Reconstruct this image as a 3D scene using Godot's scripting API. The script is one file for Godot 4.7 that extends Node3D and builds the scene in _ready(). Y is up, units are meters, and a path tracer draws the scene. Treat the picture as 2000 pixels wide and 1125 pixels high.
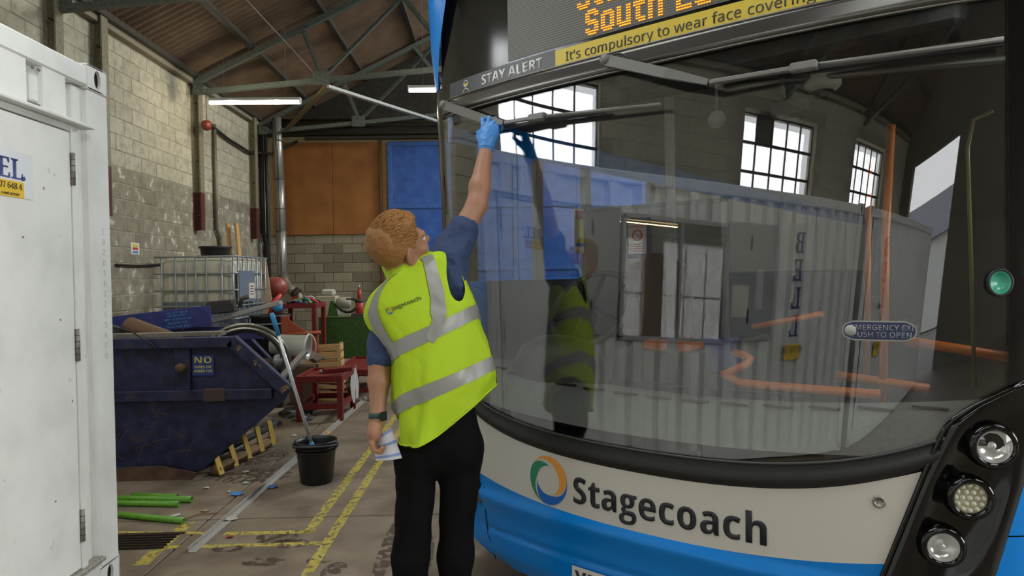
extends Node3D

var rng := RandomNumberGenerator.new()
var taken := {}
var mats := {}
var fonts := {}

# ---------------------------------------------------------------- helpers
func numbered(n: String) -> String:
	var k: int = taken.get(n, 0)
	taken[n] = k + 1
	return n if k == 0 else "%s_%03d" % [n, k]

func tag(o: Node, label: String, category: String, group := "") -> Node:
	o.set_meta("label", label)
	o.set_meta("category", category)
	if group != "":
		o.set_meta("group", group)
	return o

func thing(called: String, label: String, category: String, at := Vector3.ZERO, turn := 0.0, group := "") -> Node3D:
	var o := Node3D.new()
	o.name = numbered(called)
	add_child(o)
	o.position = at
	o.rotation.y = turn
	tag(o, label, category, group)
	return o

func S(smooth := false) -> SurfaceTool:
	var st := SurfaceTool.new()
	st.begin(Mesh.PRIMITIVE_TRIANGLES)
	st.set_smooth_group(0 if smooth else -1)
	return st

func mesh_of(st: SurfaceTool) -> ArrayMesh:
	st.generate_normals()
	st.index()
	return st.commit()

func put(called: String, m: Mesh, mat: Material, parent: Node = null, at := Vector3.ZERO, b := Basis()) -> MeshInstance3D:
	var o := MeshInstance3D.new()
	o.mesh = m
	o.material_override = mat
	if parent == null:
		o.name = numbered(called)
		add_child(o, true)
	else:
		o.name = called
		parent.add_child(o, true)
	o.transform = Transform3D(b, at)
	return o

func obj(called: String, st: SurfaceTool, mat: Material, parent: Node = null, at := Vector3.ZERO, b := Basis()) -> MeshInstance3D:
	return put(called, mesh_of(st), mat, parent, at, b)

func struct(o: Node) -> Node:
	o.set_meta("kind", "structure")
	return o

func stuff(o: Node) -> Node:
	o.set_meta("kind", "stuff")
	return o

func holder(called: String) -> Node3D:
	var o := Node3D.new()
	o.name = called
	add_child(o)
	return o

func tri(st: SurfaceTool, a: Vector3, b: Vector3, c: Vector3) -> void:
	st.add_vertex(a)
	st.add_vertex(b)
	st.add_vertex(c)

func tri_o(st: SurfaceTool, a: Vector3, b: Vector3, c: Vector3, ctr: Vector3) -> void:
	if (a - c).cross(a - b).dot((a + b + c) / 3.0 - ctr) < 0:
		tri(st, a, c, b)
	else:
		tri(st, a, b, c)

func quad_o(st: SurfaceTool, a: Vector3, b: Vector3, c: Vector3, d: Vector3, ctr: Vector3) -> void:
	tri_o(st, a, b, c, ctr)
	tri_o(st, a, c, d, ctr)

func box(st: SurfaceTool, c: Vector3, s: Vector3, bev := 0.0, b := Basis()) -> void:
	var h := s * 0.5
	if bev <= 0.0:
		var q := []
		for i in 8:
			q.append(c + b * Vector3(h.x if i & 1 else -h.x, h.y if i & 2 else -h.y, h.z if i & 4 else -h.z))
		for f in [[0, 1, 3, 2], [4, 5, 7, 6], [0, 1, 5, 4], [2, 3, 7, 6], [0, 2, 6, 4], [1, 3, 7, 5]]:
			quad_o(st, q[f[0]], q[f[1]], q[f[2]], q[f[3]], c)
		return
	var k := func(i: int, ax: int) -> Vector3:
		var p := Vector3(h.x if i & 1 else -h.x, h.y if i & 2 else -h.y, h.z if i & 4 else -h.z)
		for a in 3:
			if a != ax:
				p[a] -= signf(p[a]) * minf(bev, h[a] * 0.98)
		return c + b * p
	var faces := [[0, 1, 3, 2, 2], [4, 5, 7, 6, 2], [0, 1, 5, 4, 1], [2, 3, 7, 6, 1], [0, 2, 6, 4, 0], [1, 3, 7, 5, 0]]
	for f in faces:
		quad_o(st, k.call(f[0], f[4]), k.call(f[1], f[4]), k.call(f[2], f[4]), k.call(f[3], f[4]), c)
	for ax in 3:
		var o1 := (ax + 1) % 3
		var o2 := (ax + 2) % 3
		for s1 in 2:
			for s2 in 2:
				var i0: int = (s1 << o1) | (s2 << o2)
				var i1: int = i0 | (1 << ax)
				quad_o(st, k.call(i0, o1), k.call(i1, o1), k.call(i1, o2), k.call(i0, o2), c)
	for i in 8:
		tri_o(st, k.call(i, 0), k.call(i, 1), k.call(i, 2), c)

func bx(c: Vector3, s: Vector3, bev := 0.0, b := Basis()) -> SurfaceTool:
	var st := S()
	box(st, c, s, bev, b)
	return st

func frame_of(d: Vector3) -> Basis:
	var y := d.normalized()
	var x := y.cross(Vector3.UP if absf(y.y) < 0.98 else Vector3.RIGHT).normalized()
	return Basis(x, y, x.cross(y))

func bar(st: SurfaceTool, a: Vector3, b: Vector3, w: float, t: float, bev := 0.0) -> void:
	# a straight rectangular bar: w across, t the other way
	var f := frame_of(b - a)
	box(st, (a + b) * 0.5, Vector3(w, a.distance_to(b), t), bev, f)

func angle_bar(st: SurfaceTool, a: Vector3, b: Vector3, w: float, t: float) -> void:
	# a rolled angle section
	var f := frame_of(b - a)
	var l := a.distance_to(b)
	box(st, (a + b) * 0.5, Vector3(w, l, t), 0.0, f)
	box(st, (a + b) * 0.5 + f * Vector3(-w * 0.5 + t * 0.5, 0, w * 0.5), Vector3(t, l, w), 0.0, f)

func tube(st: SurfaceTool, pts: Array, r, sides := 8, caps := true) -> void:
	var n := pts.size()
	var rings := []
	var nrm := Vector3.ZERO
	for i in n:
		var d: Vector3 = (pts[mini(i + 1, n - 1)] - pts[maxi(i - 1, 0)]).normalized()
		if i == 0:
			nrm = d.cross(Vector3.UP if absf(d.y) < 0.95 else Vector3.RIGHT).normalized()
		else:
			nrm = (nrm - d * nrm.dot(d)).normalized()
		var bi := d.cross(nrm)
		var ring := []
		var rad: float = r[i] if r is Array else r
		for k in sides:
			var a := TAU * k / sides
			ring.append(pts[i] + (nrm * cos(a) + bi * sin(a)) * rad)
		rings.append(ring)
	for i in n - 1:
		var mid: Vector3 = (pts[i] + pts[i + 1]) * 0.5
		for k in sides:
			var k2 := (k + 1) % sides
			quad_o(st, rings[i][k], rings[i][k2], rings[i + 1][k2], rings[i + 1][k], mid)
	if caps:
		for e in [[0, 1], [n - 1, n - 2]]:
			for k in range(1, sides - 1):
				tri_o(st, rings[e[0]][0], rings[e[0]][k], rings[e[0]][k + 1], pts[e[1]])

func tb(pts: Array, r, sides := 8, caps := true) -> SurfaceTool:
	var st := S(true)
	tube(st, pts, r, sides, caps)
	return st

func arc(a: Vector3, b: Vector3, sag: Vector3, n := 10) -> Array:
	var out := []
	for i in n + 1:
		var t := float(i) / n
		out.append(a.lerp(b, t) + sag * 4.0 * t * (1.0 - t))
	return out

func lathe(st: SurfaceTool, prof: Array, at := Vector3.ZERO, b := Basis(), seg := 24) -> void:
	# prof: [[radius, height], ...] about the basis' y axis, outer side drawn
	for i in prof.size() - 1:
		for k in seg:
			var a0 := TAU * k / seg
			var a1 := TAU * (k + 1) / seg
			var p := func(j: int, a: float) -> Vector3:
				return at + b * Vector3(prof[j][0] * cos(a), prof[j][1], prof[j][0] * sin(a))
			var A: Vector3 = p.call(i, a0)
			var B: Vector3 = p.call(i, a1)
			var C: Vector3 = p.call(i + 1, a1)
			var D: Vector3 = p.call(i + 1, a0)
			if prof[i][0] > 1e-6:
				tri(st, A, B, C)
			if prof[i + 1][0] > 1e-6:
				tri(st, A, C, D)

func grid(st: SurfaceTool, nu: int, nv: int, f: Callable, flip := false) -> void:
	# f(u, v) -> Vector3 with u, v in 0..1
	var P := []
	for j in nv + 1:
		var row := []
		for i in nu + 1:
			row.append(f.call(float(i) / nu, float(j) / nv))
		P.append(row)
	for j in nv:
		for i in nu:
			var ids := [[i, j], [i + 1, j], [i + 1, j + 1], [i, j], [i + 1, j + 1], [i, j + 1]]
			if flip:
				ids = [[i, j], [i + 1, j + 1], [i + 1, j], [i, j], [i, j + 1], [i + 1, j + 1]]
			for q in ids:
				st.set_uv(Vector2(float(q[0]) / nu, 1.0 - float(q[1]) / nv))
				st.add_vertex(P[q[1]][q[0]])

func prism(st: SurfaceTool, poly: Array, d: float, xf := Transform3D()) -> void:
	# polygon in the local xy plane, extruded from z = 0 to z = d
	var p2 := PackedVector2Array(poly)
	var idx := Geometry2D.triangulate_polygon(p2)
	var ctr := Vector2.ZERO
	for q in poly:
		ctr += q
	ctr /= poly.size()
	for k in range(0, idx.size(), 3):
		var a := p2[idx[k]]
		var b := p2[idx[k + 1]]
		var c := p2[idx[k + 2]]
		for z in [0.0, d]:
			var m := Vector3((a.x + b.x + c.x) / 3.0, (a.y + b.y + c.y) / 3.0, d * 0.5)
			tri_o(st, xf * Vector3(a.x, a.y, z), xf * Vector3(b.x, b.y, z), xf * Vector3(c.x, c.y, z), xf * m)
	var ccw := not Geometry2D.is_polygon_clockwise(p2)
	var n := poly.size()
	for i in n:
		var a: Vector2 = poly[i]
		var b: Vector2 = poly[(i + 1) % n]
		var o := Vector2(b.y - a.y, a.x - b.x).normalized() * (1.0 if ccw else -1.0)
		var inner := xf * Vector3((a.x + b.x) * 0.5 - o.x * 0.01, (a.y + b.y) * 0.5 - o.y * 0.01, d * 0.5)
		quad_o(st, xf * Vector3(a.x, a.y, 0), xf * Vector3(b.x, b.y, 0), xf * Vector3(b.x, b.y, d), xf * Vector3(a.x, a.y, d), inner)

func pr(poly: Array, d: float, xf := Transform3D()) -> SurfaceTool:
	var st := S()
	prism(st, poly, d, xf)
	return st

func plate_hole(st: SurfaceTool, w: float, h: float, rx: float, ry: float, d: float, xf: Transform3D, off := Vector2.ZERO) -> void:
	# a w x h plate of thickness d with an oval hole through it
	var n := 32
	for k in n:
		var q := []
		for kk in [k, k + 1]:
			var a: float = TAU * kk / n
			var dir := Vector2(cos(a), sin(a))
			var s := minf(w * 0.5 / maxf(absf(dir.x), 1e-4), h * 0.5 / maxf(absf(dir.y), 1e-4))
			q.append(dir * s)
			q.append(off + Vector2(rx * dir.x, ry * dir.y))
		var mid := xf * Vector3((q[0].x + q[1].x) * 0.5, (q[0].y + q[1].y) * 0.5, d * 0.5)
		for z in [0.0, d]:
			quad_o(st, xf * Vector3(q[0].x, q[0].y, z), xf * Vector3(q[2].x, q[2].y, z), xf * Vector3(q[3].x, q[3].y, z), xf * Vector3(q[1].x, q[1].y, z), mid)
		for e in [0, 1]:
			quad_o(st, xf * Vector3(q[e].x, q[e].y, 0), xf * Vector3(q[e + 2].x, q[e + 2].y, 0), xf * Vector3(q[e + 2].x, q[e + 2].y, d), xf * Vector3(q[e].x, q[e].y, d), mid)

func text(called: String, s: String, h: float, f: Callable, mat: Material, parent: Node, face := "Droid Sans", weight := 400, wide := 1.0, thick := 0.002) -> MeshInstance3D:
	# lettering as thin raised shapes; f maps (x, y, z) of the flat text (origin at its centre, capitals h high) onto the surface
	var key := face + str(weight)
	if not fonts.has(key):
		var sf := SystemFont.new()
		sf.font_names = PackedStringArray([face])
		sf.font_weight = weight
		fonts[key] = sf
	var tm := TextMesh.new()
	tm.font = fonts[key]
	tm.font_size = 64
	tm.pixel_size = h / 64.0 / 0.714
	tm.depth = 0.01
	tm.curve_step = 2.0
	tm.text = s
	tm.horizontal_alignment = HORIZONTAL_ALIGNMENT_CENTER
	tm.vertical_alignment = VERTICAL_ALIGNMENT_CENTER
	var am := ArrayMesh.new()
	for i in tm.get_surface_count():
		var arr := tm.surface_get_arrays(i)
		var v: PackedVector3Array = arr[Mesh.ARRAY_VERTEX]
		for j in v.size():
			v[j] = f.call(v[j].x * wide, v[j].y, (v[j].z / 0.01 + 0.5) * thick)
		arr[Mesh.ARRAY_VERTEX] = v
		arr[Mesh.ARRAY_NORMAL] = null
		arr[Mesh.ARRAY_TANGENT] = null
		var st := SurfaceTool.new()
		var tmp := ArrayMesh.new()
		tmp.add_surface_from_arrays(Mesh.PRIMITIVE_TRIANGLES, arr)
		st.create_from(tmp, 0)
		st.deindex()
		st.set_smooth_group(-1)
		st.generate_normals()
		st.commit(am)
	return put(called, am, mat, parent)

# ---------------------------------------------------------------- materials
func col(c) -> Color:
	return Color8(c[0], c[1], c[2]) if c is Array else c

func M(key: String, c = null, rough := 0.7, metal := 0.0, more := {}) -> StandardMaterial3D:
	if mats.has(key):
		return mats[key]
	var m := StandardMaterial3D.new()
	m.resource_name = key
	m.albedo_color = col(c)
	m.roughness = rough
	m.metallic = metal
	for k in more:
		m.set(k, more[k])
	mats[key] = m
	return m

func noise(seed_: int, freq: float, oct := 4, kind := FastNoiseLite.TYPE_SIMPLEX_SMOOTH) -> FastNoiseLite:
	var n := FastNoiseLite.new()
	n.seed = seed_
	n.frequency = freq
	n.noise_type = kind
	n.fractal_octaves = oct
	return n

func ntex(seed_: int, freq: float, stops: Array, size := 512, oct := 4, normal := 0.0) -> NoiseTexture2D:
	var t := NoiseTexture2D.new()
	t.width = size
	t.height = size
	t.seamless = true
	t.noise = noise(seed_, freq, oct)
	if normal > 0.0:
		t.as_normal_map = true
		t.bump_strength = normal
	else:
		var g := Gradient.new()
		g.offsets = PackedFloat32Array(stops.map(func(q): return q[0]))
		g.colors = PackedColorArray(stops.map(func(q): return col(q[1])))
		t.color_ramp = g
	return t

func NM(key: String, stops: Array, metres: float, rough := 0.8, metal := 0.0, seed_ := 1, freq := 0.012, oct := 5, more := {}) -> StandardMaterial3D:
	# a material whose colour is a world-space noise pattern that repeats every `metres`
	if mats.has(key):
		return mats[key]
	var m := M(key, Color.WHITE, rough, metal, more)
	m.albedo_texture = ntex(seed_, freq, stops, 512, oct)
	m.uv1_triplanar = true
	m.uv1_world_triplanar = true
	m.uv1_scale = Vector3.ONE / metres
	return m

func relief(m: StandardMaterial3D, seed_: int, freq: float, cm: float) -> StandardMaterial3D:
	m.heightmap_enabled = true
	m.heightmap_texture = ntex(seed_, freq, [[0.0, Color.BLACK], [1.0, Color.WHITE]])
	m.heightmap_scale = cm
	return m

# ---------------------------------------------------------------- camera, sky, exposure
func setup() -> void:
	rng.seed = 20407
	var cam := Camera3D.new()
	cam.name = "camera"
	cam.fov = rad_to_deg(2.0 * atan(562.5 / 1333.0))
	cam.near = 0.05
	cam.far = 200.0
	add_child(cam)
	# looks down the shed (-z), pitched down by a degree and rolled by a degree
	var d := Vector3(-38.0, 24.5, -1333.0).normalized()
	var u := Vector3(-0.016, 1.0, 0.0)
	u = (u - d * u.dot(d)).normalized()
	var x := d.cross(u)
	# x, u, -d are the world's axes seen from the camera; the transpose turns the camera
	cam.transform = Transform3D(Basis(x, u, -d).transposed(), Vector3(0, 1.55, 0))
	cam.current = true
	var we := WorldEnvironment.new()
	we.name = "environment"
	var e := Environment.new()
	e.background_mode = Environment.BG_SKY
	var sky := Sky.new()
	var sm := ProceduralSkyMaterial.new()
	sm.sky_top_color = Color(0.94, 0.97, 1.0)
	sm.sky_horizon_color = Color(1.0, 1.0, 1.0)
	sm.sky_curve = 0.3
	sm.ground_bottom_color = Color(0.32, 0.31, 0.29)
	sm.ground_horizon_color = Color(0.6, 0.6, 0.6)
	sm.energy_multiplier = 5.0
	sky.sky_material = sm
	e.sky = sky
	e.tonemap_mode = Environment.TONE_MAPPER_LINEAR
	e.tonemap_exposure = 1.0
	e.sdfgi_enabled = true
	e.ssao_enabled = true
	e.ssil_enabled = true
	we.environment = e
	add_child(we)
	# daylight of the overcast sky at the steel windows of the side wall, and at roof lights and bays added to brighten the shed
	for w in WINS:
		daylight("window_daylight", Vector3(-5.75, (WY0 + WY1) * 0.5, (w[0] + w[1]) * 0.5), Vector3(-1, 0, 0), Vector2(w[1] - w[0], WY1 - WY0), 2.0)
	for q in ADDED_BAYS:
		daylight("added_bay_light", Vector3(XR + 0.7, (q[2] + q[3]) * 0.5, (q[0] + q[1]) * 0.5), Vector3(1, 0, 0), Vector2(q[1] - q[0], q[3] - q[2]), 3.6)
	daylight("added_rooflight", Vector3(6.8, roof_y(6.8), ADDED_FAR_LIGHT + 1.5) + Vector3(PITCH, 1.0, 0.0).normalized() * 0.3, Vector3(PITCH, 1.0, 0.0).normalized(), Vector2(3.0, 3.6), 16.0)
	for z in ADDED_ROOFLIGHTS:
		var n := Vector3(PITCH, 1.0, 0.0).normalized()
		daylight("added_rooflight", Vector3(6.8, roof_y(6.8), z + 1.0) + n * 0.3, n, Vector2(2.0, 3.6), 8.0)
		var m := Vector3(-PITCH, 1.0, 0.0).normalized()
		daylight("added_rooflight", Vector3(-1.8, roof_y(-1.8), z + 1.0) + m * 0.3, m, Vector2(2.0, 3.6), 1.2)

func daylight(called: String, at: Vector3, back: Vector3, size: Vector2, power: float) -> void:
	var l := AreaLight3D.new()
	l.name = numbered(called)
	l.area_size = size
	l.area_normalize_energy = false
	l.light_energy = power
	l.light_color = Color(0.985, 1.0, 0.985)
	l.shadow_enabled = true
	add_child(l)
	# an area light shines along its -z
	l.look_at_from_position(at, at - back, Vector3.UP if absf(back.y) < 0.9 else Vector3.RIGHT)

const WINS := [[-3.4, -1.15], [1.75, 4.2], [6.2, 8.6]]
const ADDED_ROOFLIGHTS := [-3.6, 2.2]   # start of each 2 m wide strip, added unseen in either slope for light
const ADDED_BAYS := [[-0.8, 4.4, 1.0, 4.5], [5.2, 10.4, 1.0, 4.5]]   # glazed bays added unseen to light the cabin: z from, to, y from, to
const ADDED_FAR_LIGHT := -14.2   # rooflight added unseen in the opposite slope to fill the far bay
const WY0 := 3.3
const WY1 := 4.55
const ZB := -16.2      # inner face of the back wall
const ZF := 11.0       # inner face of the open end
const XL := -5.2       # inner face of the side wall
const XR := 13.0
const XM := 3.9        # ridge
const EAVE := 5.05
const PITCH := 0.5

func roof_y(x: float) -> float:
	return EAVE + PITCH * ((x - XL) if x < XM else (2.0 * XM - x - XL))

# ---------------------------------------------------------------- the shed
func shed() -> void:
	# floor: slabs with open joints
	var floor_m := NM("oily concrete", [[0.0, [102, 88, 73]], [0.35, [119, 105, 89]], [0.55, [128, 114, 97]], [0.75, [135, 122, 105]], [1.0, [116, 102, 87]]], 2.6, 0.62, 0.0, 3, 0.011, 6)
	relief(floor_m, 8, 0.05, 0.25)
	floor_m.detail_enabled = true
	floor_m.detail_albedo = ntex(21, 0.006, [[0.0, Color(0.16, 0.13, 0.1, 0.55)], [0.38, Color(0.2, 0.17, 0.13, 0.1)], [0.5, Color(0.3, 0.26, 0.22, 0.0)], [0.8, Color(0.45, 0.42, 0.37, 0.0)], [1.0, Color(0.5, 0.46, 0.4, 0.35)]])
	floor_m.detail_uv_layer = BaseMaterial3D.DETAIL_UV_1
	var fl := holder("floor")
	struct(fl)
	var joints_z := [ZB - 0.4, -10.6, -4.44, 1.6, 6.4, ZF + 0.3]
	var joints_x := [XL - 0.4, -1.86, 3.2, 8.2, XR + 0.4]
	obj("bedding", bx(Vector3(3.9, -0.16, -2.6), Vector3(19.0, 0.2, 27.8)), M("joint filler", [38, 34, 30], 0.9), fl)
	for i in joints_z.size() - 1:
		for j in joints_x.size() - 1:
			var a := Vector3(joints_x[j] + 0.006, -0.12, joints_z[i] + 0.007)
			var b := Vector3(joints_x[j + 1] - 0.006, 0.0, joints_z[i + 1] - 0.007)
			obj("slab", bx((a + b) * 0.5, b - a, 0.004), floor_m, fl)
	# worn yellow bay markings
	var paint := M("worn yellow paint", Color.WHITE, 0.75, 0.0, {"transparency": BaseMaterial3D.TRANSPARENCY_ALPHA_SCISSOR, "alpha_scissor_threshold": 0.5, "uv1_triplanar": true, "uv1_world_triplanar": true, "uv1_scale": Vector3.ONE * 0.7})
	paint.albedo_texture = ntex(5, 0.035, [[0.0, Color8(150, 140, 60, 0)], [0.3, Color8(150, 140, 60, 0)], [0.32, Color8(156, 142, 66)], [0.5, Color8(172, 156, 70)], [0.7, Color8(190, 174, 80)], [0.74, Color8(190, 174, 80, 0)], [1.0, Color8(190, 174, 80, 0)]], 512, 6)
	for s in [[-1.0, -3.3, -0.955, -7.6, 0.062], [-1.15, -4.16, -1.095, -8.3, 0.066], [-1.66, -4.18, -1.12, -4.18, 0.055], [-1.72, -3.99, -1.02, -3.99, 0.05], [-1.945, -3.75, -1.97, -4.4, 0.08], [-1.85, -3.99, -2.3, -4.02, 0.05], [-1.75, -4.2, -2.4, -4.25, 0.045], [-1.0, -3.3, -1.06, -2.3, 0.06]]:
		var a := Vector3(s[0], 0.0012, s[1])
		var b := Vector3(s[2], 0.0012, s[3])
		var n: Vector3 = (b - a).cross(Vector3.UP).normalized() * s[4] * 0.5
		var st := S()
		var k := maxi(4, int(a.distance_to(b) / 0.1))
		for i in k:
			var p := a.lerp(b, float(i) / k)
			var q := a.lerp(b, float(i + 1) / k)
			var w0: float = 1.0 + 0.07 * sin(i * 2.3 + s[0] * 9.0)
			var w1: float = 1.0 + 0.07 * sin((i + 1) * 2.3 + s[0] * 9.0)
			quad_o(st, p - n * w0, p + n * w0, q + n * w1, q - n * w1, p - Vector3.UP)
		obj("painted_line", st, paint, fl)
	# dark oil spots
	var oil := M("oil stain", Color.WHITE, 0.5, 0.0, {"transparency": BaseMaterial3D.TRANSPARENCY_ALPHA_SCISSOR, "alpha_scissor_threshold": 0.5, "uv1_triplanar": true, "uv1_world_triplanar": true, "uv1_scale": Vector3.ONE * 0.8})
	oil.albedo_texture = ntex(15, 0.03, [[0.0, Color8(70, 58, 48)], [0.5, Color8(84, 71, 59)], [0.52, Color8(84, 71, 59, 0)], [1.0, Color8(84, 71, 59, 0)]], 512, 6)
	for s in [[-1.32, -4.1, 0.13, 0.09], [-1.2, -4.0, 0.1, 0.07], [-1.28, -3.75, 0.12, 0.06], [-0.98, -3.75, 0.07, 0.05], [-0.86, -3.6, 0.07, 0.12], [-0.62, -3.9, 0.05, 0.5], [-0.5, -4.6, 0.05, 0.6], [-0.42, -3.7, 0.07, 0.45], [-2.2, -6.0, 0.4, 0.3], [-1.9, -5.4, 0.3, 0.2], [-1.55, -3.95, 0.09, 0.05]]:
		var st := S()
		for k in 14:
			var a0 := TAU * k / 14.0
			var a1 := TAU * (k + 1) / 14.0
			var c := Vector3(s[0], 0.0009, s[1])
			tri_o(st, c, c + Vector3(cos(a0) * s[2], 0, sin(a0) * s[3]), c + Vector3(cos(a1) * s[2], 0, sin(a1) * s[3]), c - Vector3.UP)
		obj("oil_stain", st, oil, fl)
	# drain grating by the cabin's corner
	var dr := thing("drain_grating", "dark steel drain grating in the floor at the foot of the white cabin", "grating", Vector3(-2.14, 0, -4.08))
	for k in 6:
		obj("grate_bar", bx(Vector3(0, 0.006, -0.1 + 0.04 * k), Vector3(0.42, 0.012, 0.014), 0.002), M("rusty iron", [52, 40, 34], 0.8, 0.3), dr)
	obj("frame", bx(Vector3(0, 0.003, -0.13), Vector3(0.46, 0.006, 0.02)), M("rusty iron"), dr)

	side_wall()
	back_wall()
	other_walls()
	roof()

func block_mesh(l: float, h: float, t: float, seed_: int) -> ArrayMesh:
	# a concrete block lying along z, its face towards +x, with slightly uneven arrises
	var r := RandomNumberGenerator.new()
	r.seed = seed_
	var st := S()
	var c := 0.006
	var P := []
	for i in 4:
		var sz := -1.0 if i in [0, 3] else 1.0
		var sy := -1.0 if i < 2 else 1.0
		var o := Vector3(0, sy * h * 0.5, sz * l * 0.5)
		P.append([o, o + Vector3(t - c, r.randf_range(-0.002, 0.002), r.randf_range(-0.002, 0.002)), o + Vector3(t + r.randf_range(-0.002, 0.002), -sy * (c + r.randf() * 0.005), -sz * (c + r.randf() * 0.005))])
	var ctr := Vector3(t * 0.3, 0, 0)
	for i in 4:
		var j := (i + 1) % 4
		for k in 2:
			quad_o(st, P[i][k], P[j][k], P[j][k + 1], P[i][k + 1], ctr)
	quad_o(st, P[0][2], P[1][2], P[2][2], P[3][2], ctr)
	return mesh_of(st)

func side_wall() -> void:
	var w := holder("wall_left")
	struct(w)
	var mortar := NM("old mortar", [[0.0, [126, 121, 106]], [0.5, [150, 144, 126]], [1.0, [162, 156, 138]]], 1.3, 0.95, 0.0, 4, 0.03)
	var st := S()
	var x0 := XL - 0.32
	var x1 := XL - 0.007
	var zs := [ZB - 0.3]
	for q in WINS:
		zs.append_array(q)
	zs.append(ZF + 0.3)
	var seg := func(za: float, zb: float, ya: float, yb: float) -> void:
		box(st, Vector3((x0 + x1) * 0.5, (ya + yb) * 0.5, (za + zb) * 0.5), Vector3(x1 - x0, yb - ya, zb - za))
	seg.call(zs[0], zs[-1], -0.1, WY0)
	seg.call(zs[0], zs[-1], WY1, EAVE + 0.1)
	for k in range(0, zs.size() - 1, 2):
		seg.call(zs[k], zs[k + 1], WY0, WY1)
	obj("mortar_core", st, mortar, w)
	var cream := []
	var grey := []
	for k in 3:
		var t: int = [0, 4, -5][k]
		cream.append(NM("cream painted block %d" % k, [[0.0, [142, 137, 118]], [0.25, [162 + t, 157 + t, 137 + t]], [0.5, [172 + t, 167 + t, 147 + t]], [0.8, [179 + t, 175 + t, 155 + t]], [0.93, [186, 182, 166]], [1.0, [140, 134, 118]]], 1.7 + 0.3 * k, 0.85, 0.0, 31 + k, 0.02, 6))
		relief(cream[k], 40 + k, 0.06, 0.2)
		grey.append(NM("flaking grey block %d" % k, [[0.0, [112, 106, 92]], [0.3, [128 + t, 122 + t, 106 + t]], [0.6, [140 + t, 134 + t, 116 + t]], [0.74, [144 + t, 138 + t, 120 + t]], [0.76, [182, 178, 164]], [1.0, [200, 196, 184]]], 2.4 + 0.35 * k, 0.88, 0.0, 51 + k, 0.019, 6))
		relief(grey[k], 60 + k, 0.05, 0.3)
	var full := []
	for k in 4:
		full.append(block_mesh(0.44, 0.215, 0.03, 70 + k))
	var count := 0
	var rest := S()
	for row in 22:
		var y := 0.1125 + row * 0.225
		var off := 0.225 if row % 2 else 0.0
		var n := 0
		while true:
			var z: float = ZB + 0.225 + off + n * 0.45
			if z > ZF:
				break
			n += 1
			var in_win := false
			for q in WINS:
				if z > q[0] - 0.22 and z < q[1] + 0.22 and y > WY0 - 0.1 and y < WY1 + 0.1:
					in_win = true
			if in_win:
				continue
			var seen: bool = z < -8.9 and y > 0.95 or z < -7.0 and z > -8.95 and y > 3.9
			if seen and count < 300:
				count += 1
				var up := y > 3.06 + 0.02 * sin(z * 5.0)
				var kk := rng.randi() % 3
				put("block", full[rng.randi() % 4], cream[kk] if up else grey[kk], w, Vector3(XL - 0.03 + rng.randf_range(-0.003, 0.003), y + rng.randf_range(-0.002, 0.002), z), Basis(Vector3(0, 0, 1), rng.randf_range(-0.004, 0.004)))
			else:
				box(rest, Vector3(XL - 0.015, y, z), Vector3(0.03, 0.215, 0.44), 0.006)
	stuff(obj("more_blocks", rest, cream[0], w))
	# steel windows
	var steel := M("window steel", [44, 46, 46], 0.6, 0.2)
	var glass := M("window glass", Color(1, 1, 1, 0.04), 0.02, 0.0, {"transparency": BaseMaterial3D.TRANSPARENCY_ALPHA})
	var mesh_m := M("perforated vent", [92, 88, 74], 0.8)
	for k in WINS.size():
		var q: Array = WINS[k]
		var wn := holder("window_%d" % (k + 1))
		struct(wn)
		var dz: float = (q[1] - q[0]) / 5.0
		var dy := (WY1 - WY0) / 3.0
		for j in 6:
			obj("glazing_bar", bx(Vector3(XL - 0.2, (WY0 + WY1) * 0.5, q[0] + dz * j), Vector3(0.04, WY1 - WY0, 0.035)), steel, wn)
		for j in 4:
			obj("glazing_bar", bx(Vector3(XL - 0.2, WY0 + dy * j, (q[0] + q[1]) * 0.5), Vector3(0.04, 0.035, q[1] - q[0])), steel, wn)
		for i in 5:
			for j in 3:
				var vent: bool = k == 1 and i == 1 and j == 2
				obj("pane" if not vent else "vent_panel", bx(Vector3(XL - 0.2, WY0 + dy * (j + 0.5), q[0] + dz * (i + 0.5)), Vector3(0.004, dy - 0.034, dz - 0.034)), mesh_m if vent else glass, wn)
		obj("sill", bx(Vector3(XL - 0.1, WY0 - 0.02, (q[0] + q[1]) * 0.5), Vector3(0.3, 0.05, q[1] - q[0] + 0.1), 0.01), M("sill concrete", [120, 114, 100], 0.9), wn)
	# stanchions carried on the wall, feet painted oxide red
	var colm := NM("dull stone paint on steel", [[0.0, [104, 99, 80]], [0.5, [126, 120, 98]], [1.0, [140, 134, 112]]], 0.9, 0.6, 0.0, 81, 0.03)
	var redm := NM("oxide red paint", [[0.0, [66, 30, 26]], [0.6, [88, 42, 36]], [1.0, [104, 56, 46]]], 0.7, 0.6, 0.0, 82, 0.03)
	var names := {-8.25: "tall stone-painted steel stanchion rising behind the roof rail of the white cabin", -9.2: "stone-painted steel stanchion next to the casting of the white cabin", -12.15: "stone-painted steel stanchion with an oxide red foot above the caged tank", -14.95: "stone-painted steel stanchion with an oxide red foot next to the black soil pipes"}
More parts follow.
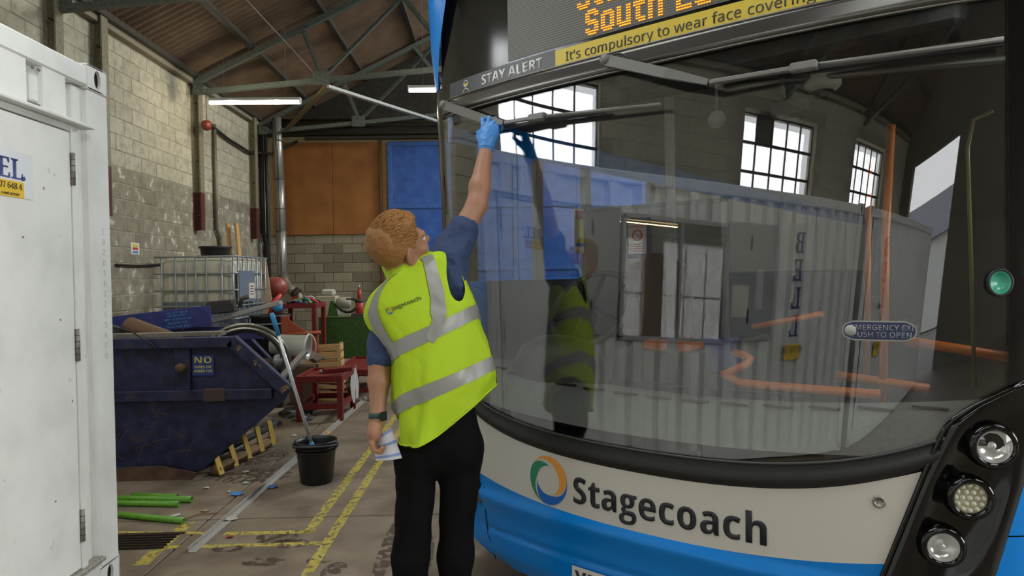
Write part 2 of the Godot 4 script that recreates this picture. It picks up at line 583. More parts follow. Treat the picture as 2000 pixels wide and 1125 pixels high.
	for z in names:
		var c := thing("steel_stanchion", names[z], "stanchion", Vector3(XL, 2.42, z))
		var ht: float = roof_y(XL + 0.1) - 2.42 + 0.02
		for part in [["shaft", colm, 0.66, ht], ["red_foot", redm, 0.0, 0.66]]:
			var s := S()
			var mid: float = (part[2] + part[3]) * 0.5
			var l: float = part[3] - part[2]
			box(s, Vector3(0.012, mid, 0), Vector3(0.02, l, 0.15))
			box(s, Vector3(0.075, mid, 0), Vector3(0.11, l, 0.014))
			box(s, Vector3(0.135, mid, 0), Vector3(0.02, l, 0.15))
			obj(part[0], s, part[1], c)
		for y in [0.25, 1.2, 2.2]:
			obj("bolt", tb([Vector3(0.1, y, 0.02), Vector3(0.1, y, 0.12)], 0.012, 6), M("rusty iron"), c)
	# conduits and pipes on the wall
	var galv := M("dull galvanised pipe", [112, 108, 92], 0.55, 0.5)
	var black := M("black pipe", [30, 29, 27], 0.55)
	tag(obj("conduit", tb([Vector3(XL + 0.05, 4.45, -12.95), Vector3(XL + 0.05, 2.5, -12.95), Vector3(XL + 0.05, 2.35, -13.1), Vector3(XL + 0.05, 1.4, -13.1)], 0.035, 10), galv), "grey vertical conduit on the wall with a small offset above the tank", "conduit")
	tag(obj("soil_pipe", tb([Vector3(XL + 0.08, 5.0, -15.45), Vector3(XL + 0.08, 2.6, -15.45), Vector3(XL + 0.08, 2.35, -15.65), Vector3(XL + 0.08, 0.4, -15.65)], 0.055, 12), black), "black soil pipe with a swan neck on the wall", "pipe")
	tag(obj("soil_pipe", tb([Vector3(XL + 0.08, 5.0, -15.75), Vector3(XL + 0.08, 0.4, -15.85)], 0.04, 12), black), "straight thin black pipe beside the swan-necked soil pipe", "pipe")
	tag(obj("wall_cable", tb(arc(Vector3(XL + 0.03, 1.78, -9.55), Vector3(XL + 0.03, 1.84, -11.2), Vector3(0, -0.03, 0)), 0.018, 6), black), "black cable clipped along the flaking wall below the small notice", "cable")
	tag(obj("ceiling_cable", tb([Vector3(XL + 0.06, 4.42, -12.6), Vector3(XL + 0.06, 4.3, -13.6), Vector3(XL + 0.07, 4.25, -14.7), Vector3(XL + 0.2, 4.4, -15.8), Vector3(XL + 0.7, 4.75, -16.1)], 0.03, 8), black), "sagging black cable bundle running along the wall to the corner", "cable")
	# warning notice
	var sg := thing("safety_notice", "small white notice with yellow, red and blue panels on the flaking wall", "sign", Vector3(XL + 0.004, 2.02, -10.1))
	obj("sheet", bx(Vector3.ZERO, Vector3(0.004, 0.17, 0.23)), M("notice white", [214, 212, 204], 0.5), sg)
	var bands := [[0.045, [206, 190, 50], "notice yellow"], [0.0, [190, 60, 48], "notice red"], [-0.05, [92, 130, 178], "notice blue"]]
	for q in bands:
		obj("colour_panel", bx(Vector3(0.0025, q[0], 0), Vector3(0.002, 0.036, 0.15)), M(q[2], q[1], 0.5), sg)
	# red alarm bell on a drop lead
	var ab := thing("alarm_beacon", "small orange-red alarm beacon hanging by the wall under the lamp", "beacon", Vector3(-4.9, 4.22, -12.0))
	var s := S(true)
	lathe(s, [[0.0, -0.09], [0.06, -0.075], [0.085, -0.03], [0.085, 0.04], [0.06, 0.075], [0.0, 0.085]], Vector3.ZERO, Basis(), 16)
	obj("dome", s, M("beacon red", [112, 42, 28], 0.4), ab)
	obj("lead", tb([Vector3(0, 0.08, 0), Vector3(0, 0.6, 0)], 0.008, 6), M("beacon lead", [120, 74, 50], 0.6), ab)

func back_wall() -> void:
	var w := holder("wall_back")
	struct(w)
	var mortar := NM("fresh mortar", [[0.0, [176, 168, 128]], [1.0, [196, 188, 150]]], 1.0, 0.95, 0.0, 90, 0.04)
	obj("mortar_core", bx(Vector3(3.7, 2.5, ZB - 0.17), Vector3(18.6, 5.2, 0.3)), mortar, w)
	var bm := []
	for k in 4:
		var t: int = [0, 7, -9, -18][k]
		bm.append(NM("concrete block %d" % k, [[0.0, [116 + t, 109 + t, 92 + t]], [0.5, [136 + t, 128 + t, 109 + t]], [1.0, [150 + t, 142 + t, 122 + t]]], 0.7, 0.92, 0.0, 91 + k, 0.06, 5))
		relief(bm[k], 95 + k, 0.09, 0.4)
	var full := []
	for k in 4:
		full.append(block_mesh(0.437, 0.212, 0.03, 110 + k))
	var turn := Basis(Vector3.UP, -PI / 2.0)
	for row in 12:
		for n in 7:
			var x: float = -5.1 + (0.225 if row % 2 else 0.0) + n * 0.45 - 0.225
			if x > -2.5:
				continue
			put("block", full[rng.randi() % 4], bm[rng.randi() % 4], w, Vector3(x, 2.46 - row * 0.225, ZB - 0.02 + rng.randf_range(-0.002, 0.002)), turn)
	obj("plain_panel", bx(Vector3(8.4, 2.4, ZB + 0.02), Vector3(9.4, 4.9, 0.06)), M("dark brown panel", [72, 68, 60], 0.9), w)  # dark panel laid over the bare wall beside the doors
	# brown boarding above the blockwork
	var brown := NM("brown boarding", [[0.0, [128, 78, 30]], [0.5, [144, 90, 37]], [1.0, [156, 102, 46]]], 3.0, 0.6, 0.0, 120, 0.008)
	for q in [[-5.1, -3.72], [-3.71, -2.6]]:
		obj("board_panel", bx(Vector3((q[0] + q[1]) * 0.5, 3.65, ZB + 0.03), Vector3(q[1] - q[0], 2.16, 0.04), 0.004), brown, w)
	# door post, and a yellow strip painted for the lit gap
	obj("door_post", bx(Vector3(-2.585, 2.38, ZB + 0.06), Vector3(0.05, 4.76, 0.12), 0.005), M("brown post", [92, 56, 30], 0.7), w)
	obj("lit_gap_strip", bx(Vector3(-2.5, 2.35, ZB + 0.01), Vector3(0.12, 4.7, 0.03)), NM("lit gap yellow", [[0.0, [150, 118, 66]], [1.0, [196, 164, 104]]], 0.5, 0.7, 0.0, 121, 0.03), w)
	# gable above
	var dark := NM("dark gable boarding", [[0.0, [34, 31, 27]], [1.0, [58, 52, 44]]], 2.0, 0.85, 0.0, 122, 0.02)  # boards in a dark brown mottle
	obj("gable_boarding", pr([Vector2(XL - 0.3, 4.6), Vector2(XR + 0.3, 4.6), Vector2(XR + 0.3, roof_y(XR + 0.3)), Vector2(XM, roof_y(XM)), Vector2(XL - 0.3, roof_y(XL - 0.3))], 0.2, Transform3D(Basis(), Vector3(0, 0, ZB - 0.3))), dark, w)
	# blue sliding doors
	var blue := NM("blue door paint", [[0.0, [32, 74, 146]], [0.5, [40, 88, 166]], [1.0, [54, 104, 180]]], 2.4, 0.42, 0.0, 123, 0.012)
	var blue2 := NM("blue door rail", [[0.0, [40, 84, 156]], [1.0, [56, 104, 176]]], 1.4, 0.45, 0.0, 124, 0.02)
	var nd := 1
	for x in [-2.42, -0.9, 0.62, 2.14]:
		var d := holder("door_%d" % nd)
		nd += 1
		struct(d)
		d.position = Vector3(x + 0.755, 0, ZB + 0.1)
		obj("leaf", bx(Vector3(0, 2.37, 0), Vector3(1.5, 4.7, 0.04)), blue, d)
		for y in [0.12, 1.72, 3.2, 4.66]:
			obj("rail", bx(Vector3(0, y, 0.03), Vector3(1.5, 0.1, 0.03), 0.005), blue2, d)
		for sx in [-0.7, 0.7]:
			obj("stile", bx(Vector3(sx, 2.37, 0.028), Vector3(0.1, 4.7, 0.026), 0.005), blue2, d)
	# header: black beam, door track and services
	obj("header_beam", bx(Vector3(3.7, 4.96, ZB + 0.12), Vector3(18.2, 0.2, 0.24), 0.01), M("black steel", [30, 29, 28], 0.55, 0.2), w)
	obj("door_track", bx(Vector3(0.5, 4.8, ZB + 0.2), Vector3(9.6, 0.07, 0.08), 0.01), M("track steel", [62, 60, 55], 0.5, 0.4), w)
	var svc := M("dirty service pipe", [78, 70, 54], 0.5, 0.3)
	for q in [[4.88, 0.024, 0.3], [5.12, 0.04, 0.3], [5.2, 0.03, 0.26]]:
		tag(obj("service_pipe", tb([Vector3(-5.0, q[0], ZB + q[2]), Vector3(6.0, q[0], ZB + q[2])], q[1], 8), svc), "dirty service pipe running across above the boarded wall and blue doors", "pipe", "service pipes over the blue doors")
	# big silver flue in the corner
	var fp := thing("flue_pipe", "silver sheet-metal flue pipe standing in the corner with an elbow at its foot", "pipe", Vector3(-4.7, 0, -15.3))
	var silver := M("flue aluminium", [158, 158, 152], 0.42, 0.75)
	obj("pipe_section", tb([Vector3(-0.02, 5.1, 0), Vector3(0.02, 3.75, 0)], 0.1, 20), silver, fp)
	obj("pipe_section", tb([Vector3(0.02, 3.75, 0), Vector3(0.03, 2.6, 0)], 0.103, 20), silver, fp)
	obj("pipe_section", tb([Vector3(0.03, 2.6, 0), Vector3(0.04, 1.62, 0)], 0.106, 20), silver, fp)
	for y in [3.75, 2.6, 4.6, 3.1]:
		obj("joint_band", tb([Vector3(0.02, y - 0.012, 0), Vector3(0.02, y + 0.012, 0)], 0.112, 20), M("band grey", [96, 95, 90], 0.5, 0.6), fp)
	obj("elbow", tb([Vector3(0.05, 1.66, 0), Vector3(0.09, 1.5, 0.05), Vector3(0.2, 1.34, 0.1), Vector3(0.38, 1.22, 0.15)], [0.106, 0.108, 0.11, 0.112], 20), NM("scorched steel", [[0.0, [96, 90, 78]], [1.0, [140, 134, 120]]], 0.4, 0.5, 0.5, 125, 0.03), fp)
	obj("rusty_collar", tb([Vector3(0.33, 1.25, 0.14), Vector3(0.42, 1.2, 0.16)], 0.122, 20), M("rusty iron"), fp)

func other_walls() -> void:
	var rough := NM("plain render", [[0.0, [104, 100, 88]], [1.0, [140, 134, 118]]], 2.0, 0.9, 0.0, 130, 0.02)
	var wr := S()
	var zc := [-16.5, ADDED_BAYS[0][0], ADDED_BAYS[0][1], ADDED_BAYS[1][0], ADDED_BAYS[1][1], 11.3]
	box(wr, Vector3(XR + 0.15, 0.45, -2.6), Vector3(0.3, 1.1, 27.8))
	box(wr, Vector3(XR + 0.15, 4.8, -2.6), Vector3(0.3, 0.6, 27.8))
	for k in range(0, 6, 2):
		box(wr, Vector3(XR + 0.15, 2.75, (zc[k] + zc[k + 1]) * 0.5), Vector3(0.3, 3.5, zc[k + 1] - zc[k]))
	struct(obj("wall_right", wr, rough))
	for k in 2:
		var q: Array = ADDED_BAYS[k]
		var wn := holder("window_%d" % (k + 4))  # bays added out of view to throw light on the cabin side
		struct(wn)
		for j in 5:
			obj("glazing_bar", bx(Vector3(XR + 0.15, (q[2] + q[3]) * 0.5, lerpf(q[0], q[1], j / 4.0)), Vector3(0.06, q[3] - q[2], 0.06)), M("window steel"), wn)
		for j in 3:
			obj("glazing_bar", bx(Vector3(XR + 0.15, lerpf(q[2], q[3], j / 2.0), (q[0] + q[1]) * 0.5), Vector3(0.06, 0.06, q[1] - q[0])), M("window steel"), wn)
		for i in 4:
			for j in 2:
				obj("pane", bx(Vector3(XR + 0.15, lerpf(q[2], q[3], (j + 0.5) / 2.0), lerpf(q[0], q[1], (i + 0.5) / 4.0)), Vector3(0.004, (q[3] - q[2]) / 2.0 - 0.06, (q[1] - q[0]) / 4.0 - 0.06)), M("window glass"), wn)
	# the open end behind the photographer: a wall with a wide doorway
	var st := S()
	var dx0 := -4.6
	var dx1 := -1.4
	var dy := 4.35
	box(st, Vector3((XL - 0.3 + dx0) * 0.5, 2.5, ZF + 0.15), Vector3(dx0 - XL + 0.3, 5.2, 0.3))
	box(st, Vector3((XR + 0.3 + dx1) * 0.5, 2.5, ZF + 0.15), Vector3(XR + 0.3 - dx1, 5.2, 0.3))
	box(st, Vector3((dx0 + dx1) * 0.5, (dy + 5.1) * 0.5, ZF + 0.15), Vector3(dx1 - dx0, 5.1 - dy, 0.3))
	prism(st, [Vector2(XL - 0.3, 4.6), Vector2(XR + 0.3, 4.6), Vector2(XR + 0.3, roof_y(XR + 0.3)), Vector2(XM, roof_y(XM)), Vector2(XL - 0.3, roof_y(XL - 0.3))], 0.2, Transform3D(Basis(), Vector3(0, 0, ZF + 0.05)))
	struct(obj("wall_front", st, rough))
	# yard outside with the neighbouring white building
	var yard := obj("yard_ground", bx(Vector3(0, -0.15, ZF + 25.3), Vector3(90, 0.2, 50)), NM("yard asphalt", [[0.0, [92, 90, 86]], [1.0, [124, 121, 115]]], 3.0, 0.9, 0.0, 131, 0.02))
	struct(yard)
	var h := thing("yard_building", "white rendered building with a grey slate roof across the yard", "building", Vector3(-12.0, 0, ZF + 22.0))
	obj("walls", bx(Vector3(0, 2.0, 0), Vector3(16, 4.0, 8)), M("white render", [206, 205, 200], 0.9), h)
	obj("roof", pr([Vector2(-4.3, 3.9), Vector2(4.3, 3.9), Vector2(0, 6.2)], 16.4, Transform3D(Basis(Vector3.UP, PI / 2.0), Vector3(-8.2, 0, 0))), M("slate", [112, 114, 118], 0.8), h)

func roof() -> void:
	var c := holder("ceiling")
	struct(c)
	var sheet := NM("brown asbestos sheet", [[0.0, [74, 60, 46]], [0.4, [94, 76, 58]], [0.7, [108, 88, 68]], [1.0, [120, 102, 82]]], 3.1, 0.85, 0.0, 140, 0.012, 5)
	var lightm := M("added rooflight sheet", Color(1, 1, 1, 0.08), 0.1, 0.0, {"transparency": BaseMaterial3D.TRANSPARENCY_ALPHA})  # glazing of the added, unseen rooflights
	for side in 2:
		var n := 27 * 7 * 6
		var z0 := ZB - 0.4
		var dz := (ZF + 0.4 - z0) / n
		var spans := [[XL - 0.5, -3.6], [-3.6, 0.0], [0.0, XM]] if side == 0 else [[XM, 5.0], [5.0, 8.6], [8.6, XR + 0.5]]
		for sp in spans:
			var st := S(true)
			for i in n:
				var za := z0 + dz * i
				var open := false
				if sp[0] == 5.0 or sp[0] == -3.6:
					for q in ADDED_ROOFLIGHTS:
						open = open or (za > q and za < q + 2.0)
					if sp[0] == 5.0:
						open = open or (za > ADDED_FAR_LIGHT and za < ADDED_FAR_LIGHT + 3.0)
				if open:
					continue
				var ha := 0.022 * cos(TAU * i / 6.0)
				var hb := 0.022 * cos(TAU * (i + 1) / 6.0)
				quad_o(st, Vector3(sp[0], roof_y(sp[0]) + ha, za), Vector3(sp[1], roof_y(sp[1]) + ha, za), Vector3(sp[1], roof_y(sp[1]) + hb, za + dz), Vector3(sp[0], roof_y(sp[0]) + hb, za + dz), Vector3(XM, 3, za))
			obj("roof_sheeting", st, sheet, c)
			# felt over the sheeting keeps the daylight out
			var b := S()
			var cuts := [ZB - 0.4]
			if sp[0] == 5.0 or sp[0] == -3.6:
				if sp[0] == 5.0:
					cuts.append_array([ADDED_FAR_LIGHT, ADDED_FAR_LIGHT + 3.0])
				for q in ADDED_ROOFLIGHTS:
					cuts.append_array([q, q + 2.0])
			cuts.append(ZF + 0.4)
			for k in range(0, cuts.size(), 2):
				var zm: float = (cuts[k] + cuts[k + 1]) * 0.5
				bar(b, Vector3(sp[0], roof_y(sp[0]) + 0.1, zm), Vector3(sp[1], roof_y(sp[1]) + 0.1, zm), cuts[k + 1] - cuts[k], 0.06)
			obj("roof_felt", b, M("black felt", [40, 38, 36], 0.95), c)
	var fb := S()
	bar(fb, Vector3(5.0, roof_y(5.0), ADDED_FAR_LIGHT + 1.5), Vector3(8.6, roof_y(8.6), ADDED_FAR_LIGHT + 1.5), 3.0, 0.006)
	obj("added_rooflight_sheet", fb, lightm, c)
	for q in ADDED_ROOFLIGHTS:
		var b := S()
		bar(b, Vector3(5.0, roof_y(5.0), q + 1.0), Vector3(8.6, roof_y(8.6), q + 1.0), 2.0, 0.006)
		obj("added_rooflight_sheet", b, lightm, c)
		b = S()
		bar(b, Vector3(-3.6, roof_y(-3.6), q + 1.0), Vector3(0.0, roof_y(0.0), q + 1.0), 2.0, 0.006)
		obj("added_rooflight_sheet", b, lightm, c)
	var pm := M("purlin steel", [66, 62, 54], 0.6, 0.2)
	for x in [-5.08, -4.1, -2.88, -1.66, -0.44, 0.8, 2.0, 3.2, 4.6, 5.8, 7.0, 8.2, 9.4, 10.6, 11.8]:
		var st := S()
		angle_bar(st, Vector3(x, roof_y(x) - 0.07, ZB), Vector3(x, roof_y(x) - 0.07, ZF), 0.09, 0.012)
		obj("purlin", st, pm, c)
	# wall plate and dark eaves filler
	obj("eaves_filler", bx(Vector3(XL + 0.02, EAVE - 0.02, (ZB + ZF) * 0.5), Vector3(0.16, 0.16, ZF - ZB)), M("eaves timber", [132, 124, 106], 0.9), c)
	trusses()

func trusses() -> void:
	var steel := NM("grey-green truss paint", [[0.0, [70, 76, 70]], [0.5, [88, 95, 88]], [1.0, [104, 110, 101]]], 0.8, 0.55, 0.1, 150, 0.03)
	var label := {-8.3: "grey steel roof truss crossing above the white cabin", -12.0: "grey steel roof truss with a riveted gusset above the long lamps", -15.3: "grey steel roof truss closest to the brown boarded wall"}
	var tz := [-8.3, -12.0, -15.3, -4.6, -0.9, 2.8, 6.5]
	for z in tz:
		var t := thing("roof_truss", label.get(z, "grey steel roof truss in the part of the shed away from the boarded wall"), "truss", Vector3(0, 0, z), 0.0, "" if label.has(z) else "roof trusses over the doorway half of the shed")
		for side in 2:
			var X := func(x: float, y: float) -> Vector3:
				return Vector3(x if side == 0 else 2.0 * XM - x, y, 0)
			var tie := func(x: float) -> float:
				return 4.79 + 0.0886 * (x + 5.05)
			var raf := func(x: float) -> float:
				return roof_y(x) - 0.16
			var st := S()
			bar(st, X.call(-5.12, raf.call(-5.12)), X.call(XM, raf.call(XM)), 0.09, 0.09)
			obj("rafter", st, steel, t)
			st = S()
			bar(st, X.call(-5.12, tie.call(-5.12)), X.call(XM, tie.call(XM)), 0.09, 0.08)
			obj("tie_beam", st, steel, t)
			for q in [[-2.91, -3.25], [-2.91, -0.75], [-0.55, -1.7], [-0.55, 1.6], [1.8, 0.4], [1.8, XM]]:
				st = S()
				angle_bar(st, X.call(q[0], tie.call(q[0])), X.call(q[1], raf.call(q[1])), 0.07, 0.012)
				obj("strut", st, steel, t)
			for q in [[-2.91, 0.17], [-0.55, 0.15], [-5.0, 0.12]]:
				var y: float = tie.call(q[0])
				var p: Vector3 = X.call(q[0], y + 0.03)
				var g := obj("gusset_plate", bx(p + Vector3(0, 0, 0.052), Vector3(q[1] * 1.7, q[1] * 1.4, 0.012)), steel, t)
				for k in 6:
					obj("rivet", bx(p + Vector3((k % 3 - 1) * q[1] * 0.55, (k / 3 - 0.5) * q[1] * 0.7, 0.065), Vector3(0.028, 0.028, 0.016), 0.008), steel, g)
			st = S()
			bar(st, X.call(-3.25, raf.call(-3.25) - 0.02) + Vector3(-0.1, -0.06, 0.05), X.call(-3.25, raf.call(-3.25) - 0.02) + Vector3(0.1, 0.0, 0.05), 0.1, 0.012)
			obj("gusset_plate", st, steel, t)
	# plan bracing at tie level between the two farther trusses
	var lab := ["brace bar coloured pale as lit by the lamp, running from the truss gusset towards the blue doors", "brownish brace bar running from the truss gusset towards the wall corner"]
	var brm := [M("pale brace", [150, 154, 150], 0.5, 0.2), M("brown brace", [98, 86, 58], 0.7)]  # pale tone of the first bar holds the lamp light on it
	var ends := [Vector3(-1.15, 4.98, -15.25), Vector3(-4.5, 4.82, -15.25)]
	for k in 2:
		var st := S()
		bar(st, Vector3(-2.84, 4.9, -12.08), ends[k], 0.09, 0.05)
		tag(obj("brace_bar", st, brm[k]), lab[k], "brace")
	tag(obj("hanging_cable", tb([Vector3(-4.05, 6.2, -9.6), Vector3(-3.4, 5.5, -11.2), Vector3(-3.05, 5.12, -11.95)], 0.012, 6), M("pale cable", [128, 118, 104], 0.6)), "thin pale cable slanting down from the roof to the truss gusset", "cable")
	# fluorescent battens
	batten(Vector3(-3.86, 4.47, -11.4), "long lit fluorescent batten hung below the truss near the wall", 1.48, true)
	batten(Vector3(-0.6, 4.65, -11.4), "lit fluorescent batten hung beside the upper corner of the bus", 1.48, true)
	batten(Vector3(2.8, 4.7, -11.4), "lit fluorescent batten over the blue doors behind the bus", 1.48, true)
	for p in [Vector3(-3.6, 4.7, -5.6), Vector3(1.2, 4.9, 1.2)]:
		batten(p, "lit fluorescent batten over the doorway half of the shed", 1.48, false)

func batten(at: Vector3, label: String, l: float, far: bool) -> void:
	var b := thing("fluorescent_light", label, "light", at, 0.0, "" if label.find("doorway half") < 0 else "battens over the doorway half of the shed")
	var st := S()
	box(st, Vector3(0, 0.035, 0), Vector3(l, 0.05, 0.09), 0.01)
	obj("casing", st, M("batten white", [200, 200, 196], 0.5), b)
	var gl := M("lit diffuser", [255, 255, 250], 0.5, 0.0, {"emission_enabled": true, "emission": Color(1.0, 0.97, 0.88), "emission_energy_multiplier": 5.0})
	var s := S(true)
	tube(s, [Vector3(-l * 0.5 + 0.01, -0.01, 0), Vector3(l * 0.5 - 0.01, -0.01, 0)], 0.036, 14)
	obj("diffuser", s, gl, b)
	obj("end_cap", bx(Vector3(l * 0.5, 0.01, 0), Vector3(0.02, 0.1, 0.1), 0.006), M("batten white"), b)
	obj("end_cap", bx(Vector3(-l * 0.5, 0.01, 0), Vector3(0.02, 0.1, 0.1), 0.006), M("batten white"), b)
	for x in [-0.5, 0.5]:
		obj("chain", tb([Vector3(x, 0.06, 0), Vector3(x, roof_y(at.x + x) - at.y - 0.02, 0)], 0.004, 5), M("batten chain", [120, 118, 110], 0.5, 0.6), b)
	if far:
		# the bare tube shines all round
		for x in [-0.37, 0.37]:
			var o := OmniLight3D.new()
			o.name = "lamp_glow"
			o.light_energy = 0.5
			o.light_size = 0.04
			o.omni_range = 30.0
			o.omni_attenuation = 2.0
			o.light_color = Color(1.0, 0.95, 0.84)
			o.shadow_enabled = true
			o.position = Vector3(x, -0.09, 0)
			b.add_child(o, true)
		return
	var a := AreaLight3D.new()
	a.name = "lamp_glow"
	a.area_size = Vector2(l, 0.07)
	a.area_normalize_energy = true
	a.light_energy = 2.0
	a.light_color = Color(1.0, 0.94, 0.8)
	a.shadow_enabled = true
	a.position = Vector3(0, -0.05, 0)
	a.rotation.x = -PI / 2.0
	b.add_child(a)

# ---------------------------------------------------------------- the bus
const HW := 1.275
const NN := 2.46

func bus_d(y: float) -> float:
	return lerpf(0.45, 0.236, clampf((y - 0.95) / 1.436, 0.0, 1.0))

func bus_front0(u: float, y: float) -> Vector3:
	var q := minf(absf(u) / HW, 0.99999)
	return Vector3(u, y, -0.055 * clampf(y - 0.95, 0.0, 1.45) - bus_d(y) * (1.0 - pow(1.0 - pow(q, NN), 1.0 / NN)))

func bus_front(u: float, y: float, off := 0.0) -> Vector3:
	# the bus' own axes: x across (nearside positive), y up, z out of the front
	var p := bus_front0(u, y)
	if off == 0.0:
		return p
	var e := 0.002
	var uu := clampf(u, -HW + 0.004, HW - 0.004)
	var a := bus_front0(uu + e, y) - bus_front0(uu - e, y)
	var b := bus_front0(uu, y + e) - bus_front0(uu, y - e)
	return p + a.cross(b).normalized() * off

func u_of(t: float, ua: float, ub: float) -> float:
	# finer steps towards the rounded corners
	var a := asin(clampf(ua / HW, -1, 1))
	var b := asin(clampf(ub / HW, -1, 1))
	return HW * sin(lerpf(a, b, t))

func hband(ua: float, ub: float, bot: Callable, top: Callable, off: Callable, nu: int, nv: int) -> SurfaceTool:
	var st := S(true)
	grid(st, nu, nv, func(i: float, j: float) -> Vector3:
		var u := u_of(i, ua, ub)
		var y: float = lerpf(bot.call(u), top.call(u), j)
		return bus_front(u, y, off.call(y)), true)
	return st

func vband(ya: float, yb: float, ul: Callable, ur: Callable, off: Callable, nu: int, nv: int, flip := true) -> SurfaceTool:
	var st := S(true)
	grid(st, nu, nv, func(i: float, j: float) -> Vector3:
		var y := lerpf(ya, yb, j)
		var u := u_of(i, ul.call(y), ur.call(y))
		return bus_front(u, y, off.call(y)), flip)
	return st

func pw(x: float, t: Array) -> float:
	# piecewise linear table
	if x <= t[0][0]:
		return t[0][1]
	for i in t.size() - 1:
		if x <= t[i + 1][0]:
			return lerpf(t[i][1], t[i + 1][1], (x - t[i][0]) / (t[i + 1][0] - t[i][0]))
	return t[-1][1]

func front_plate(bus: Node, called: String, u0: float, u1: float, y0: float, y1: float, off: float, mat: Material, r := 0.0) -> MeshInstance3D:
	var st := S(true)
	grid(st, maxi(2, int((u1 - u0) / 0.04)), 6, func(i: float, j: float) -> Vector3:
		var u := lerpf(u0, u1, i)
		var y := lerpf(y0, y1, j)
		if r > 0.0:
			# rounded ends
			var h := (y1 - y0) * 0.5
			var dy := (y - (y0 + y1) * 0.5) / h
			var ins := r * (1.0 - sqrt(maxf(0.0, 1.0 - dy * dy)))
			u = lerpf(u0 + ins, u1 - ins, i)
		return bus_front(u, y, off), true)
	return obj(called, st, mat, bus)

func front_ring(bus: Node, called: String, u: float, y: float, prof: Array, mat: Material, seg := 28, squash := 1.0) -> MeshInstance3D:
	# a round fitting set into the front; profile radius, outward height
	var p := bus_front(u, y)
	var n := (bus_front(u, y, 0.1) - p).normalized()
	var st := S(true)
	var x := Vector3.UP.cross(n).normalized()
	lathe(st, prof, p, Basis(x * squash, n, x.cross(n)), seg)
	return obj(called, st, mat, bus)

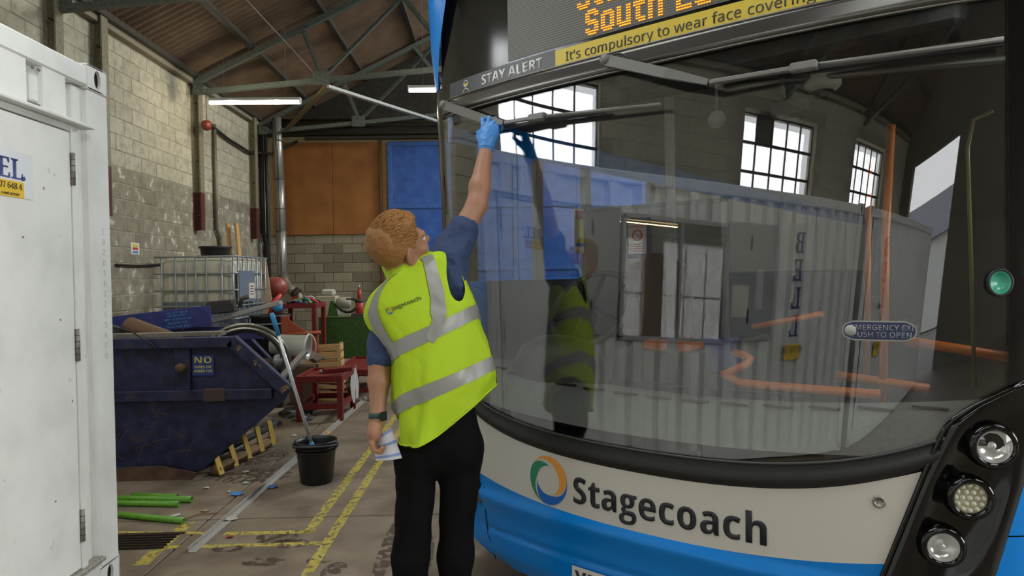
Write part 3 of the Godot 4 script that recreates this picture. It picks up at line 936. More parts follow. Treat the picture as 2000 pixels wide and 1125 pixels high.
func bus_build() -> void:
	var bus := thing("double_decker_bus", "blue and white double-decker bus with a wide dark windscreen and lit destination display", "bus", Vector3(0.511, 0, -2.569), -0.711)
	var black := M("gloss black", [8, 8, 9], 0.1)
	var satin := M("satin black rubber", [22, 22, 22], 0.5)
	var blue := M("bus blue", [0, 122, 208], 0.24, 0.0, {"metallic_specular": 0.4})
	var white := M("bus white", [198, 195, 187], 0.35, 0.0, {"clearcoat_enabled": true, "clearcoat": 0.3, "clearcoat_roughness": 0.05})
	var glass := M("bus glass", Color(0.05, 0.065, 0.055, 0.06), 0.0, 0.0, {"transparency": BaseMaterial3D.TRANSPARENCY_ALPHA})
	var screen_glass := M("coated windscreen glass", Color(0.03, 0.04, 0.035, 0.1), 0.0, 0.0, {"transparency": BaseMaterial3D.TRANSPARENCY_ALPHA, "metallic_specular": 0.707, "clearcoat_enabled": true, "clearcoat": 1.0, "clearcoat_roughness": 0.0})
	var z0 := func(_y: float) -> float: return 0.0
	var blue_top := func(u: float) -> float: return 0.571 + 0.067 * u * u + 0.03 * u * u * u * u
	var blk_bot := func(u: float) -> float: return 0.797 + 0.071 * u * u + 0.097 * u * u * u * u
	var gls_bot := func(u: float) -> float: return 0.879 + 0.065 * u * u + 0.09 * u * u * u * u
	var u_edge := func(y: float) -> float: return 0.856 + (y - 0.637) * 0.327
	var u_wing := func(y: float) -> float: return pw(y, [[0.2, 1.02], [0.5, 1.06], [0.631, 1.125], [0.899, 1.19], [1.1, 1.225], [1.22, 1.25]])
	var boff := func(y: float) -> float: return pw(y, [[0.22, -0.035], [0.3, 0.0], [0.385, 0.004], [0.398, -0.012], [0.41, 0.0], [0.46, 0.0], [0.5, 0.008], [0.53, 0.017], [0.55, 0.015], [0.572, 0.0]])
	var bump_bot := func(u: float) -> float: return 0.235 + 0.1 * smoothstep(0.72, 0.98, absf(u))
	# blue bumper between the lamp clusters
	var st := S(true)
	grid(st, 60, 26, func(i: float, j: float) -> Vector3:
		var t := lerpf(-1, 1, i)
		var y: float = lerpf(bump_bot.call(t * 0.85), blue_top.call(t * 0.85), j)
		return bus_front(t * u_edge.call(y), y, boff.call(y)), true)
	obj("bumper", st, blue, bus)
	# white panel that carries the name
	st = S(true)
	grid(st, 60, 6, func(i: float, j: float) -> Vector3:
		var t := lerpf(-1, 1, i)
		var y: float = lerpf(blue_top.call(t * 0.85), blk_bot.call(t * 0.94), j)
		return bus_front(t * u_edge.call(y), y, 0.0), true)
	obj("front_panel", st, white, bus)
	# black surround under the glass, standing slightly proud
	st = S(true)
	grid(st, 70, 8, func(i: float, j: float) -> Vector3:
		var u := u_of(i, -1.0, 1.0)
		var y: float = lerpf(blk_bot.call(u), gls_bot.call(u), j)
		return bus_front(u, y, 0.012 * sin(PI * clampf(j * 1.3, 0.0, 1.0)) + 0.001), true)
	obj("windscreen_surround", st, satin, bus)
	obj("rubber_seal", tb(range(41).map(func(i): return bus_front(u_of(i / 40.0, -1.02, 1.02), gls_bot.call(u_of(i / 40.0, -1.02, 1.02)) + 0.004, 0.004)), 0.006, 6), M("seal grey", [40, 40, 39], 0.4), bus)
	# windscreen: stacked glass sheets, more of them added to strengthen the reflection
	for off in [0.0, -0.004, -0.008]:
		st = hband(-1.157, 1.157, gls_bot, func(_u: float) -> float: return 2.335, func(_y: float) -> float: return off, 72, 30)
		obj("windscreen", st, screen_glass, bus)
	# corner pillars and lamp clusters on both sides
	for sd in [-1.0, 1.0]:
		var su := func(f: Callable) -> Callable: return func(y: float) -> float: return sd * f.call(y)
		var fl: bool = sd > 0
		obj("corner_pillar", vband(1.02, 2.5, su.call(func(y: float) -> float: return pw(y, [[1.0, 1.05], [1.1, 1.15], [1.2, 1.155], [2.5, 1.15]])), su.call(func(_y: float) -> float: return HW), z0, 12, 24, fl), black, bus)
		# cluster pan: dished between its rim and the wing
		st = S(true)
		var top := func(y: float) -> float: return y
		grid(st, 22, 36, func(i: float, j: float) -> Vector3:
			var y := lerpf(0.5, 1.22, j)
			var a: float = pw(y, [[0.5, 0.811], [0.943, 0.956], [1.031, 0.987], [1.086, 1.01], [1.143, 1.077], [1.212, 1.191], [1.22, 1.21]])
			var b: float = u_wing.call(y)
			var dish := sin(PI * clampf(i, 0, 1)) * sin(PI * clampf((y - 0.5) / 0.72, 0, 1))
			return bus_front(sd * lerpf(a, b, i), y, 0.014 * smoothstep(0.0, 0.08, 1.0 - i) * smoothstep(0.0, 0.08, i) - 0.028 * smoothstep(0.25, 0.9, dish)), fl)
		var cl := obj("lamp_cluster", st, black, bus)
		obj("cluster_rim", tb(range(25).map(func(k): return bus_front(sd * pw(0.5 + 0.72 * k / 24.0, [[0.5, 0.811], [0.943, 0.956], [1.031, 0.987], [1.086, 1.01], [1.143, 1.077], [1.212, 1.191], [1.22, 1.21]]), 0.5 + 0.72 * k / 24.0, 0.004)), 0.008, 6), black, bus)
		var lamps := [[1.116, 1.022, 0.05, "headlamp"], [1.062, 0.864, 0.047, "led_lamp"], [0.996, 0.712, 0.044, "headlamp"]]
		var chrome := M("lamp chrome", [214, 215, 214], 0.22, 0.55)
		var lens_m := M("lamp lens", Color(0.3, 0.31, 0.31, 0.03), 0.02, 0.0, {"transparency": BaseMaterial3D.TRANSPARENCY_ALPHA})
		for q in lamps:
			var u: float = sd * q[0]
			var r: float = q[2]
			obj_ring(cl, u, q[1], [[r + 0.022, -0.02], [r + 0.018, 0.014], [r + 0.009, 0.024], [r, 0.02], [r - 0.001, 0.0]], black, "lamp_bezel")
			if q[3] == "headlamp":
				obj_ring(cl, u, q[1], [[r, 0.016], [r * 0.93, 0.006], [r * 0.72, -0.002], [r * 0.45, -0.008], [r * 0.24, -0.01], [r * 0.22, 0.006], [r * 0.12, 0.012], [0.0, 0.013]], chrome, "reflector")
				obj_ring(cl, u, q[1], [[r, 0.018], [r * 0.7, 0.024], [r * 0.35, 0.028], [0.0, 0.029]], lens_m, "lens")
			else:
				obj_ring(cl, u, q[1], [[r, 0.012], [r, 0.006], [0.0, 0.006]], M("led lamp board", [170, 170, 150], 0.5), "led_board")
				for k in 19:
					var rr := 0.0 if k == 0 else (0.42 if k < 7 else 0.8)
					var a := 0.0 if k == 0 else (TAU * k / 6.0 if k < 7 else TAU * k / 12.0)
					var p := bus_front(u, q[1])
					var n := (bus_front(u, q[1], 0.1) - p).normalized()
					var x := Vector3.UP.cross(n).normalized()
					var y2 := n.cross(x)
					var sp := S(true)
					lathe(sp, [[0.0075, 0.006], [0.006, 0.011], [0.003, 0.0135], [0.0, 0.014]], p + x * cos(a) * r * rr + y2 * sin(a) * r * rr, Basis(x, n, x.cross(n)), 8)
					obj("led_lens", sp, M("led lens", [222, 222, 196], 0.15), cl)
				obj_ring(cl, u, q[1], [[r, 0.017], [0.0, 0.02]], lens_m, "lens")
		# blue wing outside the cluster and the blue apron below it
		obj("wing", vband(0.752, 1.215, su.call(u_wing), su.call(func(_y: float) -> float: return HW), z0, 10, 12, fl), blue, bus)
		obj("wing", vband(0.27, 0.748, su.call(u_wing), su.call(func(_y: float) -> float: return HW), func(y: float) -> float: return boff.call(minf(y, 0.46)), 10, 18, fl), blue, bus)
		st = S(true)
		grid(st, 10, 14, func(i: float, j: float) -> Vector3:
			var t: float = lerpf(0.78, 1.02, i)
			var y: float = lerpf(bump_bot.call(t), 0.502, j)
			return bus_front(sd * lerpf(u_edge.call(y), u_wing.call(y), i), y, boff.call(minf(y, 0.46))), fl)
		obj("bumper_corner", st, blue, bus)
		# panel seam
		obj("panel_seam", tb([bus_front(sd * 0.80, 0.575, 0.002), bus_front(sd * 0.792, 0.45, 0.001), bus_front(sd * 0.775, 0.36, 0.002), bus_front(sd * 0.762, 0.345, 0.002), bus_front(sd * 0.748, 0.25, -0.018)], 0.003, 5), M("seam dark", [4, 22, 48], 0.6), bus)
		# body sides
		side_of_bus(bus, sd, blue, black, glass)
	# lower door line of the white panel: lock
	front_ring(bus, "panel_lock", 0.835, 0.827, [[0.019, 0.0], [0.019, 0.004], [0.013, 0.006], [0.012, 0.003], [0.0, 0.003]], M("lock steel", [150, 150, 146], 0.3, 0.8))
	# wiper panel, message strip and display glass above the windscreen
	var wp := M("dark grey gloss panel", [92, 90, 86], 0.24, 0.75)
	obj("wiper_panel", vband(2.335, 2.418, func(_y: float) -> float: return -1.11, func(_y: float) -> float: return 1.16, func(y: float) -> float: return pw(y, [[2.335, 0.004], [2.342, 0.02], [2.35, 0.024], [2.41, 0.018], [2.418, 0.004]]), 60, 8), wp, bus)
	for y in [2.337, 2.416]:
		obj("panel_trim", tb(range(41).map(func(i): return bus_front(lerpf(-1.1, 1.16, i / 40.0), y, 0.016)), 0.004, 6), M("trim bright", [120, 118, 112], 0.25, 0.6), bus)
	obj("display_glass", vband(2.5, 3.3, func(_y: float) -> float: return -1.15, func(_y: float) -> float: return 1.15, z0, 48, 8), black, bus)
	obj("display_glass_edge", vband(2.416, 2.5, func(_y: float) -> float: return -1.15, func(_y: float) -> float: return 1.16, z0, 48, 2), black, bus)
	front_plate(bus, "message_strip", -1.068, -0.378, 2.418, 2.494, 0.003, M("strip slate", [58, 61, 68], 0.35))
	front_plate(bus, "message_strip", -0.378, 1.12, 2.418, 2.489, 0.003, M("strip yellow", [206, 182, 60], 0.4))
	var on := func(u0: float, y0: float, off: float) -> Callable:
		return func(x: float, y: float, z: float) -> Vector3: return bus_front(u0 + x, y0 + y, off + z)
	text("strip_lettering", "STAY ALERT", 0.042, on.call(-0.632, 2.455, 0.003), M("strip letters white", [214, 214, 210], 0.5), bus, "Droid Sans", 700, 1.16)
	text("strip_lettering", "It's compulsory to wear face coverings on board", 0.037, on.call(0.305, 2.452, 0.003), M("strip letters dark", [56, 52, 44], 0.5), bus, "Droid Sans", 400, 1.13)
	# masked face mark
	var wm := M("strip letters white")
	front_ring(bus, "face_mark", -0.934, 2.466, [[0.0165, 0.003], [0.0165, 0.005], [0.0135, 0.005], [0.0135, 0.003]], wm)
	var fm := S()
	var fp := []
	for k in 13:
		var a := PI + PI * k / 12.0
		fp.append(bus_front(-0.934 + 0.0125 * cos(a), 2.467 + 0.0125 * sin(a), 0.005))
	for k in range(1, 12):
		tri_o(fm, fp[0], fp[k], fp[k + 1], bus_front(-0.934, 2.46, -0.1))
	obj("face_mask_mark", fm, M("strip yellow"), bus)
	obj("shoulder_mark", tb(range(9).map(func(k): return bus_front(-0.934 + 0.02 * cos(PI * k / 8.0), 2.424 + 0.02 * sin(PI * k / 8.0), 0.004)), 0.0018, 5), wm, bus)
	led_display(bus)
	# name and ring mark on the white panel
	text("name_lettering", "Stagecoach", 0.103, on.call(0.124, 0.676, 0.001), M("name black", [30, 31, 38], 0.45), bus, "Droid Sans", 700, 1.0)
	ring_mark(bus, func(x: float, y: float) -> Vector3: return bus_front(-0.394 + x, 0.69 + y, 0.002), 0.1)
	# registration plate
	front_plate(bus, "registration_plate", -0.264, 0.256, 0.262, 0.374, 0.016, M("plate white", [206, 206, 202], 0.4))
	text("plate_lettering", "YN", 0.079, on.call(-0.185, 0.316, 0.016), M("plate black", [18, 18, 20], 0.5), bus, "Droid Sans", 700, 0.85)
	# blue upper corner flashes and the upper deck front
	for sd in [-1.0, 1.0]:
		var su := func(f: Callable) -> Callable: return func(y: float) -> float: return sd * f.call(y)
		obj("corner_flash", vband(2.5, 3.3, su.call(func(y: float) -> float: return minf(HW, pw(y, [[2.5, 1.19], [2.62, 1.15], [2.9, 1.04], [3.3, 0.95]]))), su.call(func(_y: float) -> float: return HW), func(y: float) -> float: return pw(y, [[2.5, 0.004], [2.7, 0.025], [3.3, 0.05]]), 12, 20, sd > 0), blue, bus)
	obj("upper_windscreen", vband(3.3, 4.1, func(_y: float) -> float: return -HW, func(_y: float) -> float: return HW, z0, 40, 8), black, bus)
	obj("roof_dome", vband(4.1, 4.32, func(_y: float) -> float: return -HW, func(_y: float) -> float: return HW, func(y: float) -> float: return -0.25 * pow((y - 4.1) / 0.22, 2.0), 40, 5), blue, bus)
	obj("roof", bx(Vector3(0, 4.3, -5.5), Vector3(2.5, 0.06, 10.2), 0.02), blue, bus)
	obj("deck", bx(Vector3(0, 2.44, -5.55), Vector3(2.5, 0.06, 10.5)), M("ceiling panel grey", [84, 78, 72], 0.6), bus)
	obj("rear", bx(Vector3(0, 2.3, -10.7), Vector3(2.5, 4.0, 0.06)), blue, bus)
	obj("rear_lining", bx(Vector3(0, 1.4, -10.62), Vector3(2.4, 2.1, 0.04)), M("lining grey", [70, 73, 76], 0.7), bus)
	obj("saloon_floor", bx(Vector3(0, 0.33, -5.5), Vector3(2.5, 0.06, 10.4)), M("vinyl floor", [70, 70, 74], 0.7), bus)
	for w in [[-1.16, -2.75], [1.16, -2.75], [-1.16, -8.1], [1.16, -8.1]]:
		st = S(true)
		lathe(st, [[0.0, -0.13], [0.3, -0.13], [0.46, -0.12], [0.48, -0.1], [0.48, 0.1], [0.46, 0.12], [0.3, 0.13], [0.0, 0.13]], Vector3(w[0] * 0.97, 0.48, w[1]), Basis(Vector3(0, 0, 1), PI / 2.0), 28)
		obj("wheel", st, M("tyre", [24, 24, 24], 0.85), bus)
	emergency_sticker(bus, on)
	wipers(bus)
	cab(bus)

func obj_ring(parent: Node, u: float, y: float, prof: Array, mat: Material, called: String) -> void:
	front_ring(parent, called, u, y, prof, mat)

func side_of_bus(bus: Node, sd: float, blue: Material, black: Material, glass: Material) -> void:
	var x := sd * (HW - 0.02)
	var zf := -0.45
	var zr := -10.7
	var mk := func(called: String, y0: float, y1: float, za: float, zb: float, m: Material, t := 0.04) -> void:
		obj(called, bx(Vector3(x, (y0 + y1) * 0.5, (za + zb) * 0.5), Vector3(t, y1 - y0, absf(zb - za))), m, bus)
	var grey := M("window pillar grey", [112, 114, 114], 0.5)
	obj("side_lining", bx(Vector3(sd * (HW - 0.06), 0.95, -5.6), Vector3(0.03, 1.14, 10.0)), M("lining grey", [70, 73, 76], 0.7), bus)
	mk.call("side_panel", 0.28, 1.52, zf - 0.02, zr, blue)
	mk.call("side_panel", 2.26, 3.2, zf + 0.1, zr, blue)
	mk.call("side_panel", 3.9, 4.3, zf + 0.1, zr, blue)
	mk.call("upper_side_window", 3.2, 3.9, zf + 0.1, zr, black)
	mk.call("side_pillar", 1.52, 2.26, zf + 0.08, -0.53, black)
	for zz in [-1.11, -1.66, -2.6, -4.1, -5.6, -7.1, -8.6, -10.1]:
		mk.call("side_pillar", 1.52, 2.26, zz + 0.035, zz - 0.035, grey)
	mk.call("side_pillar", 1.52, 2.26, -10.4, zr, black)
	for q in [[-0.53, -1.08], [-1.14, -1.63], [-1.7, -2.56], [-2.64, -4.06], [-4.14, -5.56], [-5.64, -7.06], [-7.14, -8.56], [-8.64, -10.06]]:
		mk.call("side_window", 1.53, 2.25, q[0], q[1], glass, 0.006)

func led_display(bus: Node) -> void:
	# unlit matrix: grey panel with rows of dark dots
	var im := Image.create(16, 16, false, Image.FORMAT_RGB8)
	im.fill(Color8(104, 104, 98))
	im.fill_rect(Rect2i(1, 4, 13, 6), Color8(66, 64, 58))
	im.fill_rect(Rect2i(4, 5, 7, 4), Color8(40, 38, 34))
	var tex := ImageTexture.create_from_image(im)
	var panel := M("led matrix", Color.WHITE, 0.45)
	panel.albedo_texture = tex
	var p := 0.0104
	var cols := 124
	var rows := 34
	panel.uv1_scale = Vector3(cols, rows, 1)
	var u0 := -0.645
	var y0 := 2.522
	front_plate(bus, "display_matrix", u0, u0 + cols * p, y0 - 0.02, y0 - 0.02 + rows * p, 0.002, panel)
	front_plate(bus, "display_margin", u0 + cols * p, u0 + cols * p + 0.03, y0 - 0.02, y0 - 0.02 + rows * p, 0.002, M("matrix margin", [70, 70, 66], 0.5))
	var F := {
		"S": [".XXXX.", "XXXXXX", "XX..XX", "XX....", "XXXXX.", ".XXXXX", "....XX", "XX..XX", "XXXXXX", ".XXXX."],
		"o": ["......", "......", ".XXXX.", "XXXXXX", "XX..XX", "XX..XX", "XX..XX", "XX..XX", "XXXXXX", ".XXXX."],
		"u": ["......", "......", "XX..XX", "XX..XX", "XX..XX", "XX..XX", "XX..XX", "XX..XX", "XXXXXX", ".XXXXX"],
		"t": [".XX...", ".XX...", "XXXXX.", "XXXXX.", ".XX...", ".XX...", ".XX...", ".XX...", ".XXXX.", "..XXX."],
		"h": ["XX....", "XX....", "XXXXX.", "XXXXXX", "XX..XX", "XX..XX", "XX..XX", "XX..XX", "XX..XX", "XX..XX"],
		"E": ["XXXXXX", "XXXXXX", "XX....", "XX....", "XXXXX.", "XXXXX.", "XX....", "XX....", "XXXXXX", "XXXXXX"],
		"a": ["......", "......", ".XXXX.", "XXXXXX", "....XX", ".XXXXX", "XX..XX", "XX..XX", "XXXXXX", ".XXXXX"],
		"s": ["......", "......", ".XXXX.", "XXXXXX", "XX....", "XXXXX.", ".XXXXX", "....XX", "XXXXXX", ".XXXX."],
		"g": ["......", "......", ".XXXXX", "XXXXXX", "XX..XX", "XX..XX", "XXXXXX", ".XXXXX", "....XX", ".XXXX."],
		"e": ["......", "......", ".XXXX.", "XXXXXX", "XX..XX", "XXXXXX", "XXXXXX", "XX....", "XXXXXX", ".XXXX."],
		"c": ["......", "......", ".XXXX.", "XXXXXX", "XX....", "XX....", "XX....", "XX....", "XXXXXX", ".XXXX."],
		" ": [".", ".", ".", ".", ".", ".", ".", ".", ".", "."]}
	var st := S()
	for line in [["Stagecoach", -0.258, 2.628], ["South East", -0.218, 2.516]]:
		var u: float = line[1]
		for ch in line[0]:
			var g: Array = F[ch]
			for r in 10:
				for c in g[r].length():
					if g[r][c] == "X":
						var q := bus_front(u + c * p, line[2] + (9 - r) * p, 0.004)
						box(st, q, Vector3(0.0078, 0.0042, 0.003))
			u += (g[0].length() + (1 if ch != "t" else 0)) * p + (0.02 if ch == " " else 0.0)
	var amber := M("lit amber led", [255, 170, 30], 0.5, 0.0, {"emission_enabled": true, "emission": Color(1.0, 0.6, 0.09), "emission_energy_multiplier": 1.4})
	obj("lit_led_letters", st, amber, bus)

func ring_mark(parent: Node, f: Callable, R: float) -> void:
	# three interlocking crescents: amber, green and blue
	var cols := [["mark green", [16, 128, 92], 75.0, 182.0], ["mark blue", [10, 96, 186], 185.0, 182.0], ["mark amber", [222, 152, 62], 285.0, 222.0]]
	for k in 3:
		var c: Array = cols[k]
		var st := S()
		var n := 30
		var rows := []
		for i in n + 1:
			var t := float(i) / n
			var a := deg_to_rad(c[2] + c[3] * t)
			var out := lerpf(0.6, 1.0, smoothstep(0.0, 0.42, t))
			var inn := lerpf(0.6, 0.985, smoothstep(0.45, 1.0, t)) if t > 0.45 else 0.6
			inn = minf(inn, out - 0.005)
			rows.append([f.call(cos(a) * R * out, sin(a) * R * 1.02 * out), f.call(cos(a) * R * inn, sin(a) * R * 1.02 * inn)])
		for i in n:
			quad_o(st, rows[i][0], rows[i][1], rows[i + 1][1], rows[i + 1][0], f.call(0, 0) - Vector3(0, 0, 1))
		obj("ring_mark", st, M(c[0], c[1], 0.4), parent)

func emergency_sticker(bus: Node, on: Callable) -> void:
	var st := front_plate(bus, "exit_sticker", 0.733, 0.935, 1.328, 1.39, 0.0015, M("sticker outline", [150, 155, 152], 0.5), 0.031)
	front_plate(st, "sticker_field", 0.737, 0.931, 1.332, 1.386, 0.0025, M("sticker navy", [38, 46, 80], 0.45), 0.027)
	text("sticker_lettering", "EMERGENCY EXIT", 0.016, on.call(0.848, 1.369, 0.003), M("sticker grey letters", [140, 146, 150], 0.5), st, "Droid Sans", 400, 1.05, 0.001)
	text("sticker_lettering", "PUSH TO OPEN", 0.016, on.call(0.842, 1.347, 0.003), M("sticker grey letters"), st, "Droid Sans", 400, 1.05, 0.001)
	front_ring(st, "push_button_mark", 0.757, 1.359, [[0.017, 0.002], [0.016, 0.005], [0.0, 0.005]], M("button pale", [156, 164, 158], 0.4))
	# green lens on the nearside edge of the glass
	front_ring(bus, "green_lens", 1.133, 1.506, [[0.036, 0.0], [0.036, 0.01], [0.03, 0.012], [0.029, 0.006], [0.0, 0.009]], M("green lens", [66, 160, 134], 0.25), 28, 0.85)
	front_ring(bus, "lens_ring", 1.133, 1.506, [[0.041, 0.0], [0.041, 0.012], [0.036, 0.014], [0.034, 0.008]], M("satin black rubber"), 28, 0.85)

func wipers(bus: Node) -> void:
	var arm := M("wiper arm grey", [108, 107, 104], 0.4, 0.2)
	var rub := M("satin black rubber")
	for q in [[[-1.03, 2.376, 0.06], [-0.709, 2.242, 0.09], [-0.588, 2.204, 0.085], [-0.416, 2.201, 0.07], [0.135, 2.164, 0.05], [-0.853, 2.214, 0.035], [-0.114, 2.182, 0.035]],
			[[-0.095, 2.372, 0.06], [0.173, 2.26, 0.09], [0.329, 2.2, 0.08], [0.631, 2.199, 0.07], [1.131, 2.203, 0.05], [0.339, 2.216, 0.035], [1.135, 2.194, 0.035]]]:
		var w := Node3D.new()
		w.name = "wiper"
		bus.add_child(w, true)
		var P := []
		for k in q:
			P.append(bus_front(k[0], k[1], k[2]))
		var n: Vector3 = (bus_front(q[0][0], q[0][1], 0.1) - bus_front(q[0][0], q[0][1])).normalized()
		# pivot cap and thick tapering arm
		var st := S(true)
		lathe(st, [[0.022, -0.06], [0.022, 0.012], [0.017, 0.02], [0.0, 0.024]], P[0], Basis(Vector3.UP.cross(n).normalized(), n, Vector3.UP.cross(n).normalized().cross(n)), 20)
		obj("pivot_cap", st, arm, w)
		st = S()
		var wds := [0.042, 0.036, 0.02]
		for k in 2:
			var f := frame_of(P[k + 1] - P[k])
			var a: Vector3 = P[k]
			var b: Vector3 = P[k + 1]
			var up := (n.cross(b - a)).normalized()
			var hh: float = wds[k] * 0.5
			var h2: float = wds[k + 1] * 0.5
			var c := (a + b) * 0.5
			var A := [a + up * hh + n * 0.012, a - up * hh + n * 0.012, a - up * hh - n * 0.012, a + up * hh - n * 0.012]
			var Bq := [b + up * h2 + n * 0.01, b - up * h2 + n * 0.01, b - up * h2 - n * 0.01, b + up * h2 - n * 0.01]
			for i in 4:
				quad_o(st, A[i], A[(i + 1) % 4], Bq[(i + 1) % 4], Bq[i], c)
			quad_o(st, A[0], A[1], A[2], A[3], b)
		obj("arm", st, arm, w)
		st = S()
		bar(st, P[2], P[3], 0.018, 0.016, 0.003)
		obj("arm_rod", st, arm, w)
		obj("arm_joint", bx(P[3], Vector3(0.085, 0.035, 0.03), 0.006, frame_of(P[3] - P[2]) * Basis(Vector3(0, 0, 1), PI / 2.0)), arm, w)
		obj("arm_rod", tb([P[3], P[4]], 0.008, 8), arm, w)
		st = S()
		bar(st, P[5], P[6], 0.02, 0.014)
		obj("blade", st, rub, w)
		obj("washer_hose", tb(arc(P[0] + n * 0.01 + Vector3(0.02, 0.0, 0), P[0].lerp(P[1], 0.45) + Vector3(0, 0.02, 0), Vector3(0.0, 0.022, 0.0)), 0.004, 6), rub, w)

func cab(bus: Node) -> void:
	var dash := NM("dash grey", [[0.0, [118, 121, 116]], [1.0, [140, 143, 137]]], 0.5, 0.6, 0.0, 160, 0.05)
	var dark := M("cab dark", [34, 35, 36], 0.6)
	var mid := M("cab grey", [104, 107, 108], 0.55)
	var pale := M("cab pale panel", [128, 130, 124], 0.5)
	var orange := M("handrail orange", [224, 120, 30], 0.35)
	# dashboard shelf follows the glass
	var st := S(true)
	grid(st, 40, 5, func(i: float, j: float) -> Vector3:
		var u := lerpf(-1.1, 1.1, i)
		var p := bus_front(u, 0.98, -0.02)
		var y := pw(j, [[0.0, 0.93], [0.2, 1.02], [0.6, 1.05], [1.0, 1.03]]) + 0.05 * u * u
		return Vector3(u * lerpf(1.0, 0.96, j), y, p.z - 0.42 * j), true)
	var ds := obj("dashboard", st, dash, bus)
	for k in 13:
		var u := -0.92 + 0.155 * k
		var p := bus_front(u, 0.98, -0.02)
		obj("air_slot", bx(Vector3(u, 1.048 + 0.05 * u * u, p.z - 0.2), Vector3(0.105, 0.006, 0.018), 0.002), dark, ds)
	obj("dashboard_front", bx(Vector3(0, 0.66, -0.62), Vector3(2.3, 0.74, 0.04)), dark, bus)
	# instrument binnacle and steering wheel
	st = S(true)
	lathe(st, [[0.26, -0.2], [0.25, 0.05], [0.2, 0.14], [0.1, 0.19], [0.0, 0.2]], Vector3(-0.62, 1.06, -0.42), Basis.from_scale(Vector3(1.0, 1.0, 0.75)), 24)
	obj("instrument_binnacle", st, M("binnacle charcoal", [58, 60, 60], 0.5), bus)
	var tilt := Basis(Vector3.RIGHT, 0.9)
	var wc := Vector3(-0.56, 1.38, -0.62)
	var sw := obj("steering_wheel", tb(range(33).map(func(k): return wc + tilt * Vector3(cos(TAU * k / 32.0) * 0.22, 0, sin(TAU * k / 32.0) * 0.22)), 0.016, 8, false), M("wheel grey", [74, 76, 76], 0.5), bus)
	for a in [0.4, PI - 0.4, PI * 1.5]:
		obj("spoke", tb([wc, wc + tilt * Vector3(cos(a) * 0.21, 0, sin(a) * 0.21)], 0.014, 6), dark, sw)
	obj("steering_column", tb([wc, wc + Vector3(0, -0.42, 0.28)], 0.04, 10), dark, bus)
	# driver's seat
	var seat := Node3D.new()
	seat.name = "driver_seat"
	bus.add_child(seat)
	var brown := M("seat moquette", [74, 60, 52], 0.85)
	st = S(true)
	grid(st, 16, 12, func(i: float, j: float) -> Vector3:
		var a := TAU * i
		var y := lerpf(0.95, 1.66, j)
		var wd := 0.24 * pow(1.0 - pow(clampf(j, 0, 0.999), 6.0), 0.4)
		return Vector3(-0.5 + cos(a) * wd, y, -1.12 - 0.1 * j + sin(a) * 0.07))
	obj("seat_back", st, brown, seat)
	obj("seat_cushion", bx(Vector3(-0.5, 0.9, -0.92), Vector3(0.48, 0.12, 0.46), 0.04), brown, seat)
	obj("seat_base", bx(Vector3(-0.5, 0.6, -0.95), Vector3(0.36, 0.5, 0.36), 0.02), dark, seat)
	# bulkhead behind the driver with a notice
	obj("bulkhead", bx(Vector3(-0.71, 1.18, -1.55), Vector3(0.98, 1.6, 0.05), 0.03), pale, bus)
	var nt := obj("notice_holder", bx(Vector3(-0.78, 1.77, -1.515), Vector3(0.165, 0.25, 0.012), 0.004), M("holder blue", [58, 70, 104], 0.5), bus)
	obj("notice_card", bx(Vector3(-0.78, 1.765, -1.507), Vector3(0.125, 0.19, 0.004)), M("card white", [196, 190, 180], 0.6), nt)
	var ring := S(true)
	lathe(ring, [[0.036, 0.0], [0.036, 0.003], [0.028, 0.003], [0.028, 0.0]], Vector3(-0.78, 1.785, -1.505), Basis(Vector3.RIGHT, PI / 2.0), 24)
	obj("prohibition_ring", ring, M("notice red"), nt)
	st = S()
	bar(st, Vector3(-0.803, 1.808, -1.503), Vector3(-0.757, 1.762, -1.503), 0.008, 0.002)
	obj("prohibition_bar", st, M("notice red"), nt)
	for k in 4:
		obj("print_line", bx(Vector3(-0.78, 1.73 - 0.014 * k, -1.504), Vector3(0.1 - 0.012 * (k % 2), 0.005, 0.001)), M("notice red"), nt)
	text("notice_lettering", "DO NOT USE", 0.014, func(x: float, y: float, z: float) -> Vector3: return Vector3(-0.78 + x, 1.84 + y, -1.505 + z), M("notice red"), nt, "Droid Sans", 700, 1.0, 0.001)
	# hazard notice in the cab side window
	var hz := obj("hazard_notice", bx(Vector3(-1.245, 1.84, -1.555), Vector3(0.004, 0.3, 0.11)), M("card white"), bus)
	for k in 8:
		var cc: Array = [["notice red", [190, 60, 48]], ["notice red", [190, 60, 48]], ["hazard yellow", [214, 204, 60]], ["hazard yellow", [214, 204, 60]], ["hazard yellow", [214, 204, 60]], ["hazard yellow", [214, 204, 60]], ["hazard yellow", [214, 204, 60]], ["notice blue", [92, 130, 178]]][k]
		obj("hazard_panel", bx(Vector3(-1.242, 1.962 - 0.031 * k, -1.572), Vector3(0.002, 0.024, 0.064)), M(cc[0], cc[1], 0.5), hz)
		obj("hazard_symbol", bx(Vector3(-1.242, 1.962 - 0.031 * k, -1.522), Vector3(0.002, 0.016, 0.018), 0.0, Basis(Vector3.RIGHT, PI / 4.0)), M(cc[0]), hz)
	# cab door, ticket machine and half-height screen
	obj("cab_door", bx(Vector3(0.0, 0.86, -1.05), Vector3(0.05, 0.68, 0.95), 0.01), mid, bus)
	obj("cab_shelf", bx(Vector3(-0.15, 1.19, -0.82), Vector3(0.42, 0.05, 0.1), 0.01), orange, bus)
	obj("ticket_machine", bx(Vector3(0.06, 1.17, -0.75), Vector3(0.14, 0.16, 0.1), 0.01), M("reader blue", [60, 66, 130], 0.4), bus)
	obj("screen_post", bx(Vector3(0.008, 1.76, -0.35), Vector3(0.035, 1.1, 0.03), 0.004), mid, bus)
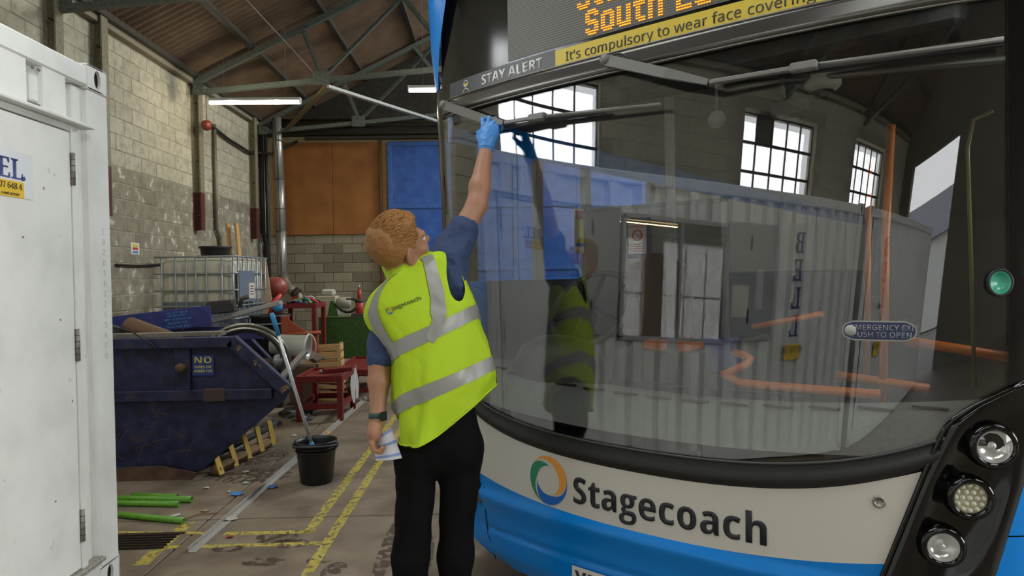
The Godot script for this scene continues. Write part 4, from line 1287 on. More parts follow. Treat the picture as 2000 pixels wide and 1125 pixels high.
	obj("screen_rail", tb([Vector3(-0.01, 2.305, -0.35), Vector3(1.14, 2.2, -0.36)], 0.012, 8), M("rail steel", [120, 120, 116], 0.35, 0.6), bus)
	obj("blind_box", bx(Vector3(0, 2.345, -0.24), Vector3(2.1, 0.14, 0.2), 0.02), dark, bus)
	# handrails
	obj("handrail", tb([Vector3(0.12, 1.1, -0.6), Vector3(0.155, 1.115, -0.6), Vector3(0.2, 1.14, -0.6), Vector3(0.235, 1.16, -0.6), Vector3(0.24, 1.175, -0.62), Vector3(0.2, 1.19, -0.64), Vector3(0.15, 1.195, -0.66)], 0.017, 8), orange, bus)
	obj("handrail", tb([Vector3(0.14, 1.1, -0.6), Vector3(0.2, 1.072, -0.6), Vector3(0.32, 1.07, -0.6), Vector3(0.74, 1.075, -0.6)], 0.019, 8), orange, bus)
	obj("handrail", tb([Vector3(0.675, 2.2, -1.2), Vector3(0.65, 1.7, -1.2), Vector3(0.627, 0.4, -1.2)], 0.018, 8), orange, bus)
	obj("handrail", tb([Vector3(0.44, 1.05, -1.2), Vector3(0.82, 1.02, -1.2)], 0.022, 8), orange, bus)
	obj("handrail", tb([Vector3(0.73, 1.23, -1.2), Vector3(1.12, 1.175, -1.2)], 0.022, 8), orange, bus)
	obj("handrail", tb([Vector3(0.15, 1.29, -0.9), Vector3(0.46, 1.36, -0.9)], 0.014, 8), orange, bus)
	obj("handrail", tb([Vector3(0.36, 0.9, -2.2), Vector3(0.38, 2.2, -2.2)], 0.018, 8), orange, bus)
	obj("grab_pole", tb([Vector3(1.02, 1.1, -0.8), Vector3(1.0, 2.0, -0.8), Vector3(1.02, 2.1, -0.78), Vector3(1.08, 2.12, -0.76)], 0.007, 8), M("pole yellow", [120, 112, 56], 0.4), bus)
	# roof fittings behind the glass
	st = S(true)
	lathe(st, [[0.0, -0.008], [0.032, -0.008], [0.034, 0.0], [0.032, 0.008], [0.0, 0.008]], Vector3(0.273, 2.12, -0.2), Basis(Vector3.RIGHT, PI / 2.0), 20)
	var hd := obj("hanging_sensor", st, M("sensor grey", [112, 114, 110], 0.4), bus)
	obj("sensor_stem", tb([Vector3(0.273, 2.15, -0.2), Vector3(0.273, 2.28, -0.2)], 0.005, 6), mid, hd)
	st = S(true)
	lathe(st, [[0.062, 0.035], [0.064, 0.0], [0.05, -0.014], [0.03, -0.02]], Vector3(0.593, 2.225, -0.4), Basis(), 24)
	var cd := obj("camera_dome", st, M("dome beige", [176, 176, 160], 0.5), bus)
	st = S(true)
	lathe(st, [[0.04, -0.012], [0.034, -0.035], [0.018, -0.05], [0.0, -0.055]], Vector3(0.593, 2.225, -0.4), Basis(), 20)
	obj("dome_lens", st, M("gloss black"), cd)
	var mr := obj("interior_mirror", bx(Vector3(0.5, 2.142, -0.3), Vector3(0.145, 0.076, 0.03), 0.016), dark, bus)
	obj("mirror_stem", tb([Vector3(0.48, 2.27, -0.3), Vector3(0.485, 2.17, -0.3)], 0.008, 6), M("rail steel"), mr)
	# papers on the screen behind the cab
	obj("saloon_seat_screen", bx(Vector3(-0.5, 1.0, -3.2), Vector3(1.3, 1.1, 0.05), 0.01), M("moquette blue", [44, 52, 74], 0.9), bus)

# ---------------------------------------------------------------- white site cabins made from shipping containers
func corr(za: float, zb: float, y0: float, y1: float, x: float, depth := 0.055, period := 0.28, phase := 0.0) -> SurfaceTool:
	# trapezoidal sheet lying in the yz plane, facing +x
	var st := S()
	var pts := []
	var z := za
	var prof := func(q: float) -> float:
		var t := fposmod((q - phase) / period, 1.0)
		return 0.0 if t < 0.3 else (-(t - 0.3) / 0.18 * depth if t < 0.48 else (-depth if t < 0.82 else -depth + (t - 0.82) / 0.18 * depth))
	while z < zb - 1e-4:
		pts.append(z)
		var t := fposmod((z - phase) / period, 1.0)
		var nxt := 2.0
		for e in [0.3, 0.48, 0.82, 1.0, 1.3]:
			if e > t + 1e-3:
				nxt = e
				break
		z += (nxt - t) * period
	pts.append(zb)
	for i in pts.size() - 1:
		var a: float = pts[i]
		var b: float = pts[i + 1]
		var xa: float = x + prof.call(a + 1e-4)
		var xb: float = x + prof.call(b - 1e-4)
		quad_o(st, Vector3(xa, y0, a), Vector3(xb, y0, b), Vector3(xb, y1, b), Vector3(xa, y1, a), Vector3(x - 1.0, (y0 + y1) * 0.5, (a + b) * 0.5))
	return st

func casting(c: Node, at: Vector3, m: Material, sz: float) -> void:
	var st := S()
	var dk := M("hollow shade", [40, 40, 40], 0.9)
	plate_hole(st, 0.17, 0.12, 0.028, 0.045, 0.014, Transform3D(Basis(Vector3.UP, PI / 2.0), at + Vector3(-0.014, 0, 0)))
	var k := obj("corner_casting", st, m, c)
	obj("hollow_shade", bx(at + Vector3(-0.08, 0, 0), Vector3(0.12, 0.116, 0.166)), dk, k)  # dark block paints the shade inside the hollow casting
	st = S()
	box(st, at + Vector3(-0.08, 0.056, 0), Vector3(0.16, 0.012, 0.176), 0.003)
	box(st, at + Vector3(-0.08, -0.056, 0), Vector3(0.16, 0.012, 0.176), 0.003)
	box(st, at + Vector3(-0.08, 0, sz * 0.082), Vector3(0.16, 0.12, 0.014), 0.003)
	obj("casting_shell", st, m, k)

func cabin(label: String, zf: float, ln: float, full: bool) -> void:
	# zf: far end; the side we see lies at x = -1.95
	var base := Vector3(-3.17, 0.02, zf + ln * 0.5)
	var c := thing("site_cabin", label, "cabin", base)
	var zl := -ln * 0.5           # far end in the cabin's own axes
	var fx := 1.22
	var wh := NM("cabin white paint", [[0.0, [212, 213, 209]], [0.5, [224, 225, 221]], [1.0, [230, 231, 227]]], 1.9, 0.5, 0.0, 170, 0.01)
	wh.detail_enabled = true
	wh.detail_albedo = ntex(171, 0.03, [[0.0, Color(0.45, 0.42, 0.36, 0.6)], [0.1, Color(0.5, 0.47, 0.42, 0.2)], [0.14, Color(0.5, 0.5, 0.46, 0.0)], [1.0, Color(0.5, 0.5, 0.46, 0.0)]])
	var gw := M("cabin grey panel", [150, 153, 153], 0.5)
	# frame
	for sx in [1.0, -1.0]:
		for e in [-1.0, 1.0]:
			var st := S()
			box(st, Vector3(sx * (fx - 0.05), 1.29, e * (ln * 0.5 - 0.085)), Vector3(0.1, 2.36, 0.17), 0.012)
			box(st, Vector3(sx * (fx - 0.055), 1.29, e * (ln * 0.5 - 0.2)), Vector3(0.05, 2.36, 0.1), 0.006)
			obj("corner_post", st, wh, c)
		obj("top_rail", bx(Vector3(sx * (fx - 0.04), 2.525, 0), Vector3(0.08, 0.1, ln - 0.34), 0.01), wh, c)
		obj("bottom_rail", bx(Vector3(sx * (fx - 0.04), 0.09, 0), Vector3(0.08, 0.16, ln - 0.34), 0.01), wh, c)
	for e in [-1.0, 1.0]:
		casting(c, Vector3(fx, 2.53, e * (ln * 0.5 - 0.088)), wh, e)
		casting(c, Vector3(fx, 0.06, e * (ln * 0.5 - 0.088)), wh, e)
		obj("end_wall", bx(Vector3(0, 1.29, e * (ln * 0.5 - 0.06)), Vector3(2.3, 2.4, 0.04)), wh, c)
	obj("roof", bx(Vector3(0, 2.56, 0), Vector3(2.36, 0.04, ln - 0.1)), wh, c)
	obj("floor_pan", bx(Vector3(0, 0.14, 0), Vector3(2.3, 0.06, ln - 0.1)), M("cabin floor", [96, 84, 70], 0.8), c)
	obj("rear_wall", bx(Vector3(-fx + 0.06, 1.29, 0), Vector3(0.04, 2.4, ln - 0.3)), NM("cabin lining", [[0.0, [176, 156, 100]], [1.0, [190, 170, 116]]], 2.0, 0.8, 0.0, 172, 0.02), c)
	var navy := M("letter navy", [52, 62, 122], 0.5)
	var gold := M("label gold", [224, 186, 46], 0.5)
	var ink := M("label ink", [70, 60, 40], 0.5)
	var px := fx + 0.003
	var onx := func(z0: float, y0: float, x0: float) -> Callable:
		return func(x: float, y: float, z: float) -> Vector3: return Vector3(x0 + z, y0 + y, z0 - x)
	var bell := func(z0: float, ytop: float, h: float) -> void:
		for k in 4:
			text("name_letter", "BELL"[k], h, onx.call(z0, ytop - h * (0.5 + 1.3 * k), px), navy, c, "Droid Serif", 700, 1.25)
		obj("number_label", bx(Vector3(px, ytop - h * 5.6, z0), Vector3(0.004, h * 0.7, 0.36)), gold, c)
		text("number_lettering", "807 648 450", h * 0.32, onx.call(z0, ytop - h * 5.5, px + 0.002), ink, c, "Droid Serif", 400)
	if not full:
		obj("side_sheet", corr(zl + 0.25, -zl - 0.25, 0.16, 2.48, fx - 0.01), wh, c)
		bell.call(zl + 1.15, 2.3, 0.23)
		return
	# header sheet over the door, drip lip
	var dz0 := zl + 0.32        # hinge edge of the door
	var dz1 := zl + 1.27
	var hs := S()
	var hz := [[0.2, 1], [0.315, 1], [0.335, 0], [0.495, 0], [0.515, 1], [0.58, 1], [0.6, 0], [0.765, 0], [0.785, 1], [0.85, 1], [0.87, 0], [1.03, 0], [1.05, 1], [1.37, 1]]
	for i in hz.size() - 1:
		var qa := Vector3(fx - 0.008 - 0.05 * hz[i][1], 2.28, zl + hz[i][0])
		var qb := Vector3(fx - 0.008 - 0.05 * hz[i + 1][1], 2.28, zl + hz[i + 1][0])
		quad_o(hs, qa, qb, qb + Vector3(0, 0.2, 0), qa + Vector3(0, 0.2, 0), Vector3(0, 2.4, zl + 0.7))
	obj("header_sheet", hs, wh, c)
	obj("drip_lip", bx(Vector3(fx + 0.012, 2.268, (zl + 0.2 + dz1 + 0.1) * 0.5), Vector3(0.07, 0.016, dz1 - zl - 0.1), 0.003), wh, c)
	obj("lock_box", bx(Vector3(fx - 0.04, 2.37, zl + 0.535), Vector3(0.05, 0.12, 0.05), 0.008), wh, c)
	for q in [-0.02, 0.02]:
		obj("rivet", bx(Vector3(fx - 0.01, 2.455, zl + 0.535 + q), Vector3(0.012, 0.014, 0.014), 0.004), M("rivet grey", [120, 120, 116], 0.5), c)
	obj("lock_tab", bx(Vector3(fx - 0.02, 2.297, zl + 0.525), Vector3(0.03, 0.018, 0.016), 0.003), M("rivet grey"), c)
	obj("door_jamb", bx(Vector3(fx - 0.02, 1.21, zl + 0.295), Vector3(0.05, 2.1, 0.045), 0.005), wh, c)
	obj("door_jamb", bx(Vector3(fx - 0.02, 1.21, dz1 + 0.03), Vector3(0.05, 2.1, 0.05), 0.005), wh, c)
	obj("door_head", bx(Vector3(fx - 0.018, 2.245, (dz0 + dz1) * 0.5), Vector3(0.045, 0.03, dz1 - dz0), 0.004), wh, c)
	obj("door_sill", bx(Vector3(fx + 0.0, 0.172, (dz0 + dz1) * 0.5 - 0.05), Vector3(0.06, 0.02, dz1 - dz0 + 0.2), 0.004), NM("scuffed sill", [[0.0, [96, 88, 74]], [0.5, [150, 146, 136]], [1.0, [190, 188, 182]]], 0.3, 0.7, 0.2, 173, 0.04), c)
	var d := obj("door", bx(Vector3(fx - 0.02, 1.205, (dz0 + dz1) * 0.5), Vector3(0.04, 2.04, dz1 - dz0 - 0.008), 0.005), wh, c)
	for y in [2.055, 1.235, 0.385]:
		var hg := obj("hinge", tb([Vector3(fx + 0.004, y - 0.075, dz0 - 0.005), Vector3(fx + 0.004, y + 0.075, dz0 - 0.005)], 0.011, 10), M("hinge steel", [138, 136, 128], 0.45, 0.5), d)
		for k in 4:
			obj("knuckle_gap", tb([Vector3(fx + 0.004, y - 0.046 + 0.03 * k, dz0 - 0.005), Vector3(fx + 0.004, y - 0.043 + 0.03 * k, dz0 - 0.005)], 0.0118, 10), M("hinge gap", [58, 54, 48], 0.7), hg)
	obj("door_lever", bx(Vector3(fx + 0.04, 1.1, dz1 - 0.12), Vector3(0.02, 0.03, 0.14), 0.006), M("hinge steel"), d)
	for q in [[1.72, 0.66], [0.56, 0.5], [1.36, 0.43], [0.98, 0.36], [1.94, 0.52]]:
		obj("scuff", bx(Vector3(fx + 0.0005, q[0], zl + q[1]), Vector3(0.0015, 0.012, 0.006), 0.0, Basis(Vector3.RIGHT, q[0] * 3.0)), M("scuff grey", [112, 110, 104], 0.8), d)
	# maker's label on the door, worn at one edge
	var pl := obj("name_label", bx(Vector3(fx + 0.001, 1.975, zl + 0.92), Vector3(0.003, 0.19, 0.66)), M("label white", [216, 219, 224], 0.45), d)
	text("label_lettering", "BEL", 0.082, onx.call(zl + 0.765, 1.995, fx + 0.002), navy, pl, "Droid Serif", 700, 1.0)
	obj("letter_scrap", bx(Vector3(fx + 0.003, 1.962, zl + 0.652), Vector3(0.002, 0.016, 0.022), 0.0, Basis(Vector3.RIGHT, 0.3)), navy, pl)
	obj("label_strip", bx(Vector3(fx + 0.002, 1.913, zl + 0.94), Vector3(0.003, 0.066, 0.58)), gold, pl)
	text("label_lettering", "807 648 4", 0.025, onx.call(zl + 0.74, 1.925, fx + 0.0035), ink, pl, "Droid Serif", 400)
	text("label_lettering", "container", 0.012, onx.call(zl + 0.73, 1.893, fx + 0.0035), ink, pl, "Droid Sans Mono", 400, 1.2)
	# stamped number down the corner post
	for k in 13:
		text("stamped_number", "C0201622556"[k % 11], 0.03, onx.call(zl + 0.07, 1.78 - 0.052 * k, fx + 0.0), M("stamped grey", [200, 200, 194], 0.6), c, "Droid Sans", 400, 1.0, 0.0015)
	# corrugated side with the office window
	var wz0 := zl + 1.8
	var wz1 := zl + 2.96
	obj("side_sheet", corr(dz1 + 0.06, wz0 - 0.04, 0.16, 2.48, fx - 0.01), wh, c)
	obj("side_sheet", corr(wz0 - 0.04, wz1 + 0.04, 0.16, 1.3, fx - 0.01), wh, c)
	obj("side_sheet", corr(wz0 - 0.04, wz1 + 0.04, 2.22, 2.48, fx - 0.01), wh, c)
	obj("side_sheet", corr(wz1 + 0.04, -zl - 0.22, 0.16, 2.48, fx - 0.01), wh, c)
	for q in [[wz0 - 0.02, 1.76, 0.04, 0.96], [wz1 + 0.02, 1.76, 0.04, 0.96], [(wz0 + wz1) * 0.5, 1.76, 0.03, 0.92]]:
		obj("window_frame", bx(Vector3(fx - 0.02, q[1], q[0]), Vector3(0.06, q[3], q[2]), 0.006), gw, c)
	for y in [1.29, 2.23]:
		obj("window_frame", bx(Vector3(fx - 0.02, y, (wz0 + wz1) * 0.5), Vector3(0.06, 0.04, wz1 - wz0 + 0.08), 0.006), gw, c)
	obj("window_glass", bx(Vector3(fx - 0.03, 1.76, (wz0 + wz1) * 0.5), Vector3(0.005, 0.92, wz1 - wz0)), M("window glass"), c)
	for q in [[wz0 - 0.3, 0.46], [wz1 + 0.42, 0.8]]:
		var sh := obj("shutter", bx(Vector3(fx + 0.02, 1.78, q[0]), Vector3(0.025, 0.98, q[1]), 0.006), gw, c)
		for y in [1.5, 2.1]:
			obj("latch", bx(Vector3(fx + 0.04, y, q[0] - 0.05), Vector3(0.02, 0.12, 0.02), 0.004), M("latch black", [30, 30, 30], 0.6), sh)
	obj("paper_sheet", bx(Vector3(fx + 0.034, 1.62, wz1 + 0.24), Vector3(0.002, 0.26, 0.26)), M("paper cream", [206, 208, 190], 0.7), c)
	obj("paper_sheet", bx(Vector3(fx + 0.034, 1.72, wz1 + 0.55), Vector3(0.002, 0.34, 0.12)), M("paper grey", [196, 196, 190], 0.7), c)
	bell.call(zl + 4.28, 2.24, 0.19)
	# office inside: desk, pinboard and a lit lamp
	obj("office_desk", bx(Vector3(0.6, 0.85, (wz0 + wz1) * 0.5), Vector3(0.6, 0.04, 1.3)), M("desk brown", [112, 86, 58], 0.5), c)
	obj("pinboard", bx(Vector3(-fx + 0.1, 1.7, (wz0 + wz1) * 0.5 + 0.1), Vector3(0.03, 0.6, 0.8)), M("pinboard brown", [96, 72, 54], 0.8), c)
	obj("office_lamp", tb([Vector3(0.2, 2.4, zl + 1.6), Vector3(0.2, 2.4, zl + 2.8)], 0.02, 8), M("office tube", [255, 240, 210], 0.5, 0.0, {"emission_enabled": true, "emission": Color(1.0, 0.86, 0.6), "emission_energy_multiplier": 3.0}), c)
	var l := AreaLight3D.new()
	l.name = "office_glow"
	l.area_size = Vector2(1.2, 0.05)
	l.area_normalize_energy = true
	l.light_energy = 0.7
	l.light_color = Color(1.0, 0.86, 0.6)
	l.shadow_enabled = true
	l.position = Vector3(0.2, 2.36, zl + 2.2)
	l.rotation = Vector3(-PI / 2.0, PI / 2.0, 0)
	c.add_child(l)

# ---------------------------------------------------------------- skip, tank, workbench clutter, things on the floor
func skip() -> void:
	var base := Vector3(-3.1, 0, -5.85)
	var k := thing("rubbish_skip", "dark blue steel skip with a yellow-lettered warning plate and rusty edges", "skip", base)
	var navy := NM("skip navy paint", [[0.0, [22, 24, 42]], [0.35, [32, 36, 66]], [0.6, [38, 44, 78]], [0.74, [44, 50, 82]], [0.79, [74, 54, 42]], [0.84, [46, 50, 80]], [1.0, [62, 68, 96]]], 1.1, 0.5, 0.1, 180, 0.014, 6)
	var rust := NM("skip rust", [[0.0, [66, 48, 36]], [0.5, [92, 68, 50]], [1.0, [112, 86, 64]]], 1.6, 0.85, 0.0, 181, 0.02, 5)
	var yel := NM("chipped yellow", [[0.0, [40, 44, 74]], [0.5, [44, 50, 80]], [0.6, [176, 140, 48]], [1.0, [190, 154, 58]]], 0.35, 0.6, 0.0, 182, 0.04, 4)
	# outline of a side, own axes
	var side := [Vector2(-1.3, 0.06), Vector2(0.8, 0.06), Vector2(1.455, 0.6), Vector2(1.5, 0.67), Vector2(1.08, 1.06), Vector2(-1.6, 1.06), Vector2(-1.75, 0.7)]
	obj("side_plate", pr(side, 0.012, Transform3D(Basis(), Vector3(0, 0, 0.46))), navy, k)
	# the far side is shorter: the end is set at an angle
	obj("side_plate", pr([Vector2(-1.3, 0.06), Vector2(0.4, 0.06), Vector2(1.05, 0.6), Vector2(1.1, 0.67), Vector2(0.75, 1.06), Vector2(-1.6, 1.06), Vector2(-1.75, 0.7)], 0.012, Transform3D(Basis(), Vector3(0, 0, -0.5))), navy, k)
	obj("floor_plate", bx(Vector3(-0.42, 0.07, -0.015), Vector3(1.75, 0.02, 0.95)), rust, k)
	var st := S()
	quad_o(st, Vector3(0.8, 0.06, 0.47), Vector3(1.5, 0.67, 0.47), Vector3(1.1, 0.67, -0.5), Vector3(0.4, 0.06, -0.5), Vector3(0, 1, 0))
	quad_o(st, Vector3(0.785, 0.075, 0.47), Vector3(1.485, 0.685, 0.47), Vector3(1.085, 0.685, -0.5), Vector3(0.385, 0.075, -0.5), Vector3(2, 0, 0))
	obj("end_plate", st, navy, k)
	st = S()
	bar(st, Vector3(-1.3, 0.06, -0.015), Vector3(-1.75, 0.7, -0.015), 0.96, 0.015)
	obj("end_plate", st, navy, k)
	st = S()
	bar(st, Vector3(-1.75, 0.7, -0.015), Vector3(-1.6, 1.06, -0.015), 0.96, 0.015)
	obj("end_plate", st, navy, k)
	for z in [0.49, -0.52]:
		st = S()
		var sh := 0.0 if z > 0 else 0.33
		box(st, Vector3(-0.26 - sh * 0.5, 1.065, z), Vector3(2.68 - sh, 0.085, 0.07), 0.006)
		obj("top_rim", st, navy, k)
		st = S()
		bar(st, Vector3(1.06 - sh, 1.08, z), Vector3(1.5 - sh * 1.2, 0.665, z), 0.07, 0.1, 0.006)
		var cr := obj("sloping_rim", st, navy, k)
		for t in [[0.14, 0.05], [0.42, 0.045], [0.5, 0.03], [0.92, 0.07]]:
			var p := Vector3(1.06 - sh, 1.08, z).lerp(Vector3(1.5 - sh * 1.2, 0.665, z), t[0])
			obj("paint_chip", bx(p + Vector3(0.01, 0.0, signf(z) * 0.0355), Vector3(t[1], t[1] * 0.6, 0.002), 0.0, Basis(Vector3(0, 0, 1), t[0] * 4.0)), yel, cr)
	st = S()
	box(st, Vector3(0.0, 0.655, 0.49), Vector3(2.74, 0.085, 0.05), 0.006)
	obj("side_rib", st, navy, k)
	obj("side_rib_patch", bx(Vector3(0.93, 0.655, 0.493), Vector3(0.17, 0.1, 0.052), 0.006), NM("rusty navy", [[0.0, [48, 48, 72]], [0.5, [84, 62, 48]], [1.0, [60, 56, 74]]], 0.3, 0.7, 0.0, 183, 0.03), k)
	for x in [0.685, -0.9]:
		obj("side_rib", bx(Vector3(x, 0.86, 0.485), Vector3(0.12, 0.33, 0.035), 0.005), navy, k)
		var lug := S(true)
		lathe(lug, [[0.0, -0.03], [0.034, -0.03], [0.038, -0.01], [0.038, 0.03], [0.03, 0.04], [0.0, 0.04]], Vector3(x + 0.0, 0.872, 0.52), Basis(Vector3.RIGHT, PI / 2.0), 10)
		obj("lifting_lug", lug, rust, k)
	var sx := 0.835
	var wp := obj("warning_plate", bx(Vector3(sx, 0.885, 0.477), Vector3(0.165, 0.16, 0.008)), M("warning blue", [44, 62, 130], 0.45), k)
	var yl := M("warning yellow", [206, 196, 96], 0.5)
	var f := func(y0: float) -> Callable: return func(x: float, y: float, z: float) -> Vector3: return Vector3(sx + x, y0 + y, 0.481 + z)
	text("warning_lettering", "NO", 0.05, f.call(0.925), yl, wp, "Droid Sans", 700, 1.35)
	text("warning_lettering", "FIRES OR", 0.02, f.call(0.872), yl, wp, "Droid Sans", 700, 1.1)
	text("warning_lettering", "ASBESTOS", 0.02, f.call(0.84), yl, wp, "Droid Sans", 700, 1.1)
	# scrapes
	var scr := M("scrape tan", [96, 74, 58], 0.8)
	for i in 26:
		var x := rng.randf_range(-0.2, 0.75)
		var y := rng.randf_range(0.16, 0.56)
		obj("scrape", bx(Vector3(x, y, 0.4735), Vector3(rng.randf_range(0.03, 0.16), 0.004, 0.002), 0.0, Basis(Vector3(0, 0, 1), rng.randf_range(-0.9, 1.2))), scr, k)
	# buckled rusty plate under the bottom edge
	st = S()
	prism(st, [Vector2(-1.2, 0.0), Vector2(0.74, 0.0), Vector2(0.78, 0.05), Vector2(0.5, 0.11), Vector2(0.1, 0.1), Vector2(-1.2, 0.04)], 0.02, Transform3D(Basis(), Vector3(0, 0, 0.49)))
	obj("buckled_plate", st, rust, k)
	# what lies in it
	st = S(true)
	var nz := noise(7, 2.5, 3)
	grid(st, 26, 16, func(i: float, j: float) -> Vector3:
		var p := Vector3(lerpf(-1.5, 0.85, i), 0, lerpf(-0.48, 0.45, j))
		var e := minf(minf(i, 1.0 - i) * 8.0, 1.0)
		return Vector3(p.x, 0.66 + 0.2 * e + 0.14 * nz.get_noise_2d(p.x, p.z) - 0.25 * smoothstep(0.5, 0.85, p.x), p.z))
	stuff(obj("rubble_fill", st, NM("mixed rubble", [[0.0, [26, 24, 22]], [0.5, [58, 52, 46]], [1.0, [98, 90, 80]]], 0.4, 0.95, 0.0, 184, 0.06), k))
	var bb := thing("sign_board", "long blue board with upside-down pale blue lettering lying across the skip", "board", Vector3(-2.95, 1.19, -6.1))
	var turn := Basis(Vector3(0, 0, 1), 0.1)
	obj("board", bx(Vector3.ZERO, Vector3(0.92, 0.18, 0.02), 0.003, turn), NM("board blue", [[0.0, [44, 48, 106]], [0.7, [52, 58, 122]], [0.9, [70, 76, 130]], [1.0, [130, 124, 112]]], 0.8, 0.5, 0.0, 185, 0.02), bb)
	var cy := M("board cyan letters", [76, 150, 206], 0.5)
	for q in [["EAST KENT ROAD", 0.052], ["BUS STATION", 0.018], ["ST GEORGE'S LANE", -0.014], ["CANTERBURY", -0.044], ["KENT   CT1 2SY", -0.07]]:
		var w: float = q[1]
		text("board_lettering", q[0], 0.018, func(x: float, y: float, z: float) -> Vector3: return turn * Vector3(0.17 - x, -w - y - 0.012, 0.0105 + z), cy, bb, "Droid Sans", 400, 1.15)
	tag(obj("cardboard_tube", tb([Vector3(-3.1, 1.16, -5.9), Vector3(-2.62, 1.05, -5.75)], [0.085, 0.05], 16), NM("brown card", [[0.0, [88, 68, 52]], [1.0, [122, 98, 76]]], 0.4, 0.9, 0.0, 186, 0.04)), "brown tapered cardboard tube lying in the skip", "tube")
	tag(obj("plastic_sheet", bx(Vector3(-3.3, 1.12, -5.85), Vector3(0.3, 0.16, 0.2), 0.05, Basis(Vector3(0, 0, 1), -0.3)), M("sheet black", [32, 32, 33], 0.5)), "crumpled black plastic lump in the skip by the cabin", "plastic")
	st = S()
	bar(st, Vector3(-3.6, 1.115, -5.46), Vector3(-2.15, 1.125, -5.5), 0.1, 0.03)
	tag(obj("timber_batten", st, NM("grey timber", [[0.0, [112, 104, 92]], [1.0, [148, 140, 126]]], 0.5, 0.85, 0.0, 187, 0.03)), "weathered timber batten lying along the edge of the skip", "timber")
	st = S()
	box(st, Vector3(-2.42, 1.07, -6.2), Vector3(0.7, 0.12, 0.02), 0.003)
	tag(obj("blue_board", st, M("panel blue", [50, 54, 100], 0.55)), "plain dark blue panel standing in the skip behind the lettered board", "panel")
	st = S()
	bar(st, Vector3(-2.7, 1.14, -6.37), Vector3(-1.96, 1.33, -6.37), 0.1, 0.04, 0.004)
	tag(obj("aluminium_channel", st, M("dull aluminium", [164, 162, 154], 0.45, 0.3)), "grey aluminium channel lying across the far edge of the skip", "channel")
	var hm := thing("dark_box", "dark open box of scrap sitting on the aluminium channel", "box", Vector3(-2.5, 1.24, -6.37))
	obj("box_side", bx(Vector3(0, 0.06, 0), Vector3(0.22, 0.12, 0.16), 0.01, Basis(Vector3(0, 0, 1), 0.08)), M("box charcoal", [58, 54, 50], 0.8), hm)
	obj("pipe_stub", tb([Vector3(0.16, 0.05, 0), Vector3(0.18, 0.13, 0.0), Vector3(0.24, 0.15, 0)], 0.022, 8), M("stub iron", [84, 78, 72], 0.6, 0.4), hm)
	obj("pipe_stub", tb([Vector3(-0.14, 0.02, 0.02), Vector3(-0.16, 0.1, 0.02)], 0.03, 8), M("stub iron"), hm)
	var rg := thing("steel_ring", "large bright steel wheel rim ring leaning out of the skip", "ring", Vector3(-2.14, 0.79, -5.92), 0.25)
	var chrome := M("rim steel", [150, 146, 134], 0.28, 0.8)
	for q in [[0.37, 0.016, 0.0], [0.335, 0.02, 0.02], [0.31, 0.012, -0.02]]:
		obj("rim_band", tb(range(49).map(func(i): return Vector3(cos(TAU * i / 48.0) * q[0], sin(TAU * i / 48.0) * q[0], q[2])), q[1], 8, false), chrome, rg)
	tag(obj("loose_wire", tb([Vector3(-3.3, 1.14, -5.5), Vector3(-3.05, 1.21, -5.42), Vector3(-2.8, 1.16, -5.36), Vector3(-2.62, 1.06, -5.31), Vector3(-2.56, 0.98, -5.3)], 0.007, 6), M("sheet black")), "thin black wire looping over the rim of the skip", "wire")
	# scrap at the low end of the skip
	tag(obj("glass_jar", tb([Vector3(-1.9, 0.78, -6.05), Vector3(-1.87, 0.86, -6.0)], [0.05, 0.05], 12), M("jar glass", [170, 172, 168], 0.15)), "pale round jar lying inside the steel ring", "jar")
	st = S()
	bar(st, Vector3(-1.78, 0.72, -5.75), Vector3(-1.62, 0.92, -5.9), 0.09, 0.02)
	tag(obj("bent_bracket", st, M("dull aluminium")), "bent shiny metal strip sticking out of the low end of the skip", "bracket")
	tag(obj("scrap_board", bx(Vector3(-1.78, 0.86, -6.45), Vector3(0.34, 0.03, 0.3), 0.004, Basis(Vector3(0, 0, 1), -0.5)), NM("brown board", [[0.0, [70, 54, 40]], [1.0, [104, 82, 60]]], 0.4, 0.8, 0.0, 188, 0.03)), "brown broken board poking from the low end of the skip", "board")
	# striped barrier lying along the skip's foot
	var hb := thing("hazard_barrier", "yellow and black striped barrier rail lying at the foot of the skip", "barrier", Vector3(-2.2, 0, -5.9))
	obj("pole", tb([Vector3(0.0, 0.05, 0.5), Vector3(0.12, 0.05, -0.55)], 0.045, 12), NM("brown timber pole", [[0.0, [92, 72, 46]], [1.0, [140, 112, 74]]], 0.3, 0.8, 0.0, 189, 0.04), hb)
	for i in 5:
		st = S()
		bar(st, Vector3(0.05 + 0.028 * i, 0.02, 0.5 - 0.23 * i), Vector3(-0.03 + 0.035 * i, 0.24, 0.47 - 0.23 * i), 0.05, 0.012)
		obj("yellow_slat", st, M("barrier yellow", [196, 160, 64], 0.6), hb)
	obj("lower_rail", tb([Vector3(-0.12, 0.12, 0.4), Vector3(0.06, 0.14, -0.6)], 0.03, 10), M("barrier black", [34, 32, 30], 0.7), hb)

